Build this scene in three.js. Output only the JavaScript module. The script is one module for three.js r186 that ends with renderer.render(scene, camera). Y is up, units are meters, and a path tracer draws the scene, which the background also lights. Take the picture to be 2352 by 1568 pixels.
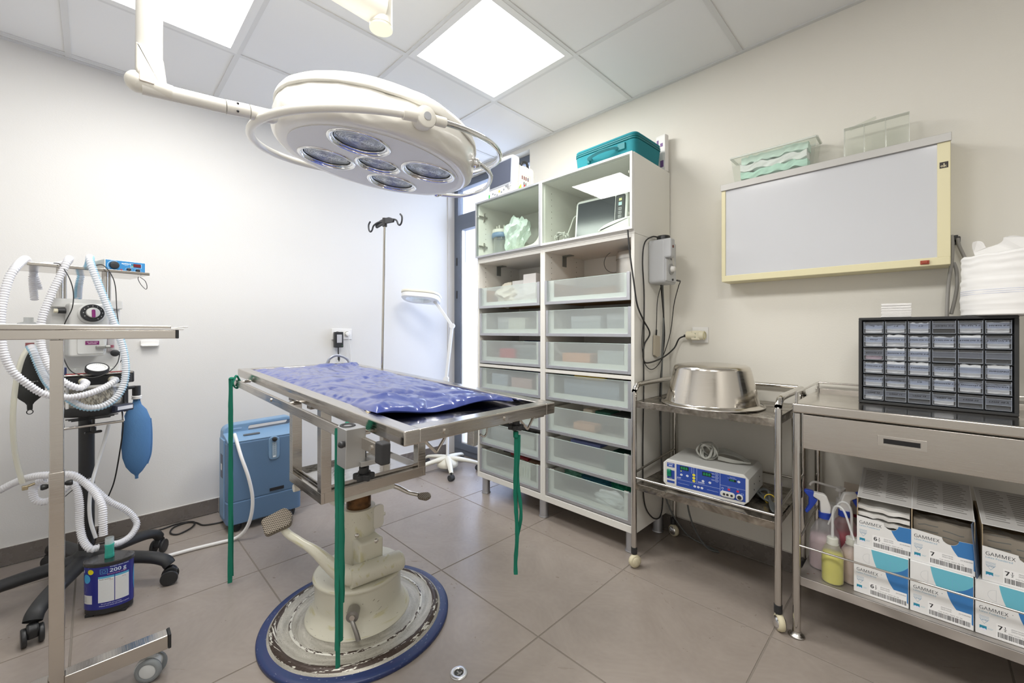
import * as THREE from 'three';
import { RoundedBoxGeometry } from 'three/addons/geometries/RoundedBoxGeometry.js';
import { mergeGeometries, toCreasedNormals } from 'three/addons/utils/BufferGeometryUtils.js';
import { RectAreaLightUniformsLib } from 'three/addons/lights/RectAreaLightUniformsLib.js';
import { createNoise2D, createNoise3D } from 'simplex-noise';

// ---------------------------------------------------------------- camera, sky, exposure
const scene = new THREE.Scene();
const renderer = new THREE.WebGLRenderer({ antialias: true });
renderer.toneMapping = THREE.LinearToneMapping;
renderer.toneMappingExposure = 1.18;
renderer.shadowMap.enabled = true;
const FOCAL = 955.59, W = 2352, H = 1568;
const camera = new THREE.PerspectiveCamera(2 * Math.atan(H / 2 / FOCAL) * 180 / Math.PI, W / H, 0.05, 60);
camera.position.set(3.105, 1.1156, 2.2824);
camera.rotation.set(0, 0.78284, 0);
camera.setViewOffset(W, H, 0, 23, W, H);
scene.background = new THREE.Color().setRGB(0.74, 0.86, 1.12);
scene.backgroundIntensity = 4.6;
const PANEL = { color: [1.0, 0.985, 0.955], radiance: 18.5 };
RectAreaLightUniformsLib.init();

// ---------------------------------------------------------------- helpers
let seed = 7; const rnd = () => { seed = (seed * 16807) % 2147483647; return (seed - 1) / 2147483646; };
const mk = (s) => { let q = s; return () => { q = (q * 16807) % 2147483647; return (q - 1) / 2147483646; }; };
const n2 = createNoise2D(mk(11)), n3 = createNoise3D(mk(23));
const V = (x, y, z) => new THREE.Vector3(x, y, z);
const PI = Math.PI, TAU = 2 * PI, R = (d) => d * PI / 180;
const clamp = (v, a = 0, b = 1) => Math.min(b, Math.max(a, v)), lerp = (a, b, t) => a + (b - a) * t, sstep = (a, b, x) => { const t = clamp((x - a) / (b - a)); return t * t * (3 - 2 * t); };
const names = {};
const numbered = (n) => { names[n] = (names[n] ?? -1) + 1; return names[n] ? n + '_' + String(names[n]).padStart(3, '0') : n; };
function strip(g) {
  const q = g.index ? g.toNonIndexed() : g;
  for (const k of Object.keys(q.attributes)) if (!['position', 'normal', 'uv', 'color'].includes(k)) q.deleteAttribute(k);
  if (!q.attributes.normal) q.computeVertexNormals();
  if (!q.attributes.uv) q.setAttribute('uv', new THREE.BufferAttribute(new Float32Array(q.attributes.position.count * 2), 2));
  return q;
}
const M = (...gs) => { const f = gs.flat(); return f.length === 1 ? f[0] : mergeGeometries(f.map(strip)); };
const T = (g, x = 0, y = 0, z = 0) => g.translate(x, y, z);
const RX = (g, a) => g.rotateX(a), RY = (g, a) => g.rotateY(a), RZ = (g, a) => g.rotateZ(a);
// box with softened edges, centred at x y z
function B(w, h, d, x = 0, y = 0, z = 0, r = 0.002) {
  const q = Math.min(r, w * 0.45, h * 0.45, d * 0.45);
  return T(r > 0 ? new RoundedBoxGeometry(w, h, d, r > 0.006 ? 3 : 1, q) : new THREE.BoxGeometry(w, h, d), x, y, z);
}
// box given by its two extreme corners
const BB = (x0, y0, z0, x1, y1, z1, r = 0.002) => B(Math.abs(x1 - x0), Math.abs(y1 - y0), Math.abs(z1 - z0), (x0 + x1) / 2, (y0 + y1) / 2, (z0 + z1) / 2, r);
const C = (r, h, x = 0, y = 0, z = 0, r2 = r, s = 32) => T(new THREE.CylinderGeometry(r2, r, h, s), x, y, z);
const S = (r, x = 0, y = 0, z = 0, sx = 1, sy = 1, sz = 1) => T(new THREE.SphereGeometry(r, 24, 16).scale(sx, sy, sz), x, y, z);
const LA = (pts, s = 48, a0 = 0, a = TAU) => new THREE.LatheGeometry(pts.map(([r, y]) => new THREE.Vector2(r, y)), s, a0, a);
const TO = (r, t, s = 40, a = TAU) => new THREE.TorusGeometry(r, t, 12, s, a);
const vv = (pts) => pts.map((p) => Array.isArray(p) ? V(...p) : p);
const curve = (pts, closed = false, tension = 0.5) => new THREE.CatmullRomCurve3(vv(pts), closed, 'catmullrom', tension);
const TB = (pts, r, n = 0, closed = false, rs = 10) => new THREE.TubeGeometry(pts.getPoint ? pts : curve(pts, closed), n || pts.length * 8, r, rs, closed);
// straight rod between two points
function ROD(a, b, r, s = 14, r2 = r) {
  const p = V(...a), q = V(...b), d = q.clone().sub(p), g = new THREE.CylinderGeometry(r2, r, d.length(), s);
  g.applyQuaternion(new THREE.Quaternion().setFromUnitVectors(V(0, 1, 0), d.clone().normalize()));
  return T(g, (p.x + q.x) / 2, (p.y + q.y) / 2, (p.z + q.z) / 2);
}
// square bar between two points
function BAR(a, b, w, h, r = 0.002, roll = 0) {
  const p = V(...a), q = V(...b), d = q.clone().sub(p), L = d.length(), g = new RoundedBoxGeometry(w, h, L, 1, r);
  g.rotateZ(roll);
  const m = new THREE.Matrix4().lookAt(q, p, V(0, 1, 0)); m.setPosition((p.x + q.x) / 2, (p.y + q.y) / 2, (p.z + q.z) / 2);
  return g.applyMatrix4(m);
}
// sweep with a radius that changes along the way: hoses with ridges, tapered arms, feet of stands
function SW(pts, radius, n, rs = 14, closed = false, sx = 1, sy = 1) {
  const c = pts.getPoint ? pts : curve(pts, closed), fr = c.computeFrenetFrames(n, closed), L = c.getLength();
  const pos = [], uv = [], idx = [];
  for (let i = 0; i <= n; i++) {
    const t = i / n, p = c.getPointAt(t), k = closed ? i % n : i, N = fr.normals[k], Bn = fr.binormals[k], r = radius(t, t * L);
    for (let j = 0; j <= rs; j++) {
      const a = j / rs * TAU, q = p.clone().addScaledVector(N, Math.cos(a) * r * sx).addScaledVector(Bn, Math.sin(a) * r * sy);
      pos.push(q.x, q.y, q.z); uv.push(t * L, j / rs);
    }
  }
  for (let i = 0; i < n; i++) for (let j = 0; j < rs; j++) { const a = i * (rs + 1) + j, b = a + rs + 1; idx.push(a, b, a + 1, b, b + 1, a + 1); }
  const g = new THREE.BufferGeometry();
  g.setAttribute('position', new THREE.Float32BufferAttribute(pos, 3)); g.setAttribute('uv', new THREE.Float32BufferAttribute(uv, 2)); g.setIndex(idx);
  const q = g; q.computeVertexNormals(); return q;
}
function HOSE(pts, r, pitch = 0.0085, amp = 0.0016, rs = 16) {
  const c = curve(pts), L = c.getLength(), n = Math.min(1400, Math.ceil(L / pitch * 6));
  return SW(c, (t, s) => r + amp * Math.cos(s / pitch * TAU), n, rs);
}
function shape(pts, round = 0) {
  const s = new THREE.Shape();
  if (!round) { pts.forEach(([x, y], i) => i ? s.lineTo(x, y) : s.moveTo(x, y)); s.closePath(); return s; }
  const n = pts.length;
  for (let i = 0; i < n; i++) {
    const [px, py] = pts[(i + n - 1) % n], [x, y, rr] = pts[i], [nx, ny] = pts[(i + 1) % n], r = rr ?? round;
    const l1 = Math.hypot(px - x, py - y), l2 = Math.hypot(nx - x, ny - y), k1 = Math.min(r / l1, 0.5), k2 = Math.min(r / l2, 0.5);
    const ax = x + (px - x) * k1, ay = y + (py - y) * k1, bx = x + (nx - x) * k2, by = y + (ny - y) * k2;
    if (i) s.lineTo(ax, ay); else s.moveTo(ax, ay);
    s.quadraticCurveTo(x, y, bx, by);
  }
  s.closePath(); return s;
}
const rrect = (w, h, r, x = 0, y = 0) => shape([[x - w / 2, y - h / 2], [x + w / 2, y - h / 2], [x + w / 2, y + h / 2], [x - w / 2, y + h / 2]], r);
const EX = (sh, depth, bevel = 0, seg = 2, cs = 10) => new THREE.ExtrudeGeometry(sh, { depth: Math.max(1e-4, depth - 2 * bevel), bevelEnabled: bevel > 0, bevelThickness: bevel, bevelSize: bevel, bevelOffset: -bevel, bevelSegments: seg, curveSegments: cs }).translate(0, 0, bevel);
// texture coordinates in metres, by the way each face points
function UV(g) {
  const q = strip(g), p = q.attributes.position, n = q.attributes.normal, u = q.attributes.uv;
  for (let i = 0; i < p.count; i += 3) {
    let nx = 0, ny = 0, nz = 0;
    for (let k = i; k < i + 3; k++) { nx += n.getX(k); ny += n.getY(k); nz += n.getZ(k); }
    const X = Math.abs(nx), Y = Math.abs(ny), Z = Math.abs(nz);
    for (let k = i; k < i + 3; k++) {
      if (Y >= X && Y >= Z) u.setXY(k, p.getX(k), p.getZ(k)); else if (X > Z) u.setXY(k, p.getZ(k), p.getY(k)); else u.setXY(k, p.getX(k), p.getY(k));
    }
  }
  return q;
}
function mesh(name, g, m, parent) {
  const o = new THREE.Mesh(Array.isArray(g) ? M(g) : g, m); o.name = name; o.castShadow = o.receiveShadow = true; parent.add(o); return o;
}
const P = (t, name, g, m, label) => { const o = mesh(name, g, m, t); if (label) o.userData.label = label; return o; };
function thing(name, label, category, [x, y, z] = [0, 0, 0], turn = 0, group) {
  const o = new THREE.Group(); o.name = numbered(name); o.position.set(x, y, z); o.rotation.y = turn; scene.add(o);
  o.userData = { label, category }; if (group) o.userData.group = group; return o;
}
function solo(name, label, category, g, m, group, at = [0, 0, 0], turn = 0) {
  const o = mesh(numbered(name), g, m, scene); o.position.set(...at); o.rotation.y = turn; o.userData = { label, category }; if (group) o.userData.group = group; return o;
}
// a thing built from geometry given in room coordinates, kept in a group at its base
function roomThing(name, label, category, at, group) {
  const t = thing(name, label, category, at, 0, group);
  return { t, p: (n, g, m, l, parent = t) => P(parent, n, T(M(g), -at[0], -at[1], -at[2]), m, l) };
}
function struct(name, g, m) { const o = mesh(name, g, m, scene); o.userData.kind = 'structure'; return o; }
function structGroup(name, at = [0, 0, 0]) { const o = new THREE.Group(); o.name = name; o.position.set(...at); o.userData.kind = 'structure'; scene.add(o); return o; }

// ---------------------------------------------------------------- textures
function dtex(w, h, fn, { srgb = false, rep = 1 } = {}) {
  const d = new Uint8Array(w * h * 4);
  for (let y = 0; y < h; y++) for (let x = 0; x < w; x++) {
    const c = fn(x / w, y / h, x, y), k = (y * w + x) * 4;
    if (typeof c === 'number') d[k] = d[k + 1] = d[k + 2] = clamp(c) * 255; else { d[k] = clamp(c[0]) * 255; d[k + 1] = clamp(c[1]) * 255; d[k + 2] = clamp(c[2]) * 255; }
    d[k + 3] = 255;
  }
  const t = new THREE.DataTexture(d, w, h); t.wrapS = t.wrapT = THREE.RepeatWrapping; t.magFilter = THREE.LinearFilter; t.minFilter = THREE.LinearMipmapLinearFilter; t.generateMipmaps = true;
  if (srgb) t.colorSpace = THREE.SRGBColorSpace;
  t.repeat.set(rep, rep); t.needsUpdate = true; return t;
}
// noise that repeats without a seam
const per = (u, v, f, g = f, o = 0) => { const a = u * TAU, b = v * TAU, r = f / TAU, q = g / TAU; return n3(Math.cos(a) * r + o, Math.sin(a) * r + Math.cos(b) * q * 1.3, Math.sin(b) * q + o * 2); };
const brushTex = dtex(512, 512, (u, v) => 0.5 + 0.22 * per(u, v, 3, 260) + 0.16 * per(u, v, 6, 140, 5) + 0.12 * per(u, v, 5, 5, 9), { rep: 2.2 });
const mottleTex = dtex(512, 512, (u, v) => 0.5 + 0.28 * per(u, v, 5) + 0.2 * per(u, v, 14, 14, 3) + 0.12 * per(u, v, 50, 50, 7), { rep: 1.3 });
const grainTex = dtex(256, 256, () => rnd(), { rep: 6 });
const peelTex = dtex(256, 256, (u, v) => 0.5 + 0.3 * per(u, v, 40) + 0.2 * per(u, v, 90, 90, 4), { rep: 3 });
function canvasTex(w, h, draw) {
  const c = document.createElement('canvas'); c.width = w; c.height = h; const x = c.getContext('2d'); draw(x, w, h);
  const t = new THREE.CanvasTexture(c); t.colorSpace = THREE.SRGBColorSpace; t.anisotropy = 8; return t;
}

// ---------------------------------------------------------------- materials
const std = (c, roughness = 0.6, metalness = 0, more = {}) => { const m = new THREE.MeshStandardMaterial({ roughness, metalness, ...more }); Array.isArray(c) ? m.color.setRGB(...c) : m.color.set(c); return m; };
const phy = (c, o = {}) => { const m = new THREE.MeshPhysicalMaterial(o); Array.isArray(c) ? m.color.setRGB(...c) : m.color.set(c); return m; };
const bump = (t, s) => ({ bumpMap: t, bumpScale: s });
const MT = {
  wall: std([0.715, 0.705, 0.685], 0.85, 0, bump(peelTex, 0.0002)),
  wallR: std([0.785, 0.76, 0.69], 0.85, 0, bump(peelTex, 0.0002)),
  ceil: std([0.80, 0.80, 0.79], 0.9, 0, bump(grainTex, 0.0001)),
  tee: std([0.68, 0.68, 0.67], 0.55),
  frameL: std([0.78, 0.78, 0.77], 0.5),
  grout: std([0.23, 0.20, 0.17], 0.95),
  groutPale: std([0.66, 0.63, 0.59], 0.9),
  slate: std([0.135, 0.155, 0.195], 0.5),
  glass: phy([1, 1, 1], { transmission: 1, roughness: 0.0, ior: 1.5, thickness: 0 }),
  film: phy([0.93, 0.95, 1.0], { transmission: 0.75, roughness: 0.95, thickness: 0 }),
  steel: std([0.60, 0.565, 0.52], 0.34, 1, { roughnessMap: brushTex, ...bump(brushTex, 0.00006) }),
  steelRough: std([0.55, 0.53, 0.50], 0.46, 1, { roughnessMap: mottleTex, ...bump(brushTex, 0.0001) }),
  steelShine: std([0.66, 0.63, 0.59], 0.2, 1),
  chrome: std([0.80, 0.80, 0.80], 0.07, 1),
  alu: std([0.56, 0.57, 0.60], 0.42, 0.85),
  blackPl: std([0.022, 0.023, 0.025], 0.42),
  blackMatt: std([0.03, 0.03, 0.032], 0.7),
  rubber: std([0.045, 0.047, 0.052], 0.75),
  cable: std([0.018, 0.018, 0.018], 0.5),
  greyCable: std([0.30, 0.29, 0.27], 0.5),
  darkGreyCable: std([0.13, 0.14, 0.14], 0.5),
  cabinet: std([0.80, 0.785, 0.73], 0.4),
  cream: std([0.79, 0.765, 0.69], 0.32),
  enamel: phy([0.79, 0.77, 0.71], { roughness: 0.28, clearcoat: 0.4, clearcoatRoughness: 0.15 }),
  white: std([0.83, 0.82, 0.80], 0.45),
  ivory: std([0.78, 0.73, 0.56], 0.4),
  offwhite: std([0.78, 0.77, 0.73], 0.5),
  paper: std([0.86, 0.85, 0.83], 0.95),
  clear: phy([0.97, 0.98, 0.97], { transmission: 0.92, roughness: 0.08, ior: 1.45, thickness: 0 }),
};
const plastic = (c, r = 0.4) => std(c, r);
// ---------------------------------------------------------------- the room: floor, walls, ceiling, window
const RX1 = 4.15, RZ1 = 3.45, CY = 2.505, TK = 0.12;
const range = (a, s, lo, hi) => { const o = [lo]; for (let v = a; v < hi - 1e-3; v += s) if (v > lo + 1e-3) o.push(v); o.push(hi); return o; };
{
  const floor = structGroup('floor');
  P(floor, 'grout', BB(-TK, -0.10, -0.5, RX1 + TK, -0.0016, RZ1 + TK, 0), MT.grout);
  const xs = range(0.897 - 1.2036, 0.6018, 0, RX1), zs = range(0.5346 - 0.6018, 0.6018, 0, RZ1);
  const cmaps = [0, 1, 2].map((k) => dtex(512, 512, (u, v) => { const q = 0.012 * per(u, v, 4, 4, k * 9) + 0.010 * per(u, v, 20, 20, k * 5 + 2) + 0.003 * per(u, v, 60, 60, k); return [0.60 + q, 0.56 + q, 0.525 + q]; }, { srgb: true, rep: 1.66 }));
  const rmap = dtex(512, 512, (u, v) => 0.68 + 0.03 * per(u, v, 6) + 0.02 * per(u, v, 30, 30, 3) + 0.01 * per(u, v, 90, 90, 6), { rep: 1.1 });
  const mats = cmaps.map((map) => { const m = std([1, 1, 1], 0.43, 0, { map, roughnessMap: rmap }); return m; });
  const g = 0.0030; let k = 0;
  for (let i = 0; i + 1 < xs.length; i++) for (let j = 0; j + 1 < zs.length; j++) {
    const dy = (rnd() - 0.5) * 0.0003;
    P(floor, 'tile', UV(BB(xs[i] + g, -0.03, zs[j] + g, xs[i + 1] - g, dy, zs[j + 1] - g, 0.0008)), mats[k++ % 3]);
  }
  // ceramic skirting with pale joints
  const base = std([0.165, 0.145, 0.13], 0.45, 0, { roughnessMap: mottleTex });
  for (const [side, len, cuts, put] of [['left', RZ1, zs, (a, b, h, d) => BB(0, 0.004, a, d, h, b, 0.001)], ['right', RX1, xs, (a, b, h, d) => BB(a, 0.004, 0, b, h, d, 0.001)]]) {
    const t = structGroup('baseboard_' + side);
    const lo = side === 'right' ? 0.98 : 0, c = cuts.filter((v) => v >= lo); if (c[0] > lo) c.unshift(lo);
    P(t, 'joint', put(lo, len, 0.0925, 0.007), MT.groutPale);
    for (let i = 0; i + 1 < c.length; i++) P(t, 'tile', UV(put(c[i] + 0.0016, c[i + 1] - 0.0016, 0.0895, 0.0095)), base);
  }
}
const WIN = { x0: 0.012, x1: 1.02, y0: 0.0, y1: 2.47 };
{
  struct('wall_left', UV(BB(-TK, -0.1, -0.4, 0, CY + 0.2, RZ1 + TK, 0)), MT.wall);
  const wr = structGroup('wall_right');
  P(wr, 'panel', UV(BB(WIN.x1, -0.1, -0.22, RX1 + TK, CY + 0.2, 0, 0)), MT.wallR);
  P(wr, 'lintel', UV(BB(0, WIN.y1, -0.22, WIN.x1, CY + 0.2, 0, 0)), MT.wallR);
  P(wr, 'corner_bead', BB(0, 0, -0.08, WIN.x0, WIN.y1, 0, 0), MT.groutPale);
  struct('wall_front', UV(BB(RX1, -0.1, -0.22, RX1 + TK, CY + 0.2, RZ1 + TK, 0)), MT.wall);
  struct('wall_back', UV(BB(-TK, -0.1, RZ1, RX1 + TK, CY + 0.2, RZ1 + TK, 0)), MT.wall);
}
{ // glazed door in the right wall: slate frame, two panes, frosted film with an arched top
  const w = structGroup('window_1', [WIN.x0, 0, -0.07]);
  const L = WIN.x1 - WIN.x0, fz = 0.0, d = 0.06, f = (x0, y0, x1, y1, z0 = -d, z1 = fz) => BB(x0, y0, z0, x1, y1, z1, 0.002);
  P(w, 'frame', M(f(0, 0, 0.055, 2.47), f(L - 0.055, 0, L, 2.47), f(0, 2.41, L, 2.47), f(0, 0, L, 0.05)), MT.slate);
  P(w, 'transom', f(0.055, 2.085, L - 0.055, 2.175), MT.slate);
  const leaf = (y0, y1) => M(f(0.058, y0, 0.105, y1, -d + 0.01, 0.012), f(L - 0.105, y0, L - 0.058, y1, -d + 0.01, 0.012), f(0.105, y0, L - 0.105, y0 + 0.055, -d + 0.01, 0.012), f(0.105, y1 - 0.05, L - 0.105, y1, -d + 0.01, 0.012));
  P(w, 'sash', leaf(0.052, 2.083), MT.slate);
  P(w, 'bead', M(f(0.105, 0.107, 0.117, 2.033, -0.03, 0.0), f(L - 0.117, 0.107, L - 0.105, 2.033, -0.03, 0), f(0.105, 0.107, L - 0.105, 0.119, -0.03, 0)), MT.white);
  P(w, 'pane', f(0.105, 0.10, L - 0.105, 2.04, -0.034, -0.030), MT.glass);
  P(w, 'pane', f(0.055, 2.17, L - 0.055, 2.42, -0.034, -0.030), MT.glass);
  const fs = new THREE.Shape(), a = 0.119, b = L - 0.119; fs.moveTo(a, 0.12); fs.lineTo(b, 0.12); fs.lineTo(b, 1.735);
  for (let i = 60; i >= 0; i--) { const x = lerp(a, b, i / 60); fs.lineTo(x, 1.735 + 0.055 * Math.abs(Math.sin((x - a) / 0.24 * PI)) ** 0.8); }
  P(w, 'frosted_film', T(new THREE.ExtrudeGeometry(fs, { depth: 0.0006, bevelEnabled: false }), 0, 0, -0.0295), MT.film);
  P(w, 'hinge', M(C(0.007, 0.07, 0.057, 1.45, 0.014), C(0.007, 0.07, 0.057, 1.75, 0.014), C(0.007, 0.07, 0.057, 0.4, 0.014)), MT.blackMatt);
}
const PANELS = [[1.2522, 0.5728], [0.6522, 1.7728], [1.8522, 1.7728], [3.0522, 1.7728]];  // last panel is an unseen extra, added to brighten the right side
{
  const ceil = structGroup('ceiling', [0, CY, 0]);
  P(ceil, 'slab', BB(-TK, 0.09, -0.4, RX1 + TK, 0.2, RZ1 + TK, 0), MT.ceil);
  const xs = range(0.0522, 0.6, 0, RX1), zs = range(0.5728, 0.6, 0, RZ1), on = (x, z) => PANELS.some(([a, b]) => Math.abs(a - x) < 0.02 && Math.abs(b - z) < 0.02);
  for (let i = 0; i + 1 < xs.length; i++) for (let j = 0; j + 1 < zs.length; j++) {
    if (on(xs[i], zs[j])) continue;
    P(ceil, 'ceiling_tile', UV(BB(xs[i] + 0.006, 0.004, zs[j] + 0.006, xs[i + 1] - 0.006, 0.02, zs[j + 1] - 0.006, 0.001)), MT.ceil);
  }
  for (const x of xs.slice(1, -1)) P(ceil, 'grid_bar', BB(x - 0.012, -0.001, 0, x + 0.012, 0.03, RZ1, 0.0005), MT.tee);
  for (const z of zs.slice(1, -1)) P(ceil, 'grid_bar', BB(0, -0.0006, z - 0.012, RX1, 0.03, z + 0.012, 0.0005), MT.tee);
  P(ceil, 'wall_angle', M(BB(0, -0.003, 0, 0.02, 0.02, RZ1, 0.0005), BB(0, -0.003, 0, RX1, 0.02, 0.02, 0.0005), BB(0, -0.003, RZ1 - 0.02, RX1, 0.02, RZ1, 0.0005), BB(RX1 - 0.02, -0.003, 0, RX1, 0.02, RZ1, 0.0005)), MT.tee);
  const glow = std([0.9, 0.9, 0.9], 0.4, 0, { emissive: new THREE.Color().setRGB(...PANEL.color), emissiveIntensity: 1.6 });
  const lab = ['white square ceiling light panel above the blue padded table', 'white square ceiling light panel beside the hanging lamp tube, by the left wall', 'white square ceiling light panel overhead, out of view, seen mirrored in the wall light box', 'added white square ceiling light panel overhead, out of view, brightening the long steel bench side'];
  PANELS.forEach(([x, z], i) => {
    const t = thing('ceiling_light_panel', lab[i], 'light panel', [x + 0.3, CY - 0.001, z + 0.3], 0, 'square light panels in the ceiling grid');
    P(t, 'frame', M(B(0.588, 0.012, 0.032, 0, 0.004, 0.278, 0.001), B(0.588, 0.012, 0.032, 0, 0.004, -0.278, 0.001), B(0.032, 0.012, 0.526, 0.278, 0.004, 0, 0.001), B(0.032, 0.012, 0.526, -0.278, 0.004, 0, 0.001)), MT.frameL);
    P(t, 'diffuser', B(0.526, 0.006, 0.526, 0, 0.006, 0, 0), glow);
    const l = new THREE.RectAreaLight(new THREE.Color().setRGB(...PANEL.color), PANEL.radiance, 0.524, 0.524); l.position.set(0, 0.0015, 0); l.rotation.x = -PI / 2; t.add(l);
  });
}
// ---------------------------------------------------------------- ceiling-hung operating lamp
{
  const { t, p } = roomThing('operating_lamp', 'large cream operating lamp with five round lenses hanging over the table', 'lamp', [1.842, CY, 1.62]);
  const col = [1.842, 1.62], tube = [1.821, 2.191];
  p('ceiling_post', M(C(0.036, CY - 2.12, col[0], (CY + 2.12) / 2, col[1]), C(0.075, 0.02, col[0], CY - 0.012, col[1]), T(LA([[0, 0], [0.035, 0.001], [0.036, 0.006], [0.036, 0.02]]), col[0], 2.108, col[1])), MT.cream);
  p('post_cap', M(C(0.0365, 0.006, col[0], 2.106, col[1])), MT.ivory);
  p('boom', M(ROD([col[0], 2.165, col[1]], [tube[0], 2.185, tube[1] - 0.02], 0.05, 28, 0.034)), MT.cream);
  p('drop_tube', M(C(0.0245, 0.46, tube[0], 1.97, tube[1]), S(0.03, tube[0], 2.2, tube[1])), MT.enamel);
  // folded joint cover
  const jc = EX(shape([[-0.036, 0.062, 0.004], [0.034, 0.038, 0.012], [0.046, -0.056, 0.006], [0.03, -0.062, 0.01], [-0.012, -0.058, 0.02], [-0.036, -0.02, 0.01]], 0.008), 0.064, 0.004);
  jc.translate(0, 0, -0.032); jc.scale(0.68, 0.76, 0.66); jc.rotateY(R(90)); p('joint_cover', T(jc, tube[0] + 0.003, 1.722, tube[1]), MT.cream);
  const tape = EX(rrect(0.026, 0.026, 0.003), 0.003, 0.001); p('tape_patch', T(RY(T(tape, -0.006, -0.026, 0.0215), R(90)), tube[0] + 0.003, 1.722, tube[1]), std([0.82, 0.74, 0.68], 0.9));
  // swing arm from the joint to the yoke
  const a0 = [1.826, 1.678, 2.205], a1 = [1.832, 1.704, 1.94];
  p('joint_fork', M(ROD([1.824, 1.686, 2.215], [1.83, 1.683, 2.150], 0.021, 20, 0.017), S(0.023, 1.823, 1.688, 2.212)), MT.cream);
  p('swing_arm', ROD(a0, [1.8295, 1.692, 2.045], 0.0172, 24), MT.enamel);
  p('arm_sleeve', M(ROD([1.8295, 1.6925, 2.043], [1.831, 1.699, 1.992], 0.0176, 24), ROD([1.831, 1.6985, 1.99], a1, 0.0182, 24), S(0.0180, ...a1)), MT.enamel);
  p('screw', S(0.003, 1.846, 1.704, 2.02), MT.blackMatt); p('screw', S(0.003, 1.846, 1.684, 2.02), MT.blackMatt);
  // lamp head
  const e1 = V(0.9942, -0.1075, 0).normalize(), up = V(0.1066, 0.9904, -0.0876).normalize(), ez = new THREE.Vector3().crossVectors(e1, up).normalize(); e1.crossVectors(up, ez).normalize();
  const hm = new THREE.Matrix4().makeBasis(e1, up, ez).setPosition(1.792, 1.677, 1.606), hp = (n, g, m, l) => p(n, M(g).applyMatrix4(hm), m, l);
  const dent = (g, amt) => { const q = g.attributes.position; for (let i = 0; i < q.count; i++) { const x = q.getX(i), y = q.getY(i), z = q.getZ(i), k = amt * (n3(x * 9, y * 12, z * 9) ** 3); q.setXYZ(i, x * (1 + k), y, z * (1 + k)); } g.computeVertexNormals(); return g; };
  const bodyPts = []; for (let i = 0; i <= 10; i++) { const a = -PI / 2 + i / 10 * PI / 2; bodyPts.push([0.285 + 0.034 * Math.cos(a), 0.03 + 0.03 * Math.sin(a)]); }
  hp('housing', dent(LA([[0.262, 0.0], ...bodyPts, [0.3195, 0.05], [0.318, 0.075], [0.314, 0.096], [0.30, 0.1]], 128), 0.03), MT.enamel);
  const cap = [[0.3145, 0.094], [0.3195, 0.094], [0.3205, 0.099]]; for (let i = 0; i <= 14; i++) { const a = i / 14 * PI / 2; cap.push([0.20 + 0.12 * Math.cos(a) ** 0.8, 0.104 + 0.05 * Math.sin(a) ** 1.1]); } cap.push([0.1, 0.158], [0, 0.16]);
  hp('dome_cover', dent(LA(cap, 128), 0.02), MT.enamel);
  const face = new THREE.Shape(); face.absarc(0, 0, 0.272, 0, TAU);
  const lens = [[0, 0, 0.073]]; for (let k = 0; k < 4; k++) { const a = R(-3) + k * PI / 2 + R(48); lens.push([0.172 * Math.cos(a), 0.172 * Math.sin(a), 0.089]); }
  for (const [x, y, r] of lens) { const h = new THREE.Path(); h.absarc(x, y, r, 0, TAU, true); face.holes.push(h); }
  hp('face_plate', T(RX(new THREE.ExtrudeGeometry(face, { depth: 0.004, bevelEnabled: false, curveSegments: 64 }), PI / 2), 0, 0.002, 0), std([0.74, 0.74, 0.74], 0.38, 0, bump(peelTex, 0.0004)));
  const ripple = dtex(256, 256, (u, v) => { const a = per(u, v, 4, 60) * 0.4 + per(u, v, 8, 90, 4) * 0.3 + per(u, v, 20, 20, 9) * 0.2; return 0.5 + a; }, { rep: 1 });
  const lensM = std([0.40, 0.42, 0.45], 0.14, 0.9, bump(ripple, 0.0022)), refl = std([0.75, 0.77, 0.8], 0.12, 1);
  for (const [x, y, r] of lens) {
    const o = hp('lens', T(LA([[0, 0.004], [r * 0.5, 0.0045], [r * 0.88, 0.008], [r * 0.9, 0.010], [0, 0.010]], 40), x, 0.0, -y * -1), lensM, 'rippled grey glass lens');
    const ring = LA([[r * 0.86, 0.006], [r * 0.9, -0.003], [r * 0.97, -0.006], [r * 1.03, -0.004], [r * 1.03, 0.004]], 48);
    o.add(mesh('lens_ring', T(ring, x, 0, y).applyMatrix4(hm).translate(-1.842, -CY, -1.62), MT.chrome, o));
    o.add(mesh('reflector', T(LA([[r * 0.83, 0.004], [r * 0.87, -0.001], [r * 0.88, 0.006]], 48), x, 0, y).applyMatrix4(hm).translate(-1.842, -CY, -1.62), refl, o));
  }
  // yoke, pivots and chrome handles, in the plane of the pivots
  const piv = R(8), px = Math.cos(piv), pz = Math.sin(piv), tilt = R(-11), hh = 0.05;
  const on = (a, rx, rz, dy = 0) => { const u = Math.cos(a) * rx, w = Math.sin(a) * rz; return [u * px - w * pz * Math.cos(tilt), hh + w * Math.sin(tilt) + dy, u * pz + w * px * Math.cos(tilt)]; };
  const arc = (a0, a1, rx, rz, n = 28) => Array.from({ length: n + 1 }, (_, i) => on(lerp(a0, a1, i / n), rx, rz));
  hp('yoke', TB(arc(R(8), R(172), 0.352, 0.372), 0.0115, 120, false, 16), MT.enamel);
  for (const a of [R(6), R(174)]) hp('yoke_socket', ROD(on(a + (a < 1 ? 0.06 : -0.06), 0.352, 0.372), on(a + (a < 1 ? -0.05 : 0.05), 0.352, 0.372), 0.0155, 20), MT.cream);
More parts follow.
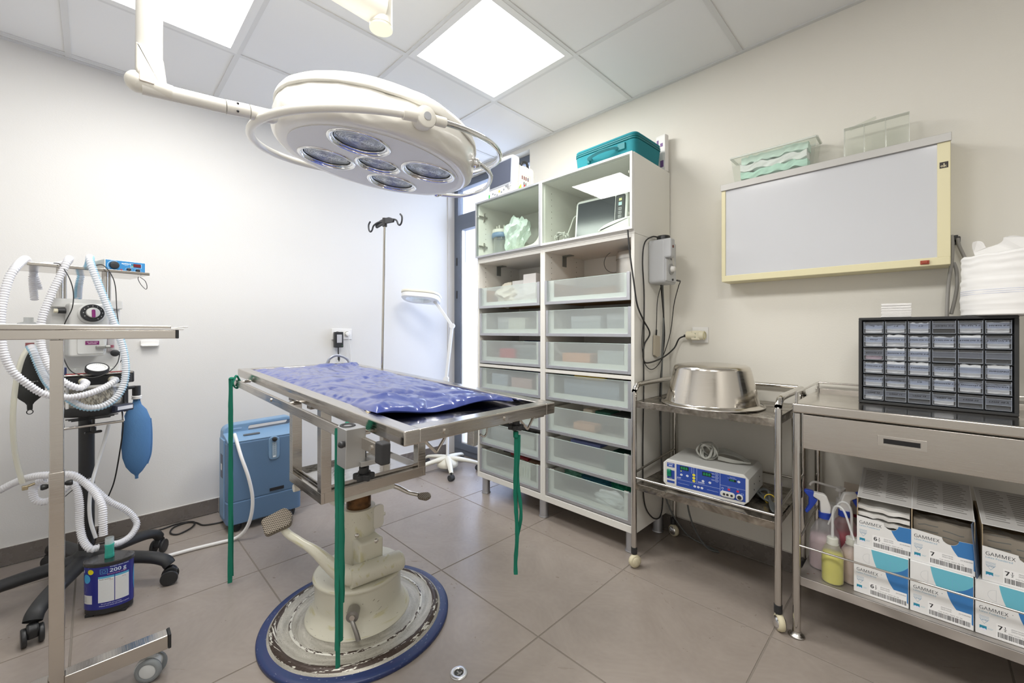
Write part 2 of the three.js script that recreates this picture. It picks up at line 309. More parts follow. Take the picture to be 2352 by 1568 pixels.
  for (const s of [1, -1]) {
    const q = V(px * s, 0, pz * s), rot = new THREE.Quaternion().setFromUnitVectors(V(0, 1, 0), q);
    const g = LA([[0, 0.02], [0.008, 0.02], [0.026, 0.018], [0.029, 0.012], [0.029, -0.012], [0.024, -0.03]], 36).applyQuaternion(rot);
    hp('pivot_knob', T(g, q.x * 0.348, hh, q.z * 0.348), MT.cream);
    hp('pivot_disc', T(C(0.0105, 0.003, 0, 0.0205, 0).applyQuaternion(rot), q.x * 0.348, hh, q.z * 0.348), MT.alu);
  }
  hp('chrome_rail', TB(arc(R(-4), R(-176), 0.352, 0.43), 0.0085, 120, false, 14), MT.chrome);
  for (const a of [-6, -174]) hp('rail_socket', ROD(on(R(a) + 0.04, 0.352, 0.42), on(R(a) - 0.04, 0.352, 0.43), 0.0135, 18), MT.cream);
  const hx = (a, r, y) => [Math.cos(a) * r, y, Math.sin(a) * r];
  hp('hand_grip', TB([hx(R(-45), 0.318, 0.052), hx(R(-47), 0.345, 0.054), hx(R(-58), 0.385, 0.047), hx(R(-76), 0.402, 0.036), hx(R(-94), 0.392, 0.026), hx(R(-106), 0.35, 0.02), hx(R(-108), 0.318, 0.02)], 0.0075, 60, false, 14), MT.chrome);
  hp('grip_ball', S(0.017, ...hx(R(-45), 0.327, 0.052)), MT.chrome); hp('grip_ball', S(0.017, ...hx(R(-108), 0.327, 0.02)), MT.chrome);
}
// ---------------------------------------------------------------- hydraulic operating table
const TBL = { c: V(1.532, 0.914, 1.517), m: null };
{
  const ex = V(0.99919, -0.03713, -0.01525).normalize(), ez = V(0.01525, 0, 0.99988).normalize(), ey = new THREE.Vector3().crossVectors(ez, ex).normalize(); ez.crossVectors(ex, ey);
  TBL.m = new THREE.Matrix4().makeBasis(ex, ey, ez).setPosition(TBL.c);
  const cx = 1.53, cz = 1.55;
  const { t, p } = roomThing('operating_table', 'stainless steel hydraulic operating table on a worn round cream pedestal', 'operating table', [cx, 0, cz]);
  const tp = (n, g, m, l, par) => p(n, UV(M(g)).applyMatrix4(TBL.m), m, l, par);
  const L = 1.454, Wd = 0.554, hl = L / 2, hw = Wd / 2;
  tp('top_rim', M(BB(-hl, -0.036, hw - 0.044, hl, 0, hw, 0.004), BB(-hl, -0.036, -hw, hl, 0, -hw + 0.044, 0.004), BB(hl - 0.044, -0.036, -hw + 0.04, hl, -0.0002, hw - 0.04, 0.004), BB(-hl, -0.036, -hw + 0.04, -hl + 0.044, -0.0002, hw - 0.04, 0.004)), MT.steel);
  tp('pan', BB(-hl + 0.03, -0.026, -hw + 0.03, hl - 0.03, -0.020, hw - 0.03, 0.001), std([0.44, 0.43, 0.42], 0.3, 1, { roughnessMap: mottleTex }));
  for (const z of [-0.05, 0.16]) tp('rim_screw', T(RZ(C(0.007, 0.006, 0, 0, 0), PI / 2), hl + 0.001, -0.019, z), MT.steelShine);
  // side rail with stand-offs
  const rz = 0.31;
  tp('side_rail', BB(-0.655, -0.062, rz - 0.005, 0.69, -0.034, rz + 0.005, 0.0015), MT.steel);
  tp('far_side_rail', BB(-0.62, -0.066, -rz - 0.005, 0.62, -0.040, -rz + 0.005, 0.0015), MT.steel);
  for (const x of [-0.6, 0.02, 0.52]) tp('stand_off', M(ROD([x, -0.046, 0.255], [x, -0.046, rz], 0.006), ROD([x, -0.046, 0.255], [x, -0.03, 0.255], 0.006)), MT.steelShine);
  for (const x of [-0.55, 0.5]) tp('stand_off', M(ROD([x, -0.05, -0.26], [x, -0.05, -rz], 0.006), ROD([x, -0.05, -0.26], [x, -0.03, -0.26], 0.006)), MT.steelShine);
  for (const x of [-0.1, 0.645]) tp('rail_bolt', T(RX(C(0.006, 0.004), PI / 2), x, -0.048, rz + 0.006), MT.steelShine);
  tp('rail_end_cap', B(0.032, 0.05, 0.024, 0.69, -0.05, rz, 0.004), MT.blackMatt);
  // clamp block sliding on the rail
  const cl = tp('rail_clamp', M(EX(shape([[-0.025, -0.02, 0.018], [0.035, -0.02, 0.002], [0.035, 0.03, 0.002], [-0.025, 0.03, 0.018]], 0.002), 0.094, 0.001).rotateX(PI / 2).translate(0.562, -0.010, rz + 0.014), BB(0.567, -0.104, rz - 0.035, 0.607, -0.092, rz + 0.01, 0.001)), std([0.50, 0.50, 0.49], 0.38, 0.9));
  tp('clamp_hole', T(LA([[0.010, -0.01], [0.010, 0.0005], [0.016, 0.003], [0.019, 0.0005], [0.018, -0.004]], 30), 0.557, -0.010, rz + 0.022), MT.blackMatt, undefined, cl).position.set(0, 0, 0);
  tp('clamp_pin', M(S(0.0085, 0.587, -0.045, rz + 0.05), T(RX(C(0.0045, 0.02), PI / 2), 0.587, -0.045, rz + 0.04)), MT.blackPl, undefined, cl);
  const knob = (x, y, z, s = 1) => { const gs = [C(0.012 * s, 0.018 * s, 0, 0.014 * s, 0)]; const sh = new THREE.Shape(); for (let i = 0; i <= 60; i++) { const a = i / 60 * TAU, r = (0.022 + 0.004 * Math.cos(a * 6)) * s; i ? sh.lineTo(Math.cos(a) * r, Math.sin(a) * r) : sh.moveTo(r, 0); } gs.push(RX(T(EX(sh, 0.016 * s, 0.003 * s), 0, 0, -0.008 * s), PI / 2)); return T(M(gs), x, y, z); };
  tp('clamp_knob', M(knob(0.572, -0.140, rz - 0.015), ROD([0.572, -0.13, rz - 0.015], [0.572, -0.065, rz - 0.015], 0.005)), MT.blackPl, undefined, cl);
  // hooks and strap guide under the short end
  const hook = (z) => TB([[0.66, -0.03, z + 0.042], [0.66, -0.05, z + 0.036], [0.665, -0.084, z + 0.006], [0.666, -0.089, z], [0.665, -0.084, z - 0.006], [0.66, -0.05, z - 0.036], [0.66, -0.03, z - 0.042]], 0.0042, 60);
  tp('wire_hook', hook(0.143), MT.steel); tp('wire_hook', hook(-0.215), MT.steel);
  tp('hook_plate', M(B(0.03, 0.075, 0.018, 0.63, -0.072, -0.012), TB([[0.645, -0.078, -0.028], [0.65, -0.085, -0.04], [0.65, -0.075, -0.05], [0.65, -0.06, -0.05]], 0.003, 24)), MT.steelRough);
  tp('corner_bracket', B(0.02, 0.02, 0.05, 0.68, -0.043, -0.245), MT.steelRough); tp('corner_bracket', B(0.09, 0.012, 0.05, 0.62, -0.042, -0.12), MT.steelRough);
  const g2 = tp('strap_clamp', knob(0.695, -0.062, -0.128, 0.95), MT.blackPl);
  // frame below the top
  const ty = 0.578, hx = 0.158, hz = 0.203, post = (x, z, y1) => BB(x - 0.0172, ty - 0.002, z - 0.0175, x + 0.0172, y1, z + 0.0172, 0.002);
  const topY = (x) => 0.914 - (x - 1.532) * 0.0372 - 0.03;
  for (const [sx, sz] of [[-1, 1], [1, 1], [1, -1], [-1, -1]]) { const x = cx + sx * (hx - 0.0175), z = cz + sz * (hz - 0.0175); p('frame_post', UV(post(x, z, topY(x))), MT.steel); }
  const bar = (x0, z0, x1, z1) => BB(x0, ty - 0.036, z0, x1, ty, z1, 0.0015);
  p('tray_frame', UV(M(bar(cx - hx, cz + hz - 0.012, cx + hx, cz + hz), bar(cx - hx, cz - hz, cx + hx, cz - hz + 0.012), bar(cx - hx + 0.0003, cz - hz + 0.0118, cx - hx + 0.012, cz + hz - 0.0118), bar(cx + hx - 0.012, cz - hz + 0.0118, cx + hx - 0.0003, cz + hz - 0.0118))), MT.steel);
  p('tray', UV(M(BB(cx - hx + 0.02, ty - 0.004, cz - hz + 0.02, cx + hx - 0.02, ty, cz + hz - 0.02, 0.001), ...[[-1, 0], [1, 0]].map(([s]) => BB(cx + s * (hx - 0.024), ty - 0.004, cz - hz + 0.02, cx + s * (hx - 0.021), ty + 0.014, cz + hz - 0.02, 0.0008)), ...[-1, 1].map((s) => BB(cx - hx + 0.02, ty - 0.004, cz + s * (hz - 0.024), cx + hx - 0.02, ty + 0.014, cz + s * (hz - 0.021), 0.0008)))), std([0.56, 0.55, 0.54], 0.24, 1, { roughnessMap: mottleTex, ...bump(mottleTex, 0.0004) }));
  p('cross_channel', UV(M(...[-0.17, 0.17].map((s) => B(0.035, 0.035, 0.44, cx + s * 0.55, topY(cx + s * 0.55) - 0.01, cz, 0.002)), B(0.5, 0.03, 0.03, cx - 0.1, topY(cx) - 0.006, cz + 0.1, 0.002))), std([0.38, 0.35, 0.31], 0.5, 0.9));
  p('underframe', M(B(0.2, 0.022, 0.34, cx, ty - 0.047, cz, 0.004), B(0.05, 0.03, 0.24, cx + 0.075, ty - 0.062, cz + 0.02, 0.006), T(RX(C(0.014, 0.02), PI / 2), cx - 0.12, ty - 0.055, cz + 0.19)), MT.cream);
  // telescopic column
  const rust = dtex(256, 256, (u, v) => { const q = 0.5 + 0.35 * per(u, v, 9, 5) + 0.2 * per(u, v, 30, 12, 6); return [0.30 + 0.16 * q, 0.22 + 0.11 * q, 0.14 + 0.06 * q]; }, { srgb: true });
  p('piston', C(0.046, 0.18, cx, 0.48, cz, 0.046, 48), std([1, 1, 1], 0.38, 0.75, { map: rust, roughnessMap: mottleTex }));
  const wear = dtex(512, 512, (u, v) => { const q = per(u, v, 7, 7, 2) + 0.5 * per(u, v, 25, 25, 4), y = sstep(0.55, 1.1, per(u, v, 3, 3, 8) + 0.4 * q); const chip = per(u, v, 22, 22, 13) + 0.5 * per(u, v, 60, 60, 3) > 1.22; return chip ? [0.26, 0.2, 0.16] : [0.855 - 0.05 * y, 0.845 - 0.06 * y, 0.775 - 0.14 * y]; }, { srgb: true, rep: 2 });
  const worn = phy([1, 1, 1], { map: wear, roughness: 0.32, clearcoat: 0.3, clearcoatRoughness: 0.2 });
  p('column_sleeve', M(T(LA([[0.047, 0.43], [0.058, 0.43], [0.0605, 0.424], [0.0605, 0.30], [0.064, 0.28], [0.066, 0.2], [0.066, 0.17]], 48), cx, 0, cz), T(C(0.061, 0.006), cx, 0.43, cz)), worn);
  const bolt = (x, y, z, dx, dz) => { const q = new THREE.Quaternion().setFromUnitVectors(V(0, 1, 0), V(dx, 0, dz).normalize()); return T(LA([[0, 0.008], [0.006, 0.008], [0.0085, 0.003], [0.0085, 0]], 16).applyQuaternion(q), x, y, z); };
  p('valve_box', UV(BB(cx + 0.02, 0.235, cz - 0.05, cx + 0.105, 0.335, cz + 0.045, 0.012)), worn);
  p('side_flange', M(T(RZ(EX(rrect(0.09, 0.05, 0.02), 0.012, 0.002), PI / 2).rotateY(R(100)), cx + 0.03, 0.385, cz - 0.06), T(RX(C(0.008, 0.03), PI / 2), cx + 0.03, 0.385, cz - 0.078)), MT.cream);
  for (const q of [[cx + 0.104, 0.255, cz, 1, 0], [cx + 0.1, 0.325, cz - 0.02, 1, 0.3], [cx + 0.05, 0.345, cz + 0.03, 1, 0.6], [cx - 0.02, 0.3, cz + 0.06, -0.2, 1]]) p('bolt', bolt(...q), MT.steelShine);
  p('pump_cylinder', M(ROD([cx + 0.13, 0.232, cz - 0.1], [cx + 0.11, 0.232, cz + 0.085], 0.036, 32), S(0.036, cx + 0.13, 0.232, cz - 0.1, 1, 1, 0.5), ROD([cx + 0.112, 0.232, cz + 0.02], [cx + 0.111, 0.232, cz + 0.026], 0.0375, 32)), worn);
  p('bowl', T(LA([[0.066, 0.2], [0.12, 0.196], [0.155, 0.197], [0.163, 0.193], [0.165, 0.186], [0.161, 0.18], [0.158, 0.172], [0.158, 0.10], [0.162, 0.085], [0.175, 0.062], [0.19, 0.046], [0.192, 0.040]], 96), cx, 0, cz), worn);
  // foot plate: worn steel rings and a blue edge
  const ringTex = dtex(1024, 256, (u, v) => {
    const r = lerp(0.185, 0.315, v), q = per(u, v, 40, 12) * 0.6 + per(u, v, 120, 40, 5) * 0.4, q2 = per(u, v, 14, 6, 3), q3 = per(u, v, 200, 60, 8);
    const ridge = Math.exp(-(((r - 0.238) / 0.0045) ** 2)) + Math.exp(-(((r - 0.293) / 0.011) ** 2)) * 1.15;
    if (ridge > 0.35 && q + 0.5 * q2 > (r > 0.27 ? -0.28 : 0.12) - 0.25 * (ridge - 0.6)) { const b = 0.05 * q3; return [0.25 + b, 0.20 + b, 0.17 + b]; }
    if (ridge > 0.4) return [0.83, 0.82, 0.78];
    if (q3 + 0.6 * q > 0.98) return [0.3, 0.27, 0.25];
    const s = 0.05 * q + 0.06 * q2 + 0.03 * q3; return [0.685 + s, 0.67 + s, 0.625 + s];
  }, { srgb: true });
  const plate = LA([[0.185, 0.040], [0.2, 0.0385], [0.232, 0.0345], [0.2335, 0.0375], [0.242, 0.0365], [0.2435, 0.033], [0.28, 0.030], [0.283, 0.034], [0.29, 0.0345], [0.297, 0.032], [0.303, 0.028], [0.312, 0.0225], [0.315, 0.018]], 128);
  { const u = plate.attributes.uv, q = plate.attributes.position; for (let i = 0; i < u.count; i++) u.setY(i, clamp((Math.hypot(q.getX(i), q.getZ(i)) - 0.185) / 0.13)); }
  p('foot_plate', T(plate, cx, 0, cz), std([1, 1, 1], 0.42, 0.3, { map: ringTex, ...bump(mottleTex, 0.0003) }));
  const blueTex = dtex(512, 64, (u, v) => (per(u, v, 90, 8) + 0.5 * per(u, v, 220, 20, 3) > 1.05 - (v > 0.75 ? 0.65 : 0) ? [0.6, 0.6, 0.62] : [0.145 + 0.03 * per(u, v, 20, 5, 4), 0.205, 0.385]), { srgb: true });
  const be = LA([[0.312, 0.021], [0.33, 0.0195], [0.342, 0.017], [0.346, 0.012], [0.345, 0.002], [0.34, 0]], 128);
  p('blue_edge', T(be, cx, 0, cz), std([1, 1, 1], 0.4, 0, { map: blueTex }));
  // foot pedals and release lever
  const gripTex = dtex(128, 128, (u, v) => { const a = Math.abs(Math.sin((u + v) * PI * 16)), b = Math.abs(Math.sin((u - v) * PI * 16)); return Math.min(a, b) > 0.55 ? 0.1 : 0.9; }, { rep: 8 });
  const gripCol = dtex(128, 128, (u, v) => { const a = Math.abs(Math.sin((u + v) * PI * 16)), b = Math.abs(Math.sin((u - v) * PI * 16)); return Math.min(a, b) > 0.62 ? [0.22, 0.19, 0.17] : [0.66, 0.62, 0.56]; }, { srgb: true, rep: 8 });
  const gripM = std([1, 1, 1], 0.5, 0.5, { map: gripCol, ...bump(gripTex, 0.0015) });
  const pd = p('foot_pedal', SW([[cx + 0.112, 0.232, cz + 0.05], [cx + 0.105, 0.236, cz + 0.08], [cx + 0.07, 0.262, cz + 0.12], [cx + 0.01, 0.318, cz + 0.165], [cx - 0.06, 0.345, cz + 0.20], [cx - 0.12, 0.362, cz + 0.222], [cx - 0.15, 0.395, cz + 0.236]], (q) => lerp(0.036, 0.0145, Math.min(1, q * 1.6)), 90, 24, false, 1, 0.8), worn);
  const pad = UV(EX(shape([[-0.045, -0.03], [0.03, -0.034], [0.045, 0.0], [0.03, 0.034], [-0.045, 0.03]], 0.012), 0.02, 0.004)); pad.rotateX(R(-52)); pad.rotateZ(R(18)); pad.rotateY(R(78)); pad.scale(1.15, 1.15, 1.15);
  p('pedal_grip', T(pad, cx - 0.152, 0.395, cz + 0.24), gripM, 'chequered pedal plate', pd);
  const pd2 = p('foot_pedal', SW([[cx + 0.02, 0.49, cz - 0.12], [cx + 0.04, 0.475, cz - 0.15], [cx + 0.07, 0.455, cz - 0.18], [cx + 0.1, 0.447, cz - 0.205]], (q) => lerp(0.010, 0.008, q), 40, 14), MT.steelShine);
  const pad2 = UV(EX(shape([[-0.022, -0.012], [0.02, -0.02], [0.036, 0], [0.02, 0.02], [-0.022, 0.012]], 0.012), 0.012, 0.003)); pad2.rotateX(-PI / 2 + 0.5); pad2.rotateY(R(40));
  p('pedal_grip', T(pad2, cx + 0.118, 0.438, cz - 0.218), gripM, 'chequered pedal plate', pd2);
  const lv = p('release_lever', M(ROD([cx + 0.145, 0.135, cz + 0.085], [cx + 0.175, 0.133, cz + 0.105], 0.021, 24), SW([[cx + 0.17, 0.125, cz + 0.104], [cx + 0.185, 0.11, cz + 0.105], [cx + 0.197, 0.085, cz + 0.1], [cx + 0.203, 0.062, cz + 0.096]], (q) => lerp(0.007, 0.0085, q), 30, 12)), std([0.36, 0.35, 0.33], 0.35, 0.9));
  p('lever_screw', T(RZ(C(0.009, 0.006), PI / 2).rotateY(R(-35)), cx + 0.178, 0.133, cz + 0.107), MT.steelShine, undefined, lv);
}
// ---------------------------------------------------------------- blue vinyl pad on the table
{
  const nx = 150, nz = 70, pos = [], uv = [], idx = [];
  const out = [[-0.695, 0.243], [0.535, 0.243], [0.603, -0.220], [-0.62, -0.256]];      // corners of the pad on the top: x, z
  const at = (i, j) => { const u = i / nx, v = j / nz, a = out.map(([x, z]) => V(x, 0, z)); const n = a[0].clone().lerp(a[1], u), f = a[3].clone().lerp(a[2], u); return n.lerp(f, v); };
  const height = (p, u, v) => {
    const e = Math.min(u * 1.2, (1 - u) * 1.2, v * 0.5, (1 - v) * 0.5), puff = 0.019 * (1 - Math.exp(-e / 0.035));
    const edge = Math.exp(-(((v) * 0.5 / 0.05) ** 2)) * 0.0035 * Math.sin(p.x * 105 + 4 * n2(p.x * 5, 1)) * sstep(0.0, 0.05, v * 0.5);
    let h = 0.012 + puff * (0.72 + 0.28 * n2(p.x * 1.6 + 3, p.z * 3)) + edge;
    h += 0.0022 * n2(p.x * 4 + p.z * 7, p.z * 5 - p.x * 2) + 0.0016 * n2(p.x * 3 - p.z * 14, p.x * 6 + 9) + 0.0012 * n2(p.x * 9 + p.z * 34, p.z * 9) - 0.005 * (1 - Math.abs(n2(p.x * 2.2 + p.z * 5 + 7, p.z * 7 - p.x * 1.5))) ** 6 - 0.004 * (1 - Math.abs(n2(p.x * 4.5 - p.z * 6, p.z * 10 + 3))) ** 7;
    const fold = (x0, z0, x1, z1, wd, am) => { const dx = x1 - x0, dz = z1 - z0, l2 = dx * dx + dz * dz, t = clamp(((p.x - x0) * dx + (p.z - z0) * dz) / l2), d = Math.hypot(p.x - x0 - t * dx, p.z - z0 - t * dz); return am * Math.exp(-((d / wd) ** 2)) * sstep(0, 0.25, t) * sstep(1, 0.75, t); };
    h += fold(0.34, 0.24, 0.50, 0.02, 0.03, 0.014) + fold(0.2, 0.05, 0.52, -0.02, 0.022, 0.010) + fold(0.1, -0.1, 0.56, -0.1, 0.02, 0.008) - fold(-0.15, -0.24, -0.02, 0.2, 0.02, 0.006) + fold(0.4, 0.18, 0.44, 0.02, 0.012, 0.008) - fold(0.3, -0.2, 0.56, -0.16, 0.03, 0.008);
    const lift = 0.020 * sstep(0.82, 1.0, u) * (0.55 + 0.45 * Math.sin(v * 9 + 1.2)) + 0.016 * sstep(0.06, 0, u) * sstep(0.35, 0.65, v);
    return Math.max(0.006, h + lift);
  };
  const vtx = []; let base = 0;
  for (const side of [1, 0]) for (let j = 0; j <= nz; j++) for (let i = 0; i <= nx; i++) {
    const p = at(i, j), u = i / nx, v = j / nz, top = height(p, u, v), e = Math.min(i, nx - i, j, nz - j);
    const wob = 0.004 * n2(p.x * 9, p.z * 9 + 4); if (e === 0) { p.x += wob; p.z += wob * 0.6; }
    const lift = 0.020 * sstep(0.82, 1.0, u) * (0.55 + 0.45 * Math.sin(v * 9 + 1.2)) + 0.016 * sstep(0.06, 0, u) * sstep(0.35, 0.65, v);
    const y = -0.018 + (side ? (e === 0 ? 0.004 + lift : top) : (e === 0 ? 0.004 + lift : 0.0005 + lift * 0.9)); pos.push(p.x, y, p.z); uv.push(p.x, p.z);
  }
  const K = (nx + 1) * (nz + 1);
  for (let s = 0; s < 2; s++) for (let j = 0; j < nz; j++) for (let i = 0; i < nx; i++) { const a = s * K + j * (nx + 1) + i, b = a + 1, c = a + nx + 1, d = c + 1; s ? idx.push(a, c, b, b, c, d) : idx.push(a, b, c, b, d, c); }
  const g = new THREE.BufferGeometry(); g.setAttribute('position', new THREE.Float32BufferAttribute(pos, 3)); g.setAttribute('uv', new THREE.Float32BufferAttribute(uv, 2)); g.setIndex(idx); g.computeVertexNormals(); g.applyMatrix4(TBL.m);
  const { t, p } = roomThing('table_pad', 'crumpled glossy blue vinyl pad lying on the steel table', 'pad', [1.5, 0.9, 1.52]);
  p('cover', g, phy([0.042, 0.066, 0.275], { roughness: 0.30, clearcoat: 0.8, clearcoatRoughness: 0.08, ...bump(grainTex, 0.00006) }));
  p('eyelet', T(RX(TO(0.008, 0.0028, 24), PI / 2), 0.485, 0.000, 0.238).applyMatrix4(TBL.m), std([0.75, 0.66, 0.45], 0.25, 1), 'brass eyelet');
}
// ---------------------------------------------------------------- green tie straps
{
  const green = std([0.004, 0.20, 0.125], 0.85, 0, bump(grainTex, 0.0003));
  const ribbon = (x, z, y0, y1, w, ang, sway) => {   // a flat band hanging down
    const n = 60, pos = [], idx = [], uv = []; const th = 0.0012;
    for (let i = 0; i <= n; i++) {
      const q = i / n, y = lerp(y0, y1, q), a = ang + 0.5 * n2(q * 2.2, ang + x * 7) * (0.3 + q), dx = sway * n2(q * 1.3 + 3, ang * 3) * q, ww = w * (1 - 0.25 * Math.abs(n2(q * 4, x * 9 + ang)));
      for (const [s, o] of [[-1, 1], [0, 1.8], [1, 1], [1, -1], [0, 0.2], [-1, -1]]) { pos.push(x + dx + Math.cos(a) * s * ww / 2 + Math.sin(a) * o * th, y, z + dx * 0.4 - Math.sin(a) * s * ww / 2 + Math.cos(a) * o * th); uv.push(s, y); }
      if (i < n) for (let k = 0; k < 6; k++) { const A = i * 6 + k, Bq = i * 6 + (k + 1) % 6; idx.push(A, A + 6, Bq, Bq, A + 6, Bq + 6); }
    }
    const g = new THREE.BufferGeometry(); g.setAttribute('position', new THREE.Float32BufferAttribute(pos, 3)); g.setAttribute('uv', new THREE.Float32BufferAttribute(uv, 2)); g.setIndex(idx); g.computeVertexNormals(); return g;
  };
  const mk3 = (label, at, tails, knot) => {
    const { p } = roomThing('tie_strap', label, 'strap', at, 'green tie straps hanging from the operating table');
    p('knot', knot, green); for (const q of tails) p('tail', ribbon(...q), green);
  };
  const loc = (x, y, z) => V(x, y, z).applyMatrix4(TBL.m).toArray();
  const loop = (x, y0, y1, z0, z1, w) => M(SW(curve([loc(x, y1, z1), loc(x, y1 + 0.014, (z0 + z1) / 2), loc(x, y1, z0), loc(x, (y0 + y1) / 2, z0 - 0.006), loc(x, y0, z0), loc(x, y0 - 0.008, (z0 + z1) / 2), loc(x, y0, z1), loc(x, (y0 + y1) / 2, z1 + 0.006)], true), () => w, 60, 10, true, 1, 0.35));
  const A = loc(-0.605, -0.046, 0.326), Bq = loc(0.506, -0.046, 0.328), D = loc(0.695, -0.06, -0.128);
  const ring = (x) => loop(x, -0.064, -0.030, 0.302, 0.318, 0.008);
  mk3('green cloth strap hanging from the rail above the blue machine', A, [[A[0] - 0.004, A[2] + 0.004, A[1] + 0.016, 0.012, 0.019, R(55), 0.02], [A[0] + 0.005, A[2] + 0.002, A[1] + 0.012, 0.03, 0.015, R(25), 0.022]], M(ring(-0.605), ring(-0.592), S(0.011, A[0] - 0.004, A[1] + 0.016, A[2], 1.1, 0.7, 1)));
  mk3('long green cloth strap hanging in front of the round pedestal', Bq, [[Bq[0], Bq[2] + 0.006, Bq[1] + 0.02, 0.258, 0.014, R(62), 0.01], [Bq[0] + 0.009, Bq[2] + 0.012, Bq[1] + 0.016, 0.315, 0.012, R(35), 0.01], [Bq[0] + 0.014, Bq[2] + 0.004, Bq[1] + 0.012, 0.33, 0.012, R(80), 0.009], [Bq[0] + 0.004, Bq[2] - 0.004, Bq[1] + 0.012, 0.42, 0.013, R(20), 0.008]], M(ring(0.506), ring(0.518), S(0.013, Bq[0] + 0.004, Bq[1] + 0.02, Bq[2] - 0.006, 1.2, 0.7, 1)));
  mk3('green cloth strap hanging from the table end before the drawers', D, [[D[0], D[2], D[1] - 0.026, 0.378, 0.013, R(50), 0.02], [D[0] + 0.006, D[2] - 0.006, D[1] - 0.026, 0.475, 0.012, R(20), 0.03]], M(ROD([D[0], D[1] - 0.016, D[2]], [D[0], D[1] - 0.03, D[2]], 0.008), S(0.008, D[0], D[1] - 0.03, D[2])));
}
// ---------------------------------------------------------------- infusion pole clamped to the far rail
{
  const { p } = roomThing('infusion_pole', 'thin steel infusion pole with black twin hooks behind the table', 'infusion pole', [1.035, 0.75, 1.19]);
  const top = [1.062, 1.70, 1.19], a = [1.028, 0.72, 1.19];
  p('pole', ROD(a, top, 0.0065, 16), MT.steel);
  const hk = (s) => TB([[0, 0, 0], [0.05 * s, 0.005, 0], [0.095 * s, -0.006, 0], [0.112 * s, -0.03, 0], [0.127 * s, -0.036, 0], [0.14 * s, -0.022, 0], [0.142 * s, 0.004, 0], [0.128 * s, 0.02, 0]].map(([x, y, z]) => [top[0] + x * 0.98, top[1] + y, top[2] - x * 0.15]), 0.0045, 50);
  p('hook', M(hk(1), EX(shape([[0, -0.012], [0.09, -0.02], [0.10, -0.004], [0.05, 0.014], [0, 0.018]], 0.004), 0.01, 0.002).translate(top[0], top[1], top[2] - 0.005)), MT.rubber);
  p('hook', M(hk(-1), EX(shape([[0, 0.018], [-0.05, 0.014], [-0.10, -0.004], [-0.09, -0.02], [0, -0.012]], 0.004), 0.01, 0.002).translate(top[0], top[1], top[2] - 0.005)), MT.rubber);
  p('hub', C(0.012, 0.045, top[0], top[1] - 0.004, top[2]), MT.blackMatt);
  p('clamp', M(B(0.035, 0.06, 0.035, 1.034, 0.88, 1.19, 0.004), ROD([1.034, 0.86, 1.16], [1.034, 0.86, 1.12], 0.006)), MT.alu);
}
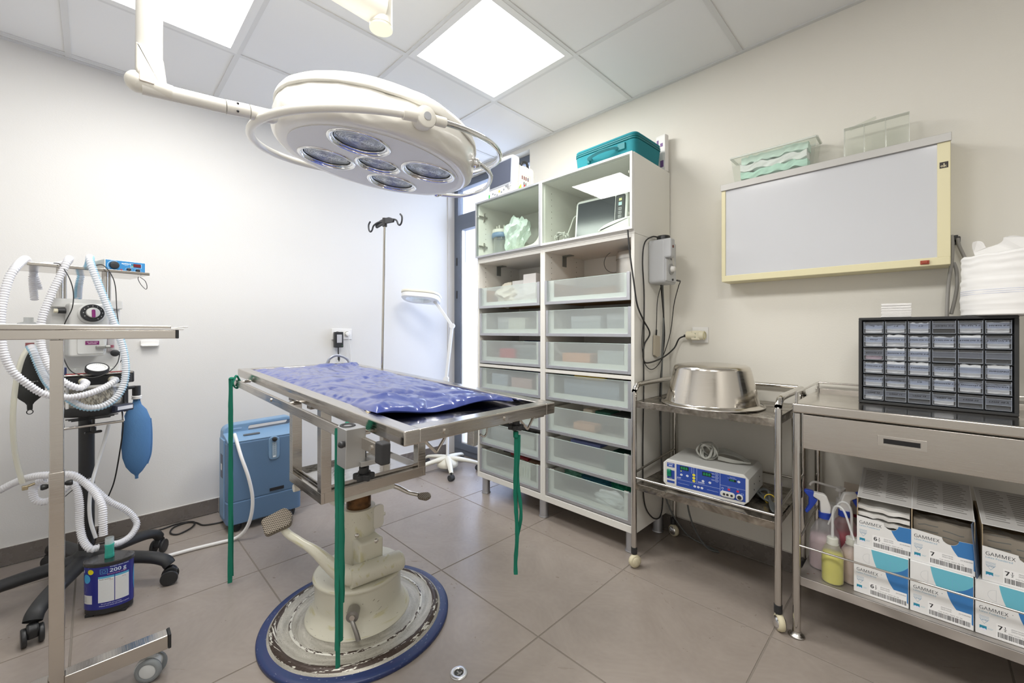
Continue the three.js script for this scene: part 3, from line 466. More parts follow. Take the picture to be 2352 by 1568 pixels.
// ---------------------------------------------------------------- two white drawer cabinets
const CAB = { z: 0.41, x: [0.905, 1.4975, 2.09], y0: 0.117, y1: 2.0, ym: 1.60 };
const frost = phy([0.82, 0.89, 0.87], { transmission: 0.70, roughness: 0.36, thickness: 0, ior: 1.45 });
const frostEdge = std([0.62, 0.74, 0.70], 0.3);
const clearG = phy([0.90, 0.965, 0.92], { transmission: 1, roughness: 0, ior: 1.5, thickness: 0 });
const DRAWERS = [[1.272, 1.412], [1.088, 1.240], [0.901, 1.055], [0.717, 0.868], [0.527, 0.680], [0.344, 0.499], [0.157, 0.312]];
{
  const lbl = ['tall white drawer cabinet beside the glazed door, patient monitor on top', 'tall white drawer cabinet beside the trolley, teal case on top'];
  const shelfLine = std([0.70, 0.685, 0.63], 0.5), dark = std([0.28, 0.30, 0.29], 0.5, 0.6), brown = std([0.33, 0.17, 0.06], 0.8);
  for (let k = 0; k < 2; k++) {
    const x0 = CAB.x[k], x1 = CAB.x[k + 1], cx = (x0 + x1) / 2, w = x1 - x0, th = 0.018, zb = 0.012;
    const { t, p } = roomThing('drawer_cabinet', lbl[k], 'cabinet', [cx, 0, 0.2], 'white drawer cabinets');
    const f = CAB.z;
    p('side_panel', BB(x0, CAB.y0, zb, x0 + th, CAB.ym, f, 0.001), MT.cabinet); p('side_panel', BB(x1 - th, CAB.y0, zb, x1, CAB.ym, f, 0.001), MT.cabinet);
    p('upper_side_panel', BB(x0, CAB.ym + 0.001, zb, x0 + th, CAB.y1, f, 0.001), MT.cabinet); p('upper_side_panel', BB(x1 - th, CAB.ym + 0.001, zb, x1, CAB.y1, f, 0.001), MT.cabinet);
    p('bottom_panel', BB(x0 + th, CAB.y0, zb, x1 - th, CAB.y0 + 0.034, f, 0.001), MT.cabinet);
    p('middle_panel', BB(x0 + th, CAB.ym - th, zb, x1 - th, CAB.ym, f, 0.001), MT.cabinet);
    p('upper_floor', BB(x0 + th, CAB.ym + 0.001, zb, x1 - th, CAB.ym + 0.02, f, 0.001), MT.cabinet);
    p('top_panel', BB(x0 + th, CAB.y1 - th, zb, x1 - th, CAB.y1, f, 0.001), MT.cabinet);
    p('back_panel', BB(x0 + 0.004, CAB.y0, 0.006, x1 - 0.004, CAB.y1 - 0.004, zb, 0), MT.cabinet);
    p('shelf', BB(x0 + th, 0.876, zb, x1 - th, 0.894, f - 0.002, 0.001), MT.cabinet);
    for (const [lx, lz] of k ? [[x1 - 0.05, 0.35], [x0 + 0.05, 0.055], [x1 - 0.05, 0.055]] : [[x0 + 0.035, 0.36], [x1 - 0.032, 0.36], [x0 + 0.035, 0.055], [x1 - 0.032, 0.055]]) p('leg', T(LA([[0, 0], [0.03, 0], [0.031, 0.004], [0.026, 0.008], [0.026, CAB.y0]], 28), lx, 0, lz), MT.alu, 'grey metal leg');
    // shelf-pin holes and brackets in the open bay and behind glass
    const holes = []; for (let i = 0; i < 9; i++) for (const z of [0.35, 0.1]) holes.push(T(RZ(C(0.0028, 0.002, 0, 0, 0, 0.0028, 10), PI / 2), x0 + th + 0.0005, 1.62 + 0.036 * i + 0.03, z));
    for (let i = 0; i < 5; i++) for (const z of [0.35, 0.1]) holes.push(T(RZ(C(0.0028, 0.002, 0, 0, 0, 0.0028, 10), PI / 2), x0 + th + 0.0005, 1.43 + 0.032 * i, z));
    p('pin_holes', M(holes), std([0.35, 0.34, 0.3], 0.8)).userData.kind = 'stuff';
    p('corner_bracket', M(BB(x0 + th, 1.515, 0.205, x0 + th + 0.003, 1.58, 0.245, 0.0005), BB(x0 + th, 1.577, 0.205, x0 + th + 0.06, 1.581, 0.245, 0.0005)), dark);
    // glass door with pale frame
    const d0 = x0 + 0.001, d1 = x1 - 0.001, y0 = 1.618, y1 = 1.998, z0 = f + 0.002, z1 = f + 0.022, fw = 0.012;
    const door = p('glass_door', M(BB(d0, y0, z0, d0 + fw, y1, z1, 0.001), BB(d1 - fw, y0, z0, d1, y1, z1, 0.001), BB(d0 + fw, y0, z0, d1 - fw, y0 + fw, z1, 0.001), BB(d0 + fw, y1 - fw, z0, d1 - fw, y1, z1, 0.001)), k ? MT.white : MT.alu);
    p('pane', T(new THREE.PlaneGeometry(d1 - d0 - 0.008, y1 - y0 - 0.008), (d0 + d1) / 2, (y0 + y1) / 2, z1 - 0.003), clearG, undefined, door);
    const hx = k ? x1 - th - 0.004 : x0 + th + 0.004, sg = k ? -1 : 1;
    for (const y of [1.70, 1.905]) p('hinge', M(BB(hx - 0.004, y - 0.007, 0.34, hx + 0.006 * sg, y + 0.007, f + 0.01, 0.001), BB(hx - 0.003, y - 0.03, 0.362, hx + 0.003, y + 0.03, 0.374, 0.001), T(RZ(C(0.013, 0.006), PI / 2), hx + 0.004 * sg, y, 0.368)), MT.steelShine, 'steel cup hinge', door);
    // seven drawers with frosted fronts
    DRAWERS.forEach(([y0, y1], i) => {
      const a = x0 + th + 0.003, b = x1 - th - 0.003, zf = f - 0.004, fr = 0.017;
      const pull = i === 0 ? 0.012 : 0;
      const d = p('drawer', M(BB(a, y0, zf - 0.018, a + fr, y1, zf + pull, 0.0008), BB(b - fr, y0, zf - 0.018, b, y1, zf + pull, 0.0008), BB(a + fr, y0, zf - 0.018, b - fr, y0 + fr, zf + pull, 0.0008)), MT.alu, 'aluminium edged drawer front');
      p('frosted_glass', T(new THREE.PlaneGeometry(b - a - 2 * fr + 0.008, y1 - y0 - fr + 0.003), (a + b) / 2, (y0 + y1 + fr - 0.005) / 2, zf - 0.005), frost, undefined, d);
      p('glass_edge', BB(a + fr, y1 - 0.003, zf - 0.009, b - fr, y1 - 0.001, zf - 0.0045, 0), frostEdge, undefined, d);
      p('drawer_box', M(BB(a + 0.012, y0 + 0.008, 0.05, b - 0.012, y0 + 0.016, zf - 0.02, 0), BB(a + 0.012, y0 + 0.008, 0.05, a + 0.024, y1 - 0.012, zf - 0.02, 0), BB(b - 0.024, y0 + 0.008, 0.05, b - 0.012, y1 - 0.012, zf - 0.02, 0), BB(a + 0.012, y0 + 0.008, 0.05, b - 0.012, y1 - 0.02, 0.062, 0)), i === 0 ? brown : MT.cabinet, undefined, d);
      p('front_border', M(BB(a + fr, y0 + fr, zf - 0.022, a + fr + 0.03, y1 - 0.002, zf - 0.018, 0), BB(b - fr - 0.03, y0 + fr, zf - 0.022, b - fr, y1 - 0.002, zf - 0.018, 0), BB(a + fr + 0.03, y0 + fr, zf - 0.022, b - fr - 0.03, y0 + fr + 0.026, zf - 0.018, 0)), MT.cabinet, undefined, d);
    });
  }
}
// ---------------------------------------------------------------- what lies in the drawers
{
  const box = (name, label, cat, x, y, z, w, h, d, col, turn = 0, rough = 0.7) => solo(name, label, cat, M(B(w, h, d, 0, h / 2, 0, 0.003), B(w * 0.96, 0.001, d * 0.04, 0, h + 0.0003, 0, 0)), std(col, rough), undefined, [x, y, z], turn);
  const fl = (i) => DRAWERS[i][0] + 0.0165;
  const X0 = CAB.x[0] + 0.05, X1 = CAB.x[1] + 0.05;
  // left column
  box('carton', 'white carton behind frosted glass, topmost left drawer', 'carton', X0 + 0.345, fl(0), 0.25, 0.11, 0.198, 0.12, [0.82, 0.8, 0.78]);
  box('carton', 'low white carton standing in the topmost left drawer', 'carton', X0 + 0.22, fl(0), 0.23, 0.12, 0.168, 0.1, [0.8, 0.8, 0.79]);
  { const g = new THREE.IcosahedronGeometry(0.075, 4), q = g.attributes.position; for (let i = 0; i < q.count; i++) { const v = V(q.getX(i), q.getY(i), q.getZ(i)), k = 1 + 0.3 * n3(v.x * 22, v.y * 22, v.z * 22); q.setXYZ(i, v.x * k * 1.5, (v.y * k + 0.075) * 1.05, v.z * k); } g.computeVertexNormals(); solo('cloth_bundle', 'crumpled cream cloth heaped in the topmost left drawer', 'cloth', g, std([0.82, 0.78, 0.66], 0.95), undefined, [X0 + 0.10, fl(0), 0.24]); }
  { const g = new THREE.IcosahedronGeometry(0.045, 3), q = g.attributes.position; for (let i = 0; i < q.count; i++) { const v = V(q.getX(i), q.getY(i), q.getZ(i)), k = 1 + 0.4 * n3(v.x * 40, v.y * 40, v.z * 40); q.setXYZ(i, v.x * k * 1.3, v.y * k, v.z * k); } g.computeVertexNormals(); solo('plastic_bag', 'crinkled clear plastic bag behind the low white carton', 'bag', g, phy([0.85, 0.87, 0.85], { transmission: 0.7, roughness: 0.25, thickness: 0 }), undefined, [X0 + 0.27, fl(0) + 0.155, 0.10]); }
  box('picture_card', 'small framed card leaning in the open left bay', 'card', X0 + 0.44, fl(0) + 0.0, 0.12, 0.07, 0.24, 0.012, [0.45, 0.26, 0.12]);
  box('carton', 'cream carton behind frosted glass, second left drawer', 'carton', X0 + 0.27, fl(1), 0.28, 0.15, 0.10, 0.14, [0.82, 0.80, 0.70]);
  box('carton', 'grey carton behind frosted glass, second left drawer', 'carton', X0 + 0.12, fl(1), 0.24, 0.12, 0.11, 0.16, [0.55, 0.56, 0.58]);
  box('carton', 'red carton behind frosted glass, third left drawer', 'carton', X0 + 0.20, fl(2), 0.32, 0.14, 0.085, 0.1, [0.62, 0.06, 0.08]);
  for (let i = 0; i < 3; i++) box('small_box', ['small navy box, leftmost of three above the red carton', 'small navy box, middle of three above the red carton', 'small navy box, rightmost of three above the red carton'][i], 'box', X0 + 0.26 + i * 0.055, fl(2) + 0.115, 0.22, 0.05, 0.022, 0.05, [0.03, 0.05, 0.14]);
  box('carton', 'dark grey carton behind frosted glass, third left drawer', 'carton', X0 + 0.34, fl(2), 0.24, 0.2, 0.112, 0.22, [0.25, 0.26, 0.27]);
  box('carton', 'pink carton behind frosted glass, fourth left drawer', 'carton', X0 + 0.33, fl(3), 0.32, 0.18, 0.085, 0.1, [0.72, 0.48, 0.46]);
  box('carton', 'bluish carton behind frosted glass, fourth left drawer', 'carton', X0 + 0.13, fl(3), 0.32, 0.15, 0.1, 0.1, [0.55, 0.58, 0.68]);
  box('carton', 'dark carton at the back of the fourth left drawer', 'carton', X0 + 0.24, fl(3), 0.16, 0.4, 0.128, 0.14, [0.05, 0.06, 0.12]);
  box('carton', 'grey carton behind frosted glass, sixth left drawer', 'carton', X0 + 0.13, fl(5), 0.26, 0.2, 0.115, 0.2, [0.45, 0.45, 0.45]);
  box('carton', 'pale carton behind frosted glass, sixth left drawer', 'carton', X0 + 0.37, fl(5), 0.3, 0.14, 0.1, 0.14, [0.72, 0.72, 0.66]);
  for (let i = 0; i < 3; i++) {
    const tex = canvasTex(64, 256, (c) => { c.fillStyle = '#e9ecdc'; c.fillRect(0, 0, 64, 256); c.save(); c.translate(42, 240); c.rotate(-PI / 2); c.fillStyle = '#5d7a62'; c.font = 'bold 34px serif'; c.fillText('Dr.Fischer', 0, 0); c.restore(); });
    const t = thing('spine_box', ['cream upright carton with printed spine, leftmost in the lowest left drawer', 'cream upright carton with printed spine, middle one in the lowest left drawer', 'cream upright carton with printed spine, rightmost in the lowest left drawer'][i], 'box', [X0 + 0.315 + i * 0.042, fl(6), 0.35], 0, 'cream printed cartons');
    P(t, 'body', B(0.039, 0.118, 0.06, 0, 0.059, 0, 0.002), std([0.8, 0.82, 0.7], 0.7));
    P(t, 'print', T(new THREE.PlaneGeometry(0.036, 0.11), 0, 0.059, 0.0306), std([1, 1, 1], 0.7, 0, { map: tex }));
  }
  const flat = (label, x, y, z, w, d, h, col, rx = 0, ry = 0) => { const g = B(w, h, d, 0, 0, 0, h * 0.3); g.rotateX(rx); g.rotateY(ry); return solo('instrument_case', label, 'case', g, std(col, 0.6), undefined, [x, y, z]); };
  flat('dark red slim case lying on top in the lowest left drawer', X0 + 0.27, fl(6) + 0.125, 0.30, 0.2, 0.05, 0.02, [0.3, 0.02, 0.03], 0.1, -0.2);
  flat('black slim case lying on top in the lowest left drawer', X0 + 0.17, fl(6) + 0.128, 0.26, 0.16, 0.06, 0.02, [0.03, 0.03, 0.03], 0.0, 0.2);
  flat('brown pouch lying on top in the lowest left drawer', X0 + 0.42, fl(6) + 0.125, 0.3, 0.1, 0.1, 0.022, [0.16, 0.09, 0.05], 0.05, 0.3);
  flat('dark grey pouch lying in the sixth left drawer', X0 + 0.36, fl(5) + 0.122, 0.24, 0.22, 0.1, 0.018, [0.14, 0.13, 0.13], 0, 0.1);
  // right column
  { const t = thing('steel_pot', 'round grey metal tin standing in the open right bay', 'tin', [1.955, fl(0), 0.17]);
    P(t, 'wall', LA([[0, 0], [0.09, 0], [0.092, 0.004], [0.092, 0.225], [0.089, 0.225]], 40), std([0.62, 0.6, 0.56], 0.35, 0.9)); P(t, 'lid', LA([[0.094, 0.225], [0.095, 0.24], [0.093, 0.262], [0.08, 0.266], [0, 0.266]], 40), std([0.66, 0.64, 0.6], 0.3, 0.9)); }
  solo('wire_ring', 'thin grey wire loop hanging beside the metal tin', 'wire', RY(TO(0.062, 0.0018, 50), 0.2), MT.darkGreyCable, undefined, [1.80, 1.525, 0.115]);
  box('carton', 'orange carton behind frosted glass, third right drawer', 'carton', X1 + 0.16, fl(2), 0.33, 0.19, 0.075, 0.08, [0.72, 0.34, 0.18]);
  box('carton', 'grey carton behind frosted glass, third right drawer', 'carton', X1 + 0.37, fl(2), 0.25, 0.16, 0.095, 0.2, [0.5, 0.52, 0.53]);
  box('carton', 'grey carton behind frosted glass, second right drawer', 'carton', X1 + 0.19, fl(1), 0.22, 0.2, 0.10, 0.2, [0.45, 0.48, 0.5]);
  box('carton', 'dark grey carton behind frosted glass, second right drawer', 'carton', X1 + 0.40, fl(1), 0.22, 0.14, 0.11, 0.2, [0.38, 0.4, 0.42]);
  box('carton', 'wide slate carton behind frosted glass, fourth right drawer', 'carton', X1 + 0.25, fl(3), 0.3, 0.36, 0.112, 0.12, [0.28, 0.32, 0.4]);
  flat('yellow edged folder on top in the fourth right drawer', X1 + 0.24, fl(3) + 0.126, 0.32, 0.2, 0.08, 0.02, [0.62, 0.4, 0.04]);
  flat('dark folder on top in the fourth right drawer', X1 + 0.4, fl(3) + 0.126, 0.31, 0.1, 0.08, 0.02, [0.05, 0.04, 0.03]);
  flat('dark green folder on top in the fourth right drawer', X1 + 0.08, fl(3) + 0.124, 0.31, 0.12, 0.08, 0.02, [0.05, 0.08, 0.06]);
  box('carton', 'orange low carton behind frosted glass, fifth right drawer', 'carton', X1 + 0.21, fl(4) + 0.02, 0.33, 0.14, 0.04, 0.07, [0.75, 0.4, 0.24]);
  flat('cream striped pack on top in the fifth right drawer', X1 + 0.225, fl(4) + 0.128, 0.31, 0.06, 0.08, 0.024, [0.66, 0.6, 0.48]);
  flat('green bundle on top in the fifth right drawer', X1 + 0.31, fl(4) + 0.122, 0.28, 0.1, 0.1, 0.024, [0.02, 0.12, 0.08]);
  flat('dark tray on top in the fifth right drawer', X1 + 0.41, fl(4) + 0.118, 0.25, 0.14, 0.16, 0.02, [0.06, 0.07, 0.07]);
  flat('lilac flat case lying on top in the sixth right drawer', X1 + 0.2, fl(5) + 0.126, 0.26, 0.2, 0.16, 0.02, [0.16, 0.19, 0.42]);
  { const gs = []; for (let i = 0; i < 9; i++) gs.push(B(0.012, 0.1, 0.24, i * 0.0165, 0.05, 0, 0.004)); const t = thing('file_row', 'row of dark green folders in the sixth right drawer', 'folders', [X1 + 0.34, fl(5), 0.22]); gs.forEach((g) => P(t, 'folder', g, std([0.03, 0.14, 0.11], 0.7))); }
  const bag = (label, x, y, z, sx, sy, sz, col, s) => { const g = new THREE.IcosahedronGeometry(0.06, 5), q = g.attributes.position; for (let i = 0; i < q.count; i++) { const v = V(q.getX(i), q.getY(i), q.getZ(i)), k = 1 + 0.25 * n3(v.x * 25 + s, v.y * 25, v.z * 25) + 0.08 * n3(v.x * 80, v.y * 80 + s, v.z * 80); q.setXYZ(i, v.x * k * sx, v.y * k * sy, v.z * k * sz); } g.computeVertexNormals(); return solo('cloth_pack', label, 'cloth', g, std(col, 0.7), undefined, [x, y, z]); };
  bag('green crumpled cloth pack at the right of the lowest right drawer', X1 + 0.42, fl(6) + 0.105, 0.26, 1.2, 0.55, 1.4, [0.01, 0.22, 0.13], 1);
  bag('teal knitted cloth pack in the lowest right drawer', X1 + 0.26, fl(6) + 0.112, 0.27, 1.7, 0.42, 1.3, [0.02, 0.13, 0.2], 5);
  bag('white cloth pack pressed to the lowest right drawer front', X1 + 0.38, fl(6) + 0.05, 0.35, 1.6, 0.8, 0.4, [0.8, 0.82, 0.82], 9);
  bag('pale green cloth pack at the left of the lowest right drawer', X1 + 0.10, fl(6) + 0.11, 0.28, 1.1, 0.4, 1.0, [0.16, 0.4, 0.3], 13);
}
// ---------------------------------------------------------------- behind the glass doors and on top of the cabinets
{
  // suction jar
  const t = thing('suction_jar', 'clear suction jar with blue collar behind the left glass door', 'jar', [0.985, 1.6205, 0.26]);
  const blue = plastic([0.17, 0.27, 0.42]);
  P(t, 'base', LA([[0, 0], [0.062, 0], [0.066, 0.006], [0.064, 0.02], [0.056, 0.026], [0, 0.026]], 40), blue);
  P(t, 'jar_wall', LA([[0.051, 0.026], [0.053, 0.03], [0.054, 0.155], [0.052, 0.155], [0.051, 0.03]], 40), MT.clear);
  P(t, 'collar', LA([[0.055, 0.15], [0.064, 0.152], [0.066, 0.165], [0.063, 0.182], [0.055, 0.184]], 40), blue, 'blue clamp collar');
  const lid = P(t, 'lid', LA([[0.06, 0.182], [0.063, 0.19], [0.06, 0.206], [0.03, 0.21], [0, 0.21]], 40), MT.cream);
  for (const [x, z] of [[-0.03, 0.01], [0.005, 0.02], [0.034, 0.0]]) P(lid, 'spigot', C(0.007, 0.03, x, 0.222, z), MT.cream);
}
{ // pump beside the jar, bag of tubing
  const t = thing('suction_pump', 'cream plastic pump housing behind the left glass door', 'pump', [1.335, 1.6205, 0.22]);
  P(t, 'body', M(EX(shape([[-0.27, 0], [0.13, 0], [0.13, 0.15, 0.05], [0.06, 0.15, 0.05], [-0.0, 0.06, 0.04], [-0.15, 0.05, 0.02], [-0.2, 0.12, 0.02], [-0.25, 0.12, 0.02]], 0.02), 0.16, 0.012, 3).translate(0, 0, -0.08)), MT.cream);
  const g = new THREE.IcosahedronGeometry(0.085, 5), q = g.attributes.position; for (let i = 0; i < q.count; i++) { const v = V(q.getX(i), q.getY(i), q.getZ(i)), k = 1 + 0.32 * n3(v.x * 16, v.y * 16, v.z * 16) + 0.1 * n3(v.x * 55, v.y * 55, v.z * 55); q.setXYZ(i, v.x * k * 1.05 + v.y * 0.35, v.y * k * 1.35, v.z * k * 0.75); } g.computeVertexNormals();
  solo('green_bag', 'crinkled pale green plastic bag leaning on the cream pump', 'bag', g, phy([0.84, 0.94, 0.88], { transmission: 0.45, roughness: 0.3, thickness: 0, clearcoat: 0.5 }), undefined, [1.185, 1.745, 0.315]);
}
{ // screen unit with cable bundle behind the right glass door
  const t = thing('screen_unit', 'white framed flat screen unit with touch keys behind the right glass door', 'screen', [1.815, 1.6205, 0.30], R(4));
  const W2 = 0.325, H2 = 0.255;
  P(t, 'body', EX(rrect(W2, H2, 0.03, 0, H2 / 2), 0.05, 0.008, 3).translate(0, 0, -0.05).rotateX(R(-6)), MT.white);
  P(t, 'screen', EX(rrect(W2 - 0.09, H2 - 0.03, 0.008, -0.03, H2 / 2 - 0.002), 0.004, 0.001).translate(0, 0, -0.001).rotateX(R(-6)), std([0.05, 0.055, 0.062], 0.12));
  const key = P(t, 'key_strip', EX(rrect(0.055, H2 - 0.03, 0.01, 0.12, H2 / 2 - 0.002), 0.004, 0.001).translate(0, 0, -0.0008).rotateX(R(-6)), std([0.018, 0.018, 0.022], 0.2));
  const tex = canvasTex(64, 256, (c) => { c.fillStyle = '#17181c'; c.fillRect(0, 0, 64, 256); c.fillStyle = '#e8e49a'; c.fillRect(20, 14, 24, 18); c.fillStyle = '#bfe0e6'; c.fillRect(18, 42, 28, 24); c.strokeStyle = '#e8e8e8'; c.lineWidth = 2; for (let i = 0; i < 6; i++) { c.strokeRect(20, 82 + i * 27, 24, 16); c.beginPath(); c.arc(32, 90 + i * 27, 5, 0, 7); c.stroke(); } });
  P(key, 'key_print', T(new THREE.PlaneGeometry(0.045, 0.2), 0.12, H2 / 2 + 0.002, 0.0035).rotateX(R(-6)), std([1, 1, 1], 0.3, 0, { map: tex }));
  const t2 = thing('white_device', 'low rounded white device lying before the screen unit', 'device', [1.985, 1.6205, 0.355]);
  P(t2, 'body', EX(shape([[-0.13, 0.02, 0.02], [0.07, 0.0, 0.004], [0.07, 0.075, 0.01], [-0.02, 0.07, 0.04], [-0.10, 0.05, 0.04]], 0.02), 0.07, 0.01, 3).translate(0, 0.002, -0.035), MT.offwhite);
  P(t2, 'base', B(0.2, 0.004, 0.075, -0.03, 0.002, 0, 0.001), MT.clear);
  const pts = []; for (let i = 0; i < 70; i++) { const a = i * 0.82, r = 0.036 + 0.012 * n2(i * 0.4, 3); pts.push([1.592 + Math.cos(a) * r, 1.66 + Math.sin(a) * r * 0.85 + 0.006 * n2(i * 0.5, 1), 0.35 + 0.02 * Math.sin(a * 1.3 + i)]); }
  solo('cable_bundle', 'bundled grey cable behind the right glass door', 'cable', M(TB(pts, 0.0032, 600, false, 7), TB([[1.6, 1.64, 0.33], [1.615, 1.72, 0.3], [1.63, 1.785, 0.28], [1.648, 1.79, 0.27], [1.655, 1.73, 0.27], [1.65, 1.66, 0.28]], 0.0045, 60)), std([0.5, 0.5, 0.46], 0.5));
}
{ // patient monitor
  const t = thing('patient_monitor', 'white patient monitor with dark screen on top of the left cabinet', 'monitor', [1.118, 2.0005, 0.27], R(-3));
  const face = shape([[-0.125, 0.0, 0.02], [0.125, 0.0, 0.02], [0.13, 0.245, 0.03], [0.0, 0.262, 0.12], [-0.12, 0.235, 0.03]], 0.02);
  P(t, 'bezel', EX(face, 0.05, 0.008, 3).translate(0, 0, 0.075).rotateX(R(-3)), MT.white);
  P(t, 'screen_frame', EX(rrect(0.226, 0.176, 0.01, 0.002, 0.146), 0.004, 0.001).translate(0, 0, 0.1235).rotateX(R(-3)), std([0.36, 0.38, 0.42], 0.4));
  P(t, 'screen', EX(rrect(0.204, 0.154, 0.003, 0.002, 0.147), 0.003, 0.0005).translate(0, 0, 0.126).rotateX(R(-3)), std([0.075, 0.085, 0.12], 0.15));
  P(t, 'badge', T(RX(C(0.009, 0.004), PI / 2), 0, 0.248, 0.117), MT.alu);
  const keyM = std([0.2, 0.22, 0.24], 0.4), dz = 0.1235;
  [[-0.07, 0.042], [-0.048, 0.032], [-0.026, 0.025], [0.018, 0.034], [0.042, 0.045], [0.062, 0.060]].forEach(([x, y]) => P(t, 'key', T(RX(C(0.0062, 0.004), PI / 2), x, y - 0.004, dz), keyM));
  P(t, 'alarm_key', T(RX(C(0.009, 0.004), PI / 2), -0.004, 0.04, dz), std([0.78, 0.45, 0.12], 0.4), 'orange key');
  P(t, 'power_key', T(EX(rrect(0.012, 0.03, 0.005), 0.004, 0.001), -0.108, 0.026, dz - 0.001), std([0.05, 0.42, 0.08], 0.4), 'green key');
  P(t, 'dial', T(RX(LA([[0, 0.012], [0.014, 0.012], [0.017, 0.008], [0.0185, 0]], 28), PI / 2), 0.094, 0.05, dz), MT.alu);
  const body = P(t, 'housing', EX(shape([[-0.105, 0, 0.01], [0.118, 0, 0.01], [0.118, 0.19, 0.02], [0.09, 0.22, 0.03], [-0.105, 0.21, 0.03]], 0.015), 0.16, 0.01).translate(0, 0, -0.085), MT.offwhite);
  P(body, 'carry_handle', TB([[0.1, 0.2, 0.03], [0.105, 0.228, 0.015], [0.105, 0.232, -0.02], [0.1, 0.2, -0.04]], 0.0085, 30), MT.blackPl);
  const port = canvasTex(128, 128, (c) => { c.fillStyle = '#d8d6d0'; c.fillRect(0, 0, 128, 128); c.fillStyle = '#6b2b2b'; for (const [x, y] of [[14, 16], [38, 18], [62, 20], [88, 22]]) { c.fillRect(x, y, 12, 34); } c.fillStyle = '#333'; for (const [x, y] of [[36, 70], [60, 76]]) c.fillRect(x, y, 10, 40); c.fillStyle = '#557'; c.fillRect(86, 26, 12, 20); });
  P(body, 'socket_panel', T(RY(new THREE.PlaneGeometry(0.09, 0.09), PI / 2), 0.119, 0.1, 0.0), std([1, 1, 1], 0.5, 0, { map: port }));
  const lead = thing('sensor_leads', 'coloured clip leads and thin cable lying before the patient monitor', 'leads', [1.245, 2.0005, 0.365]);
  const cols = [[0.5, 0.02, 0.02], [0.05, 0.45, 0.06], [0.6, 0.5, 0.05], [0.35, 0.02, 0.02]];
  cols.forEach((c, i) => P(lead, 'clip', M(B(0.013, 0.022, 0.016, 0.012 + 0.014 * i, 0.012 + (i % 2) * 0.012, -0.012 + 0.012 * (i % 3), 0.003), C(0.004, 0.03, 0.012 + 0.014 * i, 0.03, -0.01 + 0.01 * (i % 3))), std(c, 0.5), ['red clip', 'green clip', 'yellow clip', 'dark red clip'][i]));
  P(lead, 'lead_wire', M(TB([[0.04, 0.08, -0.04], [0.0, 0.085, -0.01], [-0.035, 0.05, 0.01], [-0.035, 0.015, 0.02], [-0.01, 0.006, 0.024]], 0.0017, 50), TB([[-0.05, 0.004, 0.03], [-0.02, 0.012, 0.02], [0.0, 0.018, 0.015], [0.01, 0.01, 0.01]], 0.003, 30), TB([[-0.04, 0.004, 0.02], [-0.02, 0.008, 0.03], [0.0, 0.006, 0.03], [0.02, 0.012, 0.02]], 0.0025, 30)), std([0.62, 0.55, 0.45], 0.5));
  solo('clear_tub', 'grey clear tub behind the patient monitor', 'tub', LA([[0, 0], [0.045, 0], [0.05, 0.005], [0.054, 0.045], [0.058, 0.047], [0.056, 0.06], [0, 0.062]], 32), phy([0.6, 0.65, 0.62], { transmission: 0.5, roughness: 0.2, thickness: 0 }), undefined, [1.345, 2.0005, 0.2]);
}
{ // teal case and flat white pack
  const teal = std([0.015, 0.21, 0.25], 0.9, 0, bump(grainTex, 0.0008)), trim = std([0.0, 0.155, 0.175], 0.6);
  const t = thing('carry_case', 'teal fabric carry case with handle on top of the right cabinet', 'case', [1.886, 2.0005, 0.225], R(-1.5));
  const sh = (w, d, r) => rrect(w, d, r), body = EX(sh(0.385, 0.275, 0.035), 0.092, 0.006, 3).rotateX(-PI / 2);
  { const q = body.attributes.position; for (let i = 0; i < q.count; i++) { const k = lerp(0.955, 1, clamp(q.getY(i) / 0.09)); q.setX(i, q.getX(i) * k); q.setZ(i, q.getZ(i) * k); } body.computeVertexNormals(); }
  P(t, 'body', UV(body), teal);
  P(t, 'zip_band', M(...[0.092, 0.102].map((y) => EX(sh(0.39, 0.28, 0.037), 0.009, 0.003, 2).rotateX(-PI / 2).translate(0, y, 0))), trim);
  P(t, 'lid', UV(EX(sh(0.386, 0.276, 0.036), 0.016, 0.007, 3).rotateX(-PI / 2).translate(0, 0.110, 0)), teal);
  const h = P(t, 'handle', UV(M(SW([[-0.085, 0.055, 0.137], [-0.07, 0.06, 0.158], [0, 0.064, 0.17], [0.07, 0.066, 0.158], [0.085, 0.064, 0.137]], () => 0.013, 50, 14, false, 0.4, 1))), std([0.05, 0.25, 0.29], 0.9, 0, bump(grainTex, 0.0008)));
  P(h, 'handle_tab', M(B(0.018, 0.034, 0.012, -0.092, 0.054, 0.14, 0.003)), trim); P(h, 'handle_tab', M(B(0.045, 0.034, 0.01, 0.112, 0.066, 0.139, 0.003)), trim);
  P(t, 'zip_pull', M(B(0.006, 0.03, 0.006, 0.188, 0.086, -0.11, 0.002)), trim);
  const pk = thing('paper_pack', 'tall white and purple packet leaning on the wall behind the teal case', 'packet', [2.062, 2.0005, 0.045], R(-8));
  const tex = canvasTex(128, 256, (c) => { c.fillStyle = '#eceae6'; c.fillRect(0, 0, 128, 256); c.fillStyle = '#7c5b8f'; c.fillRect(8, 20, 30, 80); c.fillRect(60, 50, 40, 26); c.fillRect(60, 180, 50, 50); });
  P(pk, 'body', B(0.06, 0.205, 0.035, 0, 0.1025, 0, 0.006), std([0.8, 0.78, 0.75], 0.7)); P(pk, 'print', T(new THREE.PlaneGeometry(0.054, 0.19), 0, 0.1, 0.0178), std([1, 1, 1], 0.6, 0, { map: tex }));
}
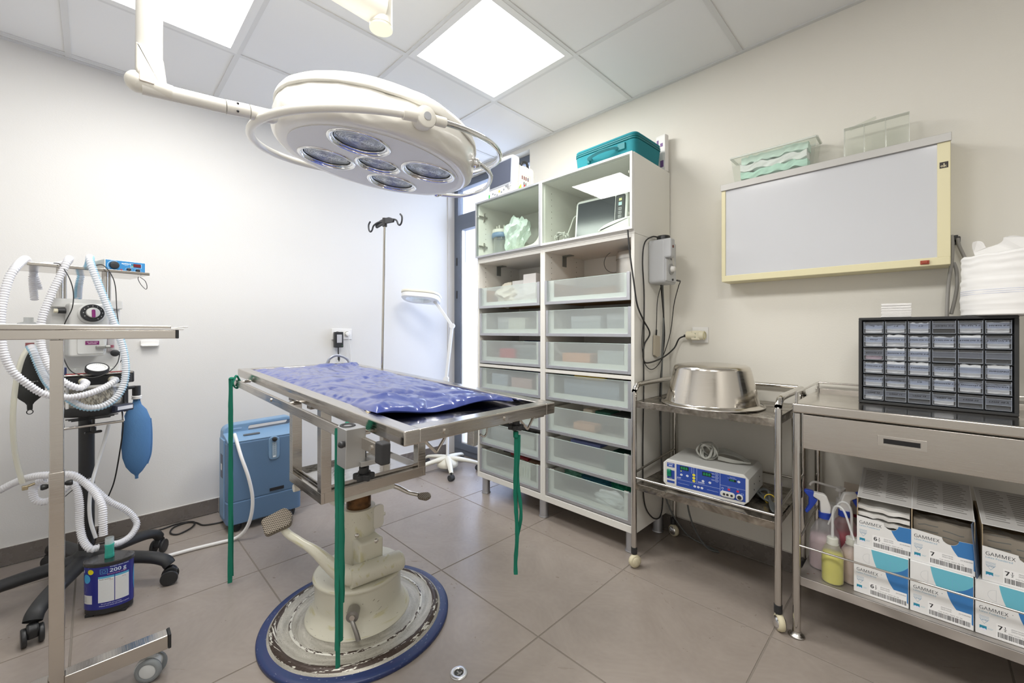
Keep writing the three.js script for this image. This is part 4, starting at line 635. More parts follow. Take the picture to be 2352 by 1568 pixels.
// ---------------------------------------------------------------- steel trolley with round basin and electrosurgical unit
const wornSteel = std([0.50, 0.48, 0.45], 0.5, 0.95, { roughnessMap: mottleTex, map: dtex(512, 512, (u, v) => { const q = 0.12 * per(u, v, 6, 6, 1) + 0.1 * per(u, v, 22, 22, 4), sp = per(u, v, 45, 45, 7) > 0.93 ? -0.35 : 0; return [0.84 + q + sp, 0.82 + q + sp, 0.79 + q + sp]; }, { srgb: true, rep: 2 }), ...bump(mottleTex, 0.0003) });
const tubeM = std([0.62, 0.60, 0.57], 0.22, 1, { roughnessMap: mottleTex });
{
  const x0 = 2.122, x1 = 2.712, zf = 0.472, zb = 0.022, yt = 0.862, r = 0.0125;
  const { t, p } = roomThing('steel_trolley', 'two-shelf tubular steel trolley on castors beside the drawer cabinet', 'trolley', [(x0 + x1) / 2, 0, (zf + zb) / 2]);
  for (const x of [x0, x1]) p('end_frame', TB([[x, 0.07, zf], [x, 0.4, zf], [x, yt - 0.07, zf], [x, yt - 0.03, zf - 0.006], [x, yt - 0.006, zf - 0.03], [x, yt, zf - 0.07], [x, yt, 0.25], [x, yt, zb + 0.07], [x, yt - 0.006, zb + 0.03], [x, yt - 0.03, zb + 0.006], [x, yt - 0.07, zb], [x, 0.4, zb], [x, 0.07, zb]], r, 160, false, 16), tubeM);
  p('back_rail', ROD([x0 + 0.02, yt, zb], [x1 - 0.02, yt, zb], 0.010), tubeM);
  for (const y of [0.785, 0.395]) p(y > 0.6 ? 'top_shelf' : 'lower_shelf', UV(M(BB(x0 + 0.006, y - 0.004, zb + 0.004, x1 - 0.006, y, zf - 0.004, 0.001), BB(x0 + 0.006, y - 0.03, zf - 0.008, x1 - 0.006, y, zf - 0.003, 0.001), BB(x0 + 0.006, y - 0.03, zb + 0.003, x1 - 0.006, y, zb + 0.008, 0.001), BB(x0 + 0.006, y - 0.03, zb, x0 + 0.011, y, zf - 0.004, 0.001), BB(x1 - 0.011, y - 0.03, zb, x1 - 0.006, y, zf - 0.004, 0.001))), wornSteel);
  p('front_rail', ROD([x0, 0.423, zf], [x1, 0.423, zf], 0.0055), tubeM);
  p('rear_rail', ROD([x0, 0.445, zb], [x1, 0.445, zb], 0.0055), tubeM);
  for (const x of [x0, x1]) p('side_rail', ROD([x, 0.47, zb + 0.008], [x, 0.445, zf - 0.008], 0.0055), tubeM);
  const tyre = std([0.66, 0.60, 0.42], 0.55);
  for (const [x, z, a, k] of [[x0, zf, R(-25), 0], [x1, zf, R(35), 1], [x0, zb + 0.02, R(70), 1], [x1, zb + 0.02, R(20), 1]]) {
    const c = p('castor', M(C(0.014, 0.03, x, 0.078, z, 0.014), C(0.008, 0.02, x, 0.058, z)), MT.blackPl, 'black castor socket');
    const wl = (g) => T(RY(RZ(g, -PI / 2), a), x + 0.006, 0.0305, z + 0.004);
    p('tyre', wl(LA([[0.0, -0.012], [0.022, -0.012], [0.029, -0.009], [0.0305, 0], [0.029, 0.009], [0.022, 0.012], [0, 0.012]], 36)), tyre, 'cream rubber tyre', c);
    p('hub_cap', wl(M(LA([[0.0225, 0.011], [0.02, 0.015], [0.013, 0.0185], [0, 0.02]], 32), LA([[0.0225, -0.011], [0.02, -0.015], [0.013, -0.0185], [0, -0.02]], 32))), k ? MT.chrome : tyre, k ? 'chrome hub cap' : 'cream hub cap', c);
  }
}
{
  const t = thing('steel_basin', 'upturned stainless steel basin on the top trolley shelf', 'basin', [2.412, 0.7858, 0.30]);
  P(t, 'bowl', UV(LA([[0.211, 0.002], [0.213, 0.004], [0.208, 0.0085], [0.197, 0.011], [0.192, 0.018], [0.160, 0.160], [0.155, 0.172], [0.144, 0.178], [0.12, 0.181], [0, 0.182]], 96)), std([0.62, 0.58, 0.52], 0.30, 1, { roughnessMap: brushTex, ...bump(brushTex, 0.00004) }));
  P(t, 'rim', LA([[0.205, 0.001], [0.211, 0.0], [0.2145, 0.003], [0.2125, 0.007], [0.206, 0.0095]], 96), MT.steelShine);
}
{ // electrosurgical unit
  const Wd = 0.352, Hh = 0.132, D = 0.25;
  const t = thing('electrosurgical_unit', 'grey electrosurgical unit with blue front panel on the lower trolley shelf', 'medical device', [2.412, 0.3965, 0.282], R(3));
  const oct = shape([[-Wd / 2 + 0.018, 0.008], [Wd / 2 - 0.018, 0.008], [Wd / 2, 0.026], [Wd / 2, Hh - 0.018], [Wd / 2 - 0.018, Hh], [-Wd / 2 + 0.018, Hh], [-Wd / 2, Hh - 0.018], [-Wd / 2, 0.026]]);
  P(t, 'housing', EX(oct, D, 0.0015, 1).translate(0, 0, -D / 2), std([0.56, 0.56, 0.53], 0.5));
  P(t, 'front_bezel', EX(oct, 0.012, 0.003, 2).translate(0, 0, D / 2 - 0.004), std([0.76, 0.76, 0.73], 0.45));
  for (const [x, z] of [[-0.14, 0.1], [0.14, 0.1], [-0.14, -0.1], [0.14, -0.1]]) P(t, 'foot', C(0.01, 0.009, x, 0.0045, z), MT.rubber);
  const tex = canvasTex(1024, 384, (c, w, h) => {
    c.fillStyle = '#d9d8d2'; c.fillRect(0, 0, w, h); c.fillStyle = '#2b4ba3'; c.fillRect(158, 8, 858, 368);
    c.fillRect(28, 8, 106, 72); c.fillRect(28, 130, 106, 150); c.fillRect(28, 310, 106, 40);
    c.strokeStyle = '#dfe6f5'; c.lineWidth = 3; const ln = (...p) => { c.beginPath(); c.moveTo(p[0], p[1]); for (let i = 2; i < p.length; i += 2) c.lineTo(p[i], p[i + 1]); c.stroke(); };
    ln(430, 8, 430, 250); ln(158, 258, 720, 258); ln(720, 8, 720, 376); ln(720, 190, 1016, 190); ln(180, 318, 330, 318); ln(560, 318, 700, 318);
    c.fillStyle = '#eef1f7'; c.font = 'bold 34px sans-serif'; c.fillText('200', 48, 66); c.font = 'bold 17px sans-serif'; c.fillText('SURTRON', 36, 30); c.font = 'bold 30px sans-serif'; c.fillText('CUT', 166, 240); c.fillText('COAG', 446, 240); c.font = '13px sans-serif'; c.fillText('POWER', 56, 272); c.fillText('Max Power', 836, 40); c.fillText('Electrode Current', 810, 58);
    for (const [x, y] of [[206, 22], [500, 40]]) { c.fillStyle = '#06231c'; c.fillRect(x, y, 118, 66); c.fillStyle = '#1fae6c'; c.font = 'bold 54px monospace'; c.fillText('888', x + 8, y + 52); }
    c.fillStyle = '#06231c'; c.fillRect(826, 66, 84, 34); c.fillStyle = '#1fae6c'; c.font = 'bold 30px monospace'; c.fillText('888', 834, 94);
    const dot = (x, y, r, f) => { c.fillStyle = f; c.beginPath(); c.ellipse(x, y, r, r * 1.05, 0, 0, 7); c.fill(); };
    for (const y of [130, 180, 228]) dot(392, y, 20, '#e9dc3c');
    for (const [x, y] of [[226, 170], [306, 168], [510, 196], [596, 196], [940, 82], [404, 314], [450, 314], [496, 314]]) { dot(x, y, 17, '#e9ecf2'); dot(x, y, 6, '#8f98ad'); }
    dot(222, 110, 9, '#d7e04a'); dot(356, 304, 10, '#0b7a4c');
    for (const y of [40, 90, 140]) { c.strokeStyle = '#dfe6f5'; c.beginPath(); c.ellipse(680, y, 19, 20, 0, 0, 7); c.stroke(); dot(680, y, 5, '#dfe6f5'); c.fillStyle = '#dfe6f5'; c.fillRect(612, y - 4, 40, 3); c.fillRect(618, y + 4, 34, 3); }
    c.fillStyle = '#dfe6f5'; for (let i = 0; i < 5; i++) c.fillRect(378, 14 + i * 20, 22, 3); ln(362, 14, 362, 112);
    for (const [x, y] of [[812, 222], [914, 220]]) { c.fillStyle = '#d8283e'; c.fillRect(x, y, 28, 30); }
    c.fillStyle = '#dfe6f5'; c.font = '16px sans-serif'; c.fillText('OUT', 810, 214); c.fillText('IN', 918, 212); c.fillRect(740, 226, 22, 3); c.beginPath(); c.arc(750, 236, 12, 0, 7); c.stroke(); ln(738, 286, 752, 262, 766, 286, 738, 286); c.strokeRect(968, 254, 22, 24); c.fillText('2m', 938, 274);
  });
  const fp = P(t, 'front_panel', T(new THREE.PlaneGeometry(Wd - 0.018, Hh - 0.03), 0, Hh / 2 + 0.004, D / 2 + 0.0085), std([1, 1, 1], 0.4, 0, { map: tex }));
  P(t, 'power_switch', M(B(0.019, 0.032, 0.008, -0.1475, 0.0735, D / 2 + 0.011, 0.002), B(0.016, 0.014, 0.006, -0.1475, 0.08, D / 2 + 0.0145, 0.002)), std([0.0, 0.22, 0.11], 0.25), 'green rocker switch');
  const sock = (x, w) => EX(rrect(w, 0.024, 0.012), 0.006, 0.002).translate(x, 0.037, D / 2 + 0.008);
  P(t, 'socket_plate', M(sock(0.098, 0.056)), std([0.72, 0.72, 0.69], 0.45)); P(t, 'socket_plate', M(sock(0.143, 0.026)), std([0.72, 0.72, 0.69], 0.45));
  for (const x of [0.085, 0.098, 0.114, 0.143]) P(t, 'socket_hole', T(RX(C(x > 0.13 ? 0.008 : 0.0048, 0.002), PI / 2), x, 0.037, D / 2 + 0.0145), MT.blackMatt);
  for (const [y, z] of [[0.08, -0.06], [0.06, -0.06], [0.075, 0.04], [0.05, 0.04]]) P(t, 'side_screw', T(RZ(C(0.003, 0.002), PI / 2), Wd / 2 + 0.0005, y, z), MT.rubber);
  // cable coils
  const pts = []; for (let i = 0; i < 46; i++) { const a = i * 1.05, q = i / 46, r = 0.034 + 0.006 * Math.sin(i * 1.7); pts.push([2.395 + Math.cos(a) * r * 0.9 + 0.03 * (q - 0.5), 0.5305 + 0.038 + Math.sin(a) * 0.032 + 0.004 * n2(i, 2), 0.29 + Math.sin(a * 0.5 + i) * 0.026]); }
  const loops = [];
  for (let k = 0; k < 4; k++) loops.push(TB([[2.41, 0.55 + 0.008 * k, 0.28], [2.45, 0.558 + 0.004 * k, 0.25 - 0.01 * k], [2.51 + 0.008 * k, 0.548, 0.235], [2.54 + 0.006 * k, 0.539, 0.26], [2.50, 0.536 + 0.003 * k, 0.285], [2.44, 0.54 + 0.004 * k, 0.295]], 0.0042, 70));
  solo('cable_coil', 'grey coiled lead lying on top of the electrosurgical unit', 'cable', M(TB(pts, 0.0044, 500, false, 8), ...loops), std([0.42, 0.42, 0.38], 0.5));
  const tie = thing('tied_cable', 'dark cable tied with a yellow band at the right of the lower trolley shelf', 'cable', [2.64, 0.3965, 0.28]);
  const cs = []; for (let k = 0; k < 6; k++) { const o = 0.007 * (k - 2.5); cs.push(TB([[-0.055, 0.012 + 0.004 * (k % 3), -0.05 + o * 1.4], [-0.05, 0.02, -0.085 + o], [-0.02, 0.016 + 0.003 * k, -0.07 + o], [0.0, 0.014 + 0.004 * (k % 3), 0.0 + o * 0.5], [0.02, 0.014, 0.06 + o], [0.04, 0.01, 0.1 + o], [0.052, 0.008, 0.10 - o], [0.03, 0.009, 0.04 - o], [-0.02, 0.012, -0.01 + o], [-0.055, 0.012 + 0.004 * (k % 3), -0.05 + o * 1.4]], 0.0038, 90, false, 7)); }
  P(tie, 'loops', M(cs), MT.darkGreyCable); P(tie, 'band', T(RY(RX(TO(0.019, 0.0022, 30), 0.0), R(20)), 0.0, 0.016, 0.0), std([0.7, 0.52, 0.05], 0.6), 'yellow rubber band');
}
// ---------------------------------------------------------------- long steel bench with drawer
const BN = { x0: 2.768, x1: 3.74, zf: 0.462, zb: 0.028, top: 0.853, sh: 0.221 };
{
  const { x0, x1, zf, zb, top, sh } = BN;
  const { t, p } = roomThing('steel_bench', 'long stainless steel work bench with one drawer and a low shelf', 'bench', [(x0 + x1) / 2, 0, (zf + zb) / 2]);
  for (const [x, z] of [[x0, zf], [x1, zf], [x0, zb], [x1, zb]]) {
    p('leg', M(C(0.0135, 0.69, x, 0.345 + 0.005, z), C(0.0145, 0.145, x, 0.745, z)), tubeM);
    p('foot_flange', T(LA([[0, 0], [0.024, 0], [0.027, 0.002], [0.024, 0.006], [0.0138, 0.012], [0.0138, 0.02]], 32), x, 0, z), MT.steelRough);
  }
  p('worktop', UV(M(BB(x0 - 0.012, top - 0.034, zb - 0.012, x1 + 0.012, top, zf + 0.012, 0.006), BB(x0 - 0.01, top - 0.002, zb - 0.012, x1 + 0.01, top + 0.012, zb - 0.004, 0.002))), MT.steel);
  const dr = p('drawer', UV(M(BB(x0 + 0.02, 0.692, zf - 0.006, x1 - 0.02, 0.814, zf + 0.004, 0.0015), BB(x0 + 0.02, 0.694, zb + 0.02, x1 - 0.02, 0.70, zf - 0.006, 0), BB(x0 + 0.02, 0.694, zb + 0.02, x0 + 0.026, 0.81, zf - 0.006, 0), BB(x1 - 0.026, 0.694, zb + 0.02, x1 - 0.02, 0.81, zf - 0.006, 0))), MT.steel);
  const hs = rrect(0.116, 0.034, 0.002), hole = new THREE.Path(); { const q = rrect(0.088, 0.017, 0.003).getPoints(6); hole.setFromPoints(q.reverse()); hs.holes.push(hole); }
  p('pull_plate', T(EX(hs, 0.003, 0.0006), 3.05, 0.759, zf + 0.004), MT.steelShine, undefined, dr);
  p('pull_recess', T(B(0.086, 0.015, 0.001, 0, 0, 0, 0), 3.05, 0.759, zf + 0.0048), std([0.012, 0.012, 0.014], 0.15), 'dark recessed pull', dr);
  // gallery rail round the top
  const gy = top + 0.038;
  p('gallery_rail', M(ROD([x0, gy, zf], [x0, gy, zb], 0.004), ROD([x0, gy, zb], [x1, gy, zb], 0.004), S(0.0042, x0, gy, zb)), tubeM);
  for (const [x, z] of [[x0, zf], [x0, zb], [3.25, zb]]) p('gallery_post', C(0.0042, 0.04, x, top + 0.019, z), tubeM);
  const rusty = std([1, 1, 1], 0.5, 0.8, { map: dtex(512, 512, (u, v) => { const q = 0.1 * per(u, v, 5, 5, 2), r2 = per(u, v, 8, 8, 6) + 0.4 * per(u, v, 30, 30, 9); return r2 > 1.12 ? [0.5, 0.3, 0.2] : [0.75 + q, 0.73 + q, 0.71 + q]; }, { srgb: true, rep: 1.5 }) });
  p('low_shelf', UV(M(BB(x0 + 0.004, sh - 0.004, zb, x1 - 0.004, sh, zf, 0.001), BB(x0 + 0.004, sh - 0.031, zf - 0.005, x1 - 0.004, sh, zf + 0.001, 0.001), BB(x0 + 0.004, sh - 0.031, zb, x1 - 0.004, sh, zb + 0.005, 0.001))), rusty);
  p('shelf_wire', ROD([x0, 0.336, zf + 0.006], [x1, 0.336, zf + 0.006], 0.0035), tubeM);
  p('side_wire', ROD([x0, 0.336, zf], [x0, 0.35, zb], 0.0035), tubeM);
}
// ---------------------------------------------------------------- black small-parts organiser: 36 clear drawers
{
  const x0 = 2.928, x1 = 3.308, y0 = BN.top + 0.0005, y1 = 1.166, zf = 0.285, zb = 0.145, w = x1 - x0, h = y1 - y0;
  const t = thing('drawer_organiser', 'black organiser with thirty-six small clear drawers on the bench', 'organiser', [(x0 + x1) / 2, y0, (zf + zb) / 2]);
  const D = zf - zb, hz = D / 2, bl = std([0.028, 0.029, 0.03], 0.55, 0, bump(grainTex, 0.0002)), m = 0.012, cw = (w - 2 * m) / 6, rh = (h - 2 * m) / 6;
  P(t, 'frame', M(BB(-w / 2, 0, -hz, w / 2, m - 0.002, hz, 0.003), BB(-w / 2, h - m + 0.002, -hz, w / 2, h, hz, 0.003), BB(-w / 2, 0.008, -hz, -w / 2 + m - 0.002, h - 0.008, hz, 0.003), BB(w / 2 - m + 0.002, 0.008, -hz, w / 2, h - 0.008, hz, 0.003), BB(-w / 2 + 0.004, 0.004, -hz, w / 2 - 0.004, h - 0.004, -hz + 0.004, 0)), bl);
  for (let i = 1; i < 6; i++) P(t, 'upright', B(0.004, h - 0.014, D - 0.02, -w / 2 + m + i * cw, h / 2, -0.006, 0.0008), bl);
  for (let i = 1; i < 6; i++) P(t, 'divider', B(w - 0.02, 0.003, D - 0.022, 0, m + i * rh, -0.007, 0.0008), bl);
  const words = [['0', '2.0', '– 3.0', 'VICRYL 4-0', 'VICRYL 3.0', 'VICRYL 6-0'], ['vicryl', 'ETHILON 2.0', 'ETHILON 3.0', 'ETHILON 4.0', 'ETHILON 5.0', 'ETHILON 6.0'], ['BIOSYN 3.0', 'BIOSYN 5.0', 'BIOSYN 6.0', '', '', ''], ['ETHILON 2.0', 'ETHILON 4.0', 'ETHIBOND', 'PDS II 0 (3.0)', '', 'SURGIPRO'], ['MONOSYN 3/0', 'MONOSYN 3.0', '1/0', 'MONOSYN 2.0', 'Monocryl 0', 'MONOCRYL 0'], ['LAME 10', 'LAME 11', 'LAME 15', 'LAME 20', 'LAME 22', 'LAME 40 A']];
  const atlas = canvasTex(1536, 768, (c) => { c.fillStyle = '#ccd3e2'; c.fillRect(0, 0, 1536, 768); words.forEach((row, r) => row.forEach((s, k) => { c.save(); c.translate(k * 256 + 128, r * 128 + 78); c.rotate((n2(r * 3, k * 5)) * 0.04); c.fillStyle = '#23262e'; c.font = 'italic bold ' + (s.length > 11 ? 33 : 40) + 'px sans-serif'; c.textAlign = 'center'; c.fillText(s, 0, 0); c.restore(); })); });
  const labM = phy([1, 1, 1], { map: atlas, transmission: 0.84, roughness: 0.12, thickness: 0 }), pane = phy([0.90, 0.92, 0.95], { transmission: 0.93, roughness: 0.08, thickness: 0 }), edge = phy([0.62, 0.67, 0.74], { transmission: 0.6, roughness: 0.2, thickness: 0 });
  const ord = ['first', 'second', 'third', 'fourth', 'fifth', 'sixth'], pw = cw - 0.006, ph = rh - 0.006;
  const fill = ['334034', '454453', '155000', '455355', '323433', '100200'];
  for (let r = 0; r < 6; r++) for (let k = 0; k < 6; k++) {
    const X = -w / 2 + m + (k + 0.5) * cw, Y = h - m - (r + 0.5) * rh;
    const d = P(t, 'drawer', T(new THREE.PlaneGeometry(pw, ph), X, Y, hz - 0.004), pane, 'small clear drawer');
    const lg = new THREE.PlaneGeometry(pw, ph * 0.4), u = lg.attributes.uv; for (let i = 0; i < 4; i++) u.setXY(i, (k + u.getX(i)) / 6, 1 - (r + 1 - u.getY(i)) / 6);
    P(d, 'label_strip', T(lg, X, Y + ph * 0.1, hz - 0.001), labM);
    P(d, 'drawer_edge', M(B(pw, 0.0014, 0.006, X, Y + ph * 0.31, hz - 0.001, 0), B(pw, 0.0014, 0.006, X, Y - ph * 0.11, hz - 0.001, 0), B(0.0014, ph, 0.004, X - pw / 2, Y, hz - 0.004, 0), B(0.0014, ph, 0.004, X + pw / 2, Y, hz - 0.004, 0), B(pw, 0.0014, 0.004, X, Y - ph / 2, hz - 0.004, 0)), edge);
    P(d, 'drawer_tray', B(pw, 0.0012, D - 0.03, X, Y - ph / 2 + 0.001, -0.008, 0), edge);
    const f = +fill[r][k];
    if (f) {
      const ht = [0, 0.25, 0.4, 0.62, 0.8, 0.97][f] * ph, g = new THREE.BoxGeometry(pw - 0.008, ht, 0.05, 8, 6, 1), q = g.attributes.position;
      for (let i = 0; i < q.count; i++) { const x = q.getX(i), y = q.getY(i); q.setZ(i, q.getZ(i) + 0.0025 * n2(x * 60 + r * 7, y * 90 + k * 5)); if (y > 0) q.setY(i, y + 0.003 * n2(x * 50 + k * 3, r * 9)); else q.setY(i, y + 0.0012 * Math.abs(x) / pw * 2); }
      g.computeVertexNormals();
      solo('paper_packet', `white paper packets in the ${ord[k]} drawer of the ${ord[r]} row of the black organiser`, 'packet', g, r === 2 && k === 0 ? std([0.55, 0.4, 0.45], 0.8) : MT.paper, 'white packets in the organiser drawers', [(x0 + x1) / 2 + X, y0 + Y - ph / 2 + 0.0022 + ht / 2, (zf + zb) / 2 + hz - 0.034]);
    }
  }
  // stack of gauze and paper roll on top
  const gz = thing('gauze_stack', 'small stack of folded white gauze on the black organiser', 'gauze', [3.028, y1 + 0.0005, 0.235], R(3));
  for (let i = 0; i < 11; i++) { const g = B(0.078 + 0.003 * rnd(), 0.0043, 0.07, 0.001 * (rnd() - 0.5), 0.0023 + i * 0.0045, 0, 0.0019), q = g.attributes.position; for (let j = 0; j < q.count; j++) q.setY(j, q.getY(j) + 0.0012 * n2(q.getX(j) * 25 + i, q.getZ(j) * 20) * (i / 11)); g.computeVertexNormals(); P(gz, 'pad', g, MT.paper); }
  const ro = thing('paper_roll', 'large white paper towel roll on the black organiser', 'paper roll', [3.315, y1 + 0.0005, 0.20]);
  const prof = []; for (let i = 0; i <= 40; i++) { const y = 0.19 * i / 40; prof.push([0.126 + 0.0012 * n2(y * 60, 4) + 0.0015 * Math.sin(y * 30), y]); }
  const rg = LA([[0.02, 0.0], ...prof, [0.12, 0.195], [0.03, 0.193], [0.028, 0.19]], 72); { const q = rg.attributes.position; for (let i = 0; i < q.count; i++) { const x = q.getX(i), y = q.getY(i), z = q.getZ(i), k = 1 + 0.01 * n3(x * 14, y * 40, z * 14); q.setXYZ(i, x * k, y + (y > 0.15 ? 0.006 * n2(x * 9, z * 9) : 0), z * k); } rg.computeVertexNormals(); }
  P(ro, 'wound_paper', rg, MT.paper);
  P(ro, 'printed_line', M(...[0.068, 0.074, 0.08].map((y) => LA([[0.1275, y], [0.1282, y + 0.001], [0.1275, y + 0.002]], 72))), std([0.68, 0.70, 0.80], 0.9), 'pale blue printed lines');
  const sh = new THREE.Shape(); sh.moveTo(-0.06, -0.02); sh.bezierCurveTo(-0.065, 0.02, -0.075, 0.03, -0.07, 0.05); sh.bezierCurveTo(-0.05, 0.06, -0.045, 0.045, -0.04, 0.03); sh.bezierCurveTo(-0.02, 0.034, 0.0, 0.04, -0.004, 0.055); sh.bezierCurveTo(0.02, 0.066, 0.04, 0.045, 0.055, 0.05); sh.lineTo(0.075, -0.02);
  const sg = EX(sh, 0.0012); { const q = sg.attributes.position; for (let i = 0; i < q.count; i++) q.setZ(i, q.getZ(i) + 0.012 * n2(q.getX(i) * 20, q.getY(i) * 14)); sg.computeVertexNormals(); }
  P(ro, 'loose_sheet', T(sg, -0.03, 0.195, 0.02), MT.paper);
}
// ---------------------------------------------------------------- glove boxes on the low shelf
{
  const front = (size, half) => canvasTex(512, 600, (c) => {
    c.fillStyle = '#efefee'; c.fillRect(0, 0, 512, 600);
    c.fillStyle = '#6fc1d6'; c.beginPath(); c.moveTo(170, 0); c.quadraticCurveTo(190, 150, 230, 235); c.quadraticCurveTo(400, 260, 512, 120); c.lineTo(512, 0); c.fill();
    c.fillStyle = '#3c7fc0'; c.beginPath(); c.moveTo(300, 210); c.quadraticCurveTo(330, 430, 512, 545); c.lineTo(512, 100); c.quadraticCurveTo(420, 230, 300, 210); c.fill();
    c.strokeStyle = '#cfd2d4'; c.lineWidth = 3; c.beginPath(); c.arc(150, 130, 62, PI / 2, PI * 1.5); c.closePath(); c.stroke(); c.strokeStyle = '#79b9da'; c.beginPath(); c.arc(350, 150, 55, -PI / 2, PI / 2); c.closePath(); c.stroke();
    c.fillStyle = '#33363b'; c.font = '52px sans-serif'; c.fillText('GAMMEX', 22, 318); c.font = '12px sans-serif'; c.fillText('®', 262, 290); c.fillStyle = '#7fa9c4'; c.font = '27px sans-serif'; c.fillText('Latex Powdered', 24, 350);
    c.strokeStyle = '#7fa3bf'; c.lineWidth = 2.5; c.beginPath(); c.moveTo(26, 422); c.lineTo(96, 422); c.lineTo(62, 474); c.closePath(); c.stroke(); for (const y of [392, 401, 410]) { c.beginPath(); c.moveTo(24, y); c.lineTo(98, y); c.stroke(); } c.fillStyle = '#6d93b3'; c.font = 'bold 19px sans-serif'; c.fillText('LATEX', 33, 442);
    c.fillStyle = '#2b8fae'; c.fillRect(26, 500, 54, 36); c.fillStyle = '#eef'; c.beginPath(); c.arc(42, 540, 12, 0, 7); c.arc(64, 540, 12, 0, 7); c.fill(); c.fillStyle = '#9fc5d3'; c.fillRect(88, 512, 40, 3); c.fillRect(88, 522, 34, 3);
    c.fillStyle = '#fafafa'; c.fillRect(150, 425, 350, 160); c.fillStyle = '#1f2023'; c.font = 'bold 66px sans-serif'; c.fillText(size[0], 160, 492); if (size[1]) { c.font = 'bold 28px sans-serif'; c.fillText('1', 206, 464); c.fillRect(202, 468, 24, 3); c.fillText('2', 206, 494); }
    c.font = '17px sans-serif'; c.fillText('2022/10/26', 256, 452); c.fillText('2025/10/26', 256, 474); c.fillText('2210283905', 400, 462); c.font = '13px sans-serif'; c.fillText('Order Number  826244  566  90g', 236, 508);
    let x = 160; const q = mk(size[0] * 31 + 5); while (x < 490) { const w = 2 + Math.floor(q() * 5); c.fillStyle = '#2a2a2c'; c.fillRect(x, 520, w, 54); x += w + 2 + Math.floor(q() * 4); }
  });
  const text = canvasTex(256, 256, (c) => { c.fillStyle = '#c9c7c4'; c.fillRect(0, 0, 256, 256); c.fillStyle = '#85837f'; for (const [x, w] of [[18, 96], [134, 104]]) for (let i = 0; i < 15; i++) c.fillRect(x, 22 + i * 14, w * (0.75 + 0.25 * ((i * 7) % 5) / 4), 5); });
  const card = std([0.80, 0.80, 0.79], 0.6), kraft = std([0.47, 0.37, 0.24], 0.85), textM = std([1, 1, 1], 0.6, 0, { map: text });
  const W1 = 0.138, H1 = 0.160, D1 = 0.25, zf = 0.432, sizes = [[6, 1], [7, 0], [7, 1]], nm = ['six and a half', 'seven', 'seven and a half'];
  const packM = phy([0.78, 0.77, 0.74], { roughness: 0.35, clearcoat: 0.6, clearcoatRoughness: 0.2 }), packC = canvasTex(256, 128, (c) => { c.fillStyle = '#d9d7d2'; c.fillRect(0, 0, 256, 128); c.fillStyle = '#9aa6b0'; for (let i = 0; i < 10; i++) c.fillRect(20 + (i % 2) * 110, 14 + i * 10, 90, 3); c.fillStyle = '#4a8fc0'; c.font = 'bold 22px sans-serif'; c.fillText('Ansell', 26, 74); });
  sizes.forEach((s, i) => {
    const X = 2.997 + i * 0.1405, tx = front(s), fm = std([1, 1, 1], 0.5, 0, { map: tx });
    const b = thing('glove_box', `closed white and blue glove box marked ${nm[i]} on the low bench shelf`, 'glove box', [X, BN.sh + 0.0005, zf - D1 / 2], 0, 'closed glove boxes');
    P(b, 'carton', B(W1, H1, D1, 0, H1 / 2, 0, 0.002), card);
    P(b, 'front_print', T(new THREE.PlaneGeometry(W1 - 0.003, H1 - 0.003), 0, H1 / 2, D1 / 2 + 0.0004), fm);
    // torn-open box on top of it
    const lh = H1 * 0.60, set = [0.006, 0.004, 0.012][i], o = thing('open_glove_box', `torn-open glove box marked ${nm[i]} with packets showing, on the upper layer`, 'glove box', [X + set, BN.sh + H1 + 0.0012, zf - D1 / 2 - 0.008], R([1, -0.5, 1][i]), 'torn-open glove boxes');
    const th = 0.0016, lf = new THREE.Shape(); lf.moveTo(-W1 / 2, 0); lf.lineTo(W1 / 2, 0); lf.lineTo(W1 / 2, lh); lf.lineTo(0.036, lh - 0.002); lf.absarc(0.018, lh - 0.002, 0.018, 0, PI, true); lf.lineTo(-W1 / 2, lh + 0.004); lf.closePath();
    P(o, 'front_flap', EX(lf, th).translate(0, 0, D1 / 2 - th), card);
    const pg = new THREE.ShapeGeometry(lf), u = pg.attributes.uv, q = pg.attributes.position; for (let j = 0; j < u.count; j++) u.setXY(j, (q.getX(j) + W1 / 2) / W1, q.getY(j) / H1);
    P(o, 'front_print', T(pg, 0, 0, D1 / 2 + 0.0005), fm);
    P(o, 'side_wall', BB(-W1 / 2, 0, -D1 / 2, -W1 / 2 + th, H1, D1 / 2 - th, 0), kraft); P(o, 'side_wall', BB(W1 / 2 - th, 0, -D1 / 2, W1 / 2, H1, D1 / 2 - th, 0), kraft);
    P(o, 'bottom', BB(-W1 / 2, 0, -D1 / 2, W1 / 2, th, D1 / 2 - th, 0), kraft); P(o, 'back_wall', BB(-W1 / 2, 0, -D1 / 2, W1 / 2, H1, -D1 / 2 + th, 0), kraft);
    const tilt = R(10), lid = BB(-W1 / 2, 0, -D1, W1 / 2, th, 0, 0), lp = T(RX(new THREE.PlaneGeometry(W1 - 0.004, D1 - 0.004), -PI / 2), 0, th + 0.0004, -D1 / 2);
    P(o, 'lid', T(RX(lid, tilt), 0, H1, D1 / 2 - 0.012), card); P(o, 'lid_print', T(RX(lp, tilt), 0, H1, D1 / 2 - 0.012), textM);
    if (i === 2) P(o, 'torn_flap', T(RY(RX(B(0.055, H1 * 0.98, 0.0018, 0, H1 * 0.49, 0, 0), R(-4)), R(78)), -W1 / 2 - 0.006, 0.002, D1 / 2 - 0.012), std([0.10, 0.14, 0.22], 0.6), 'dark inner side of a torn flap');
    const n = i === 0 ? 5 : 3;
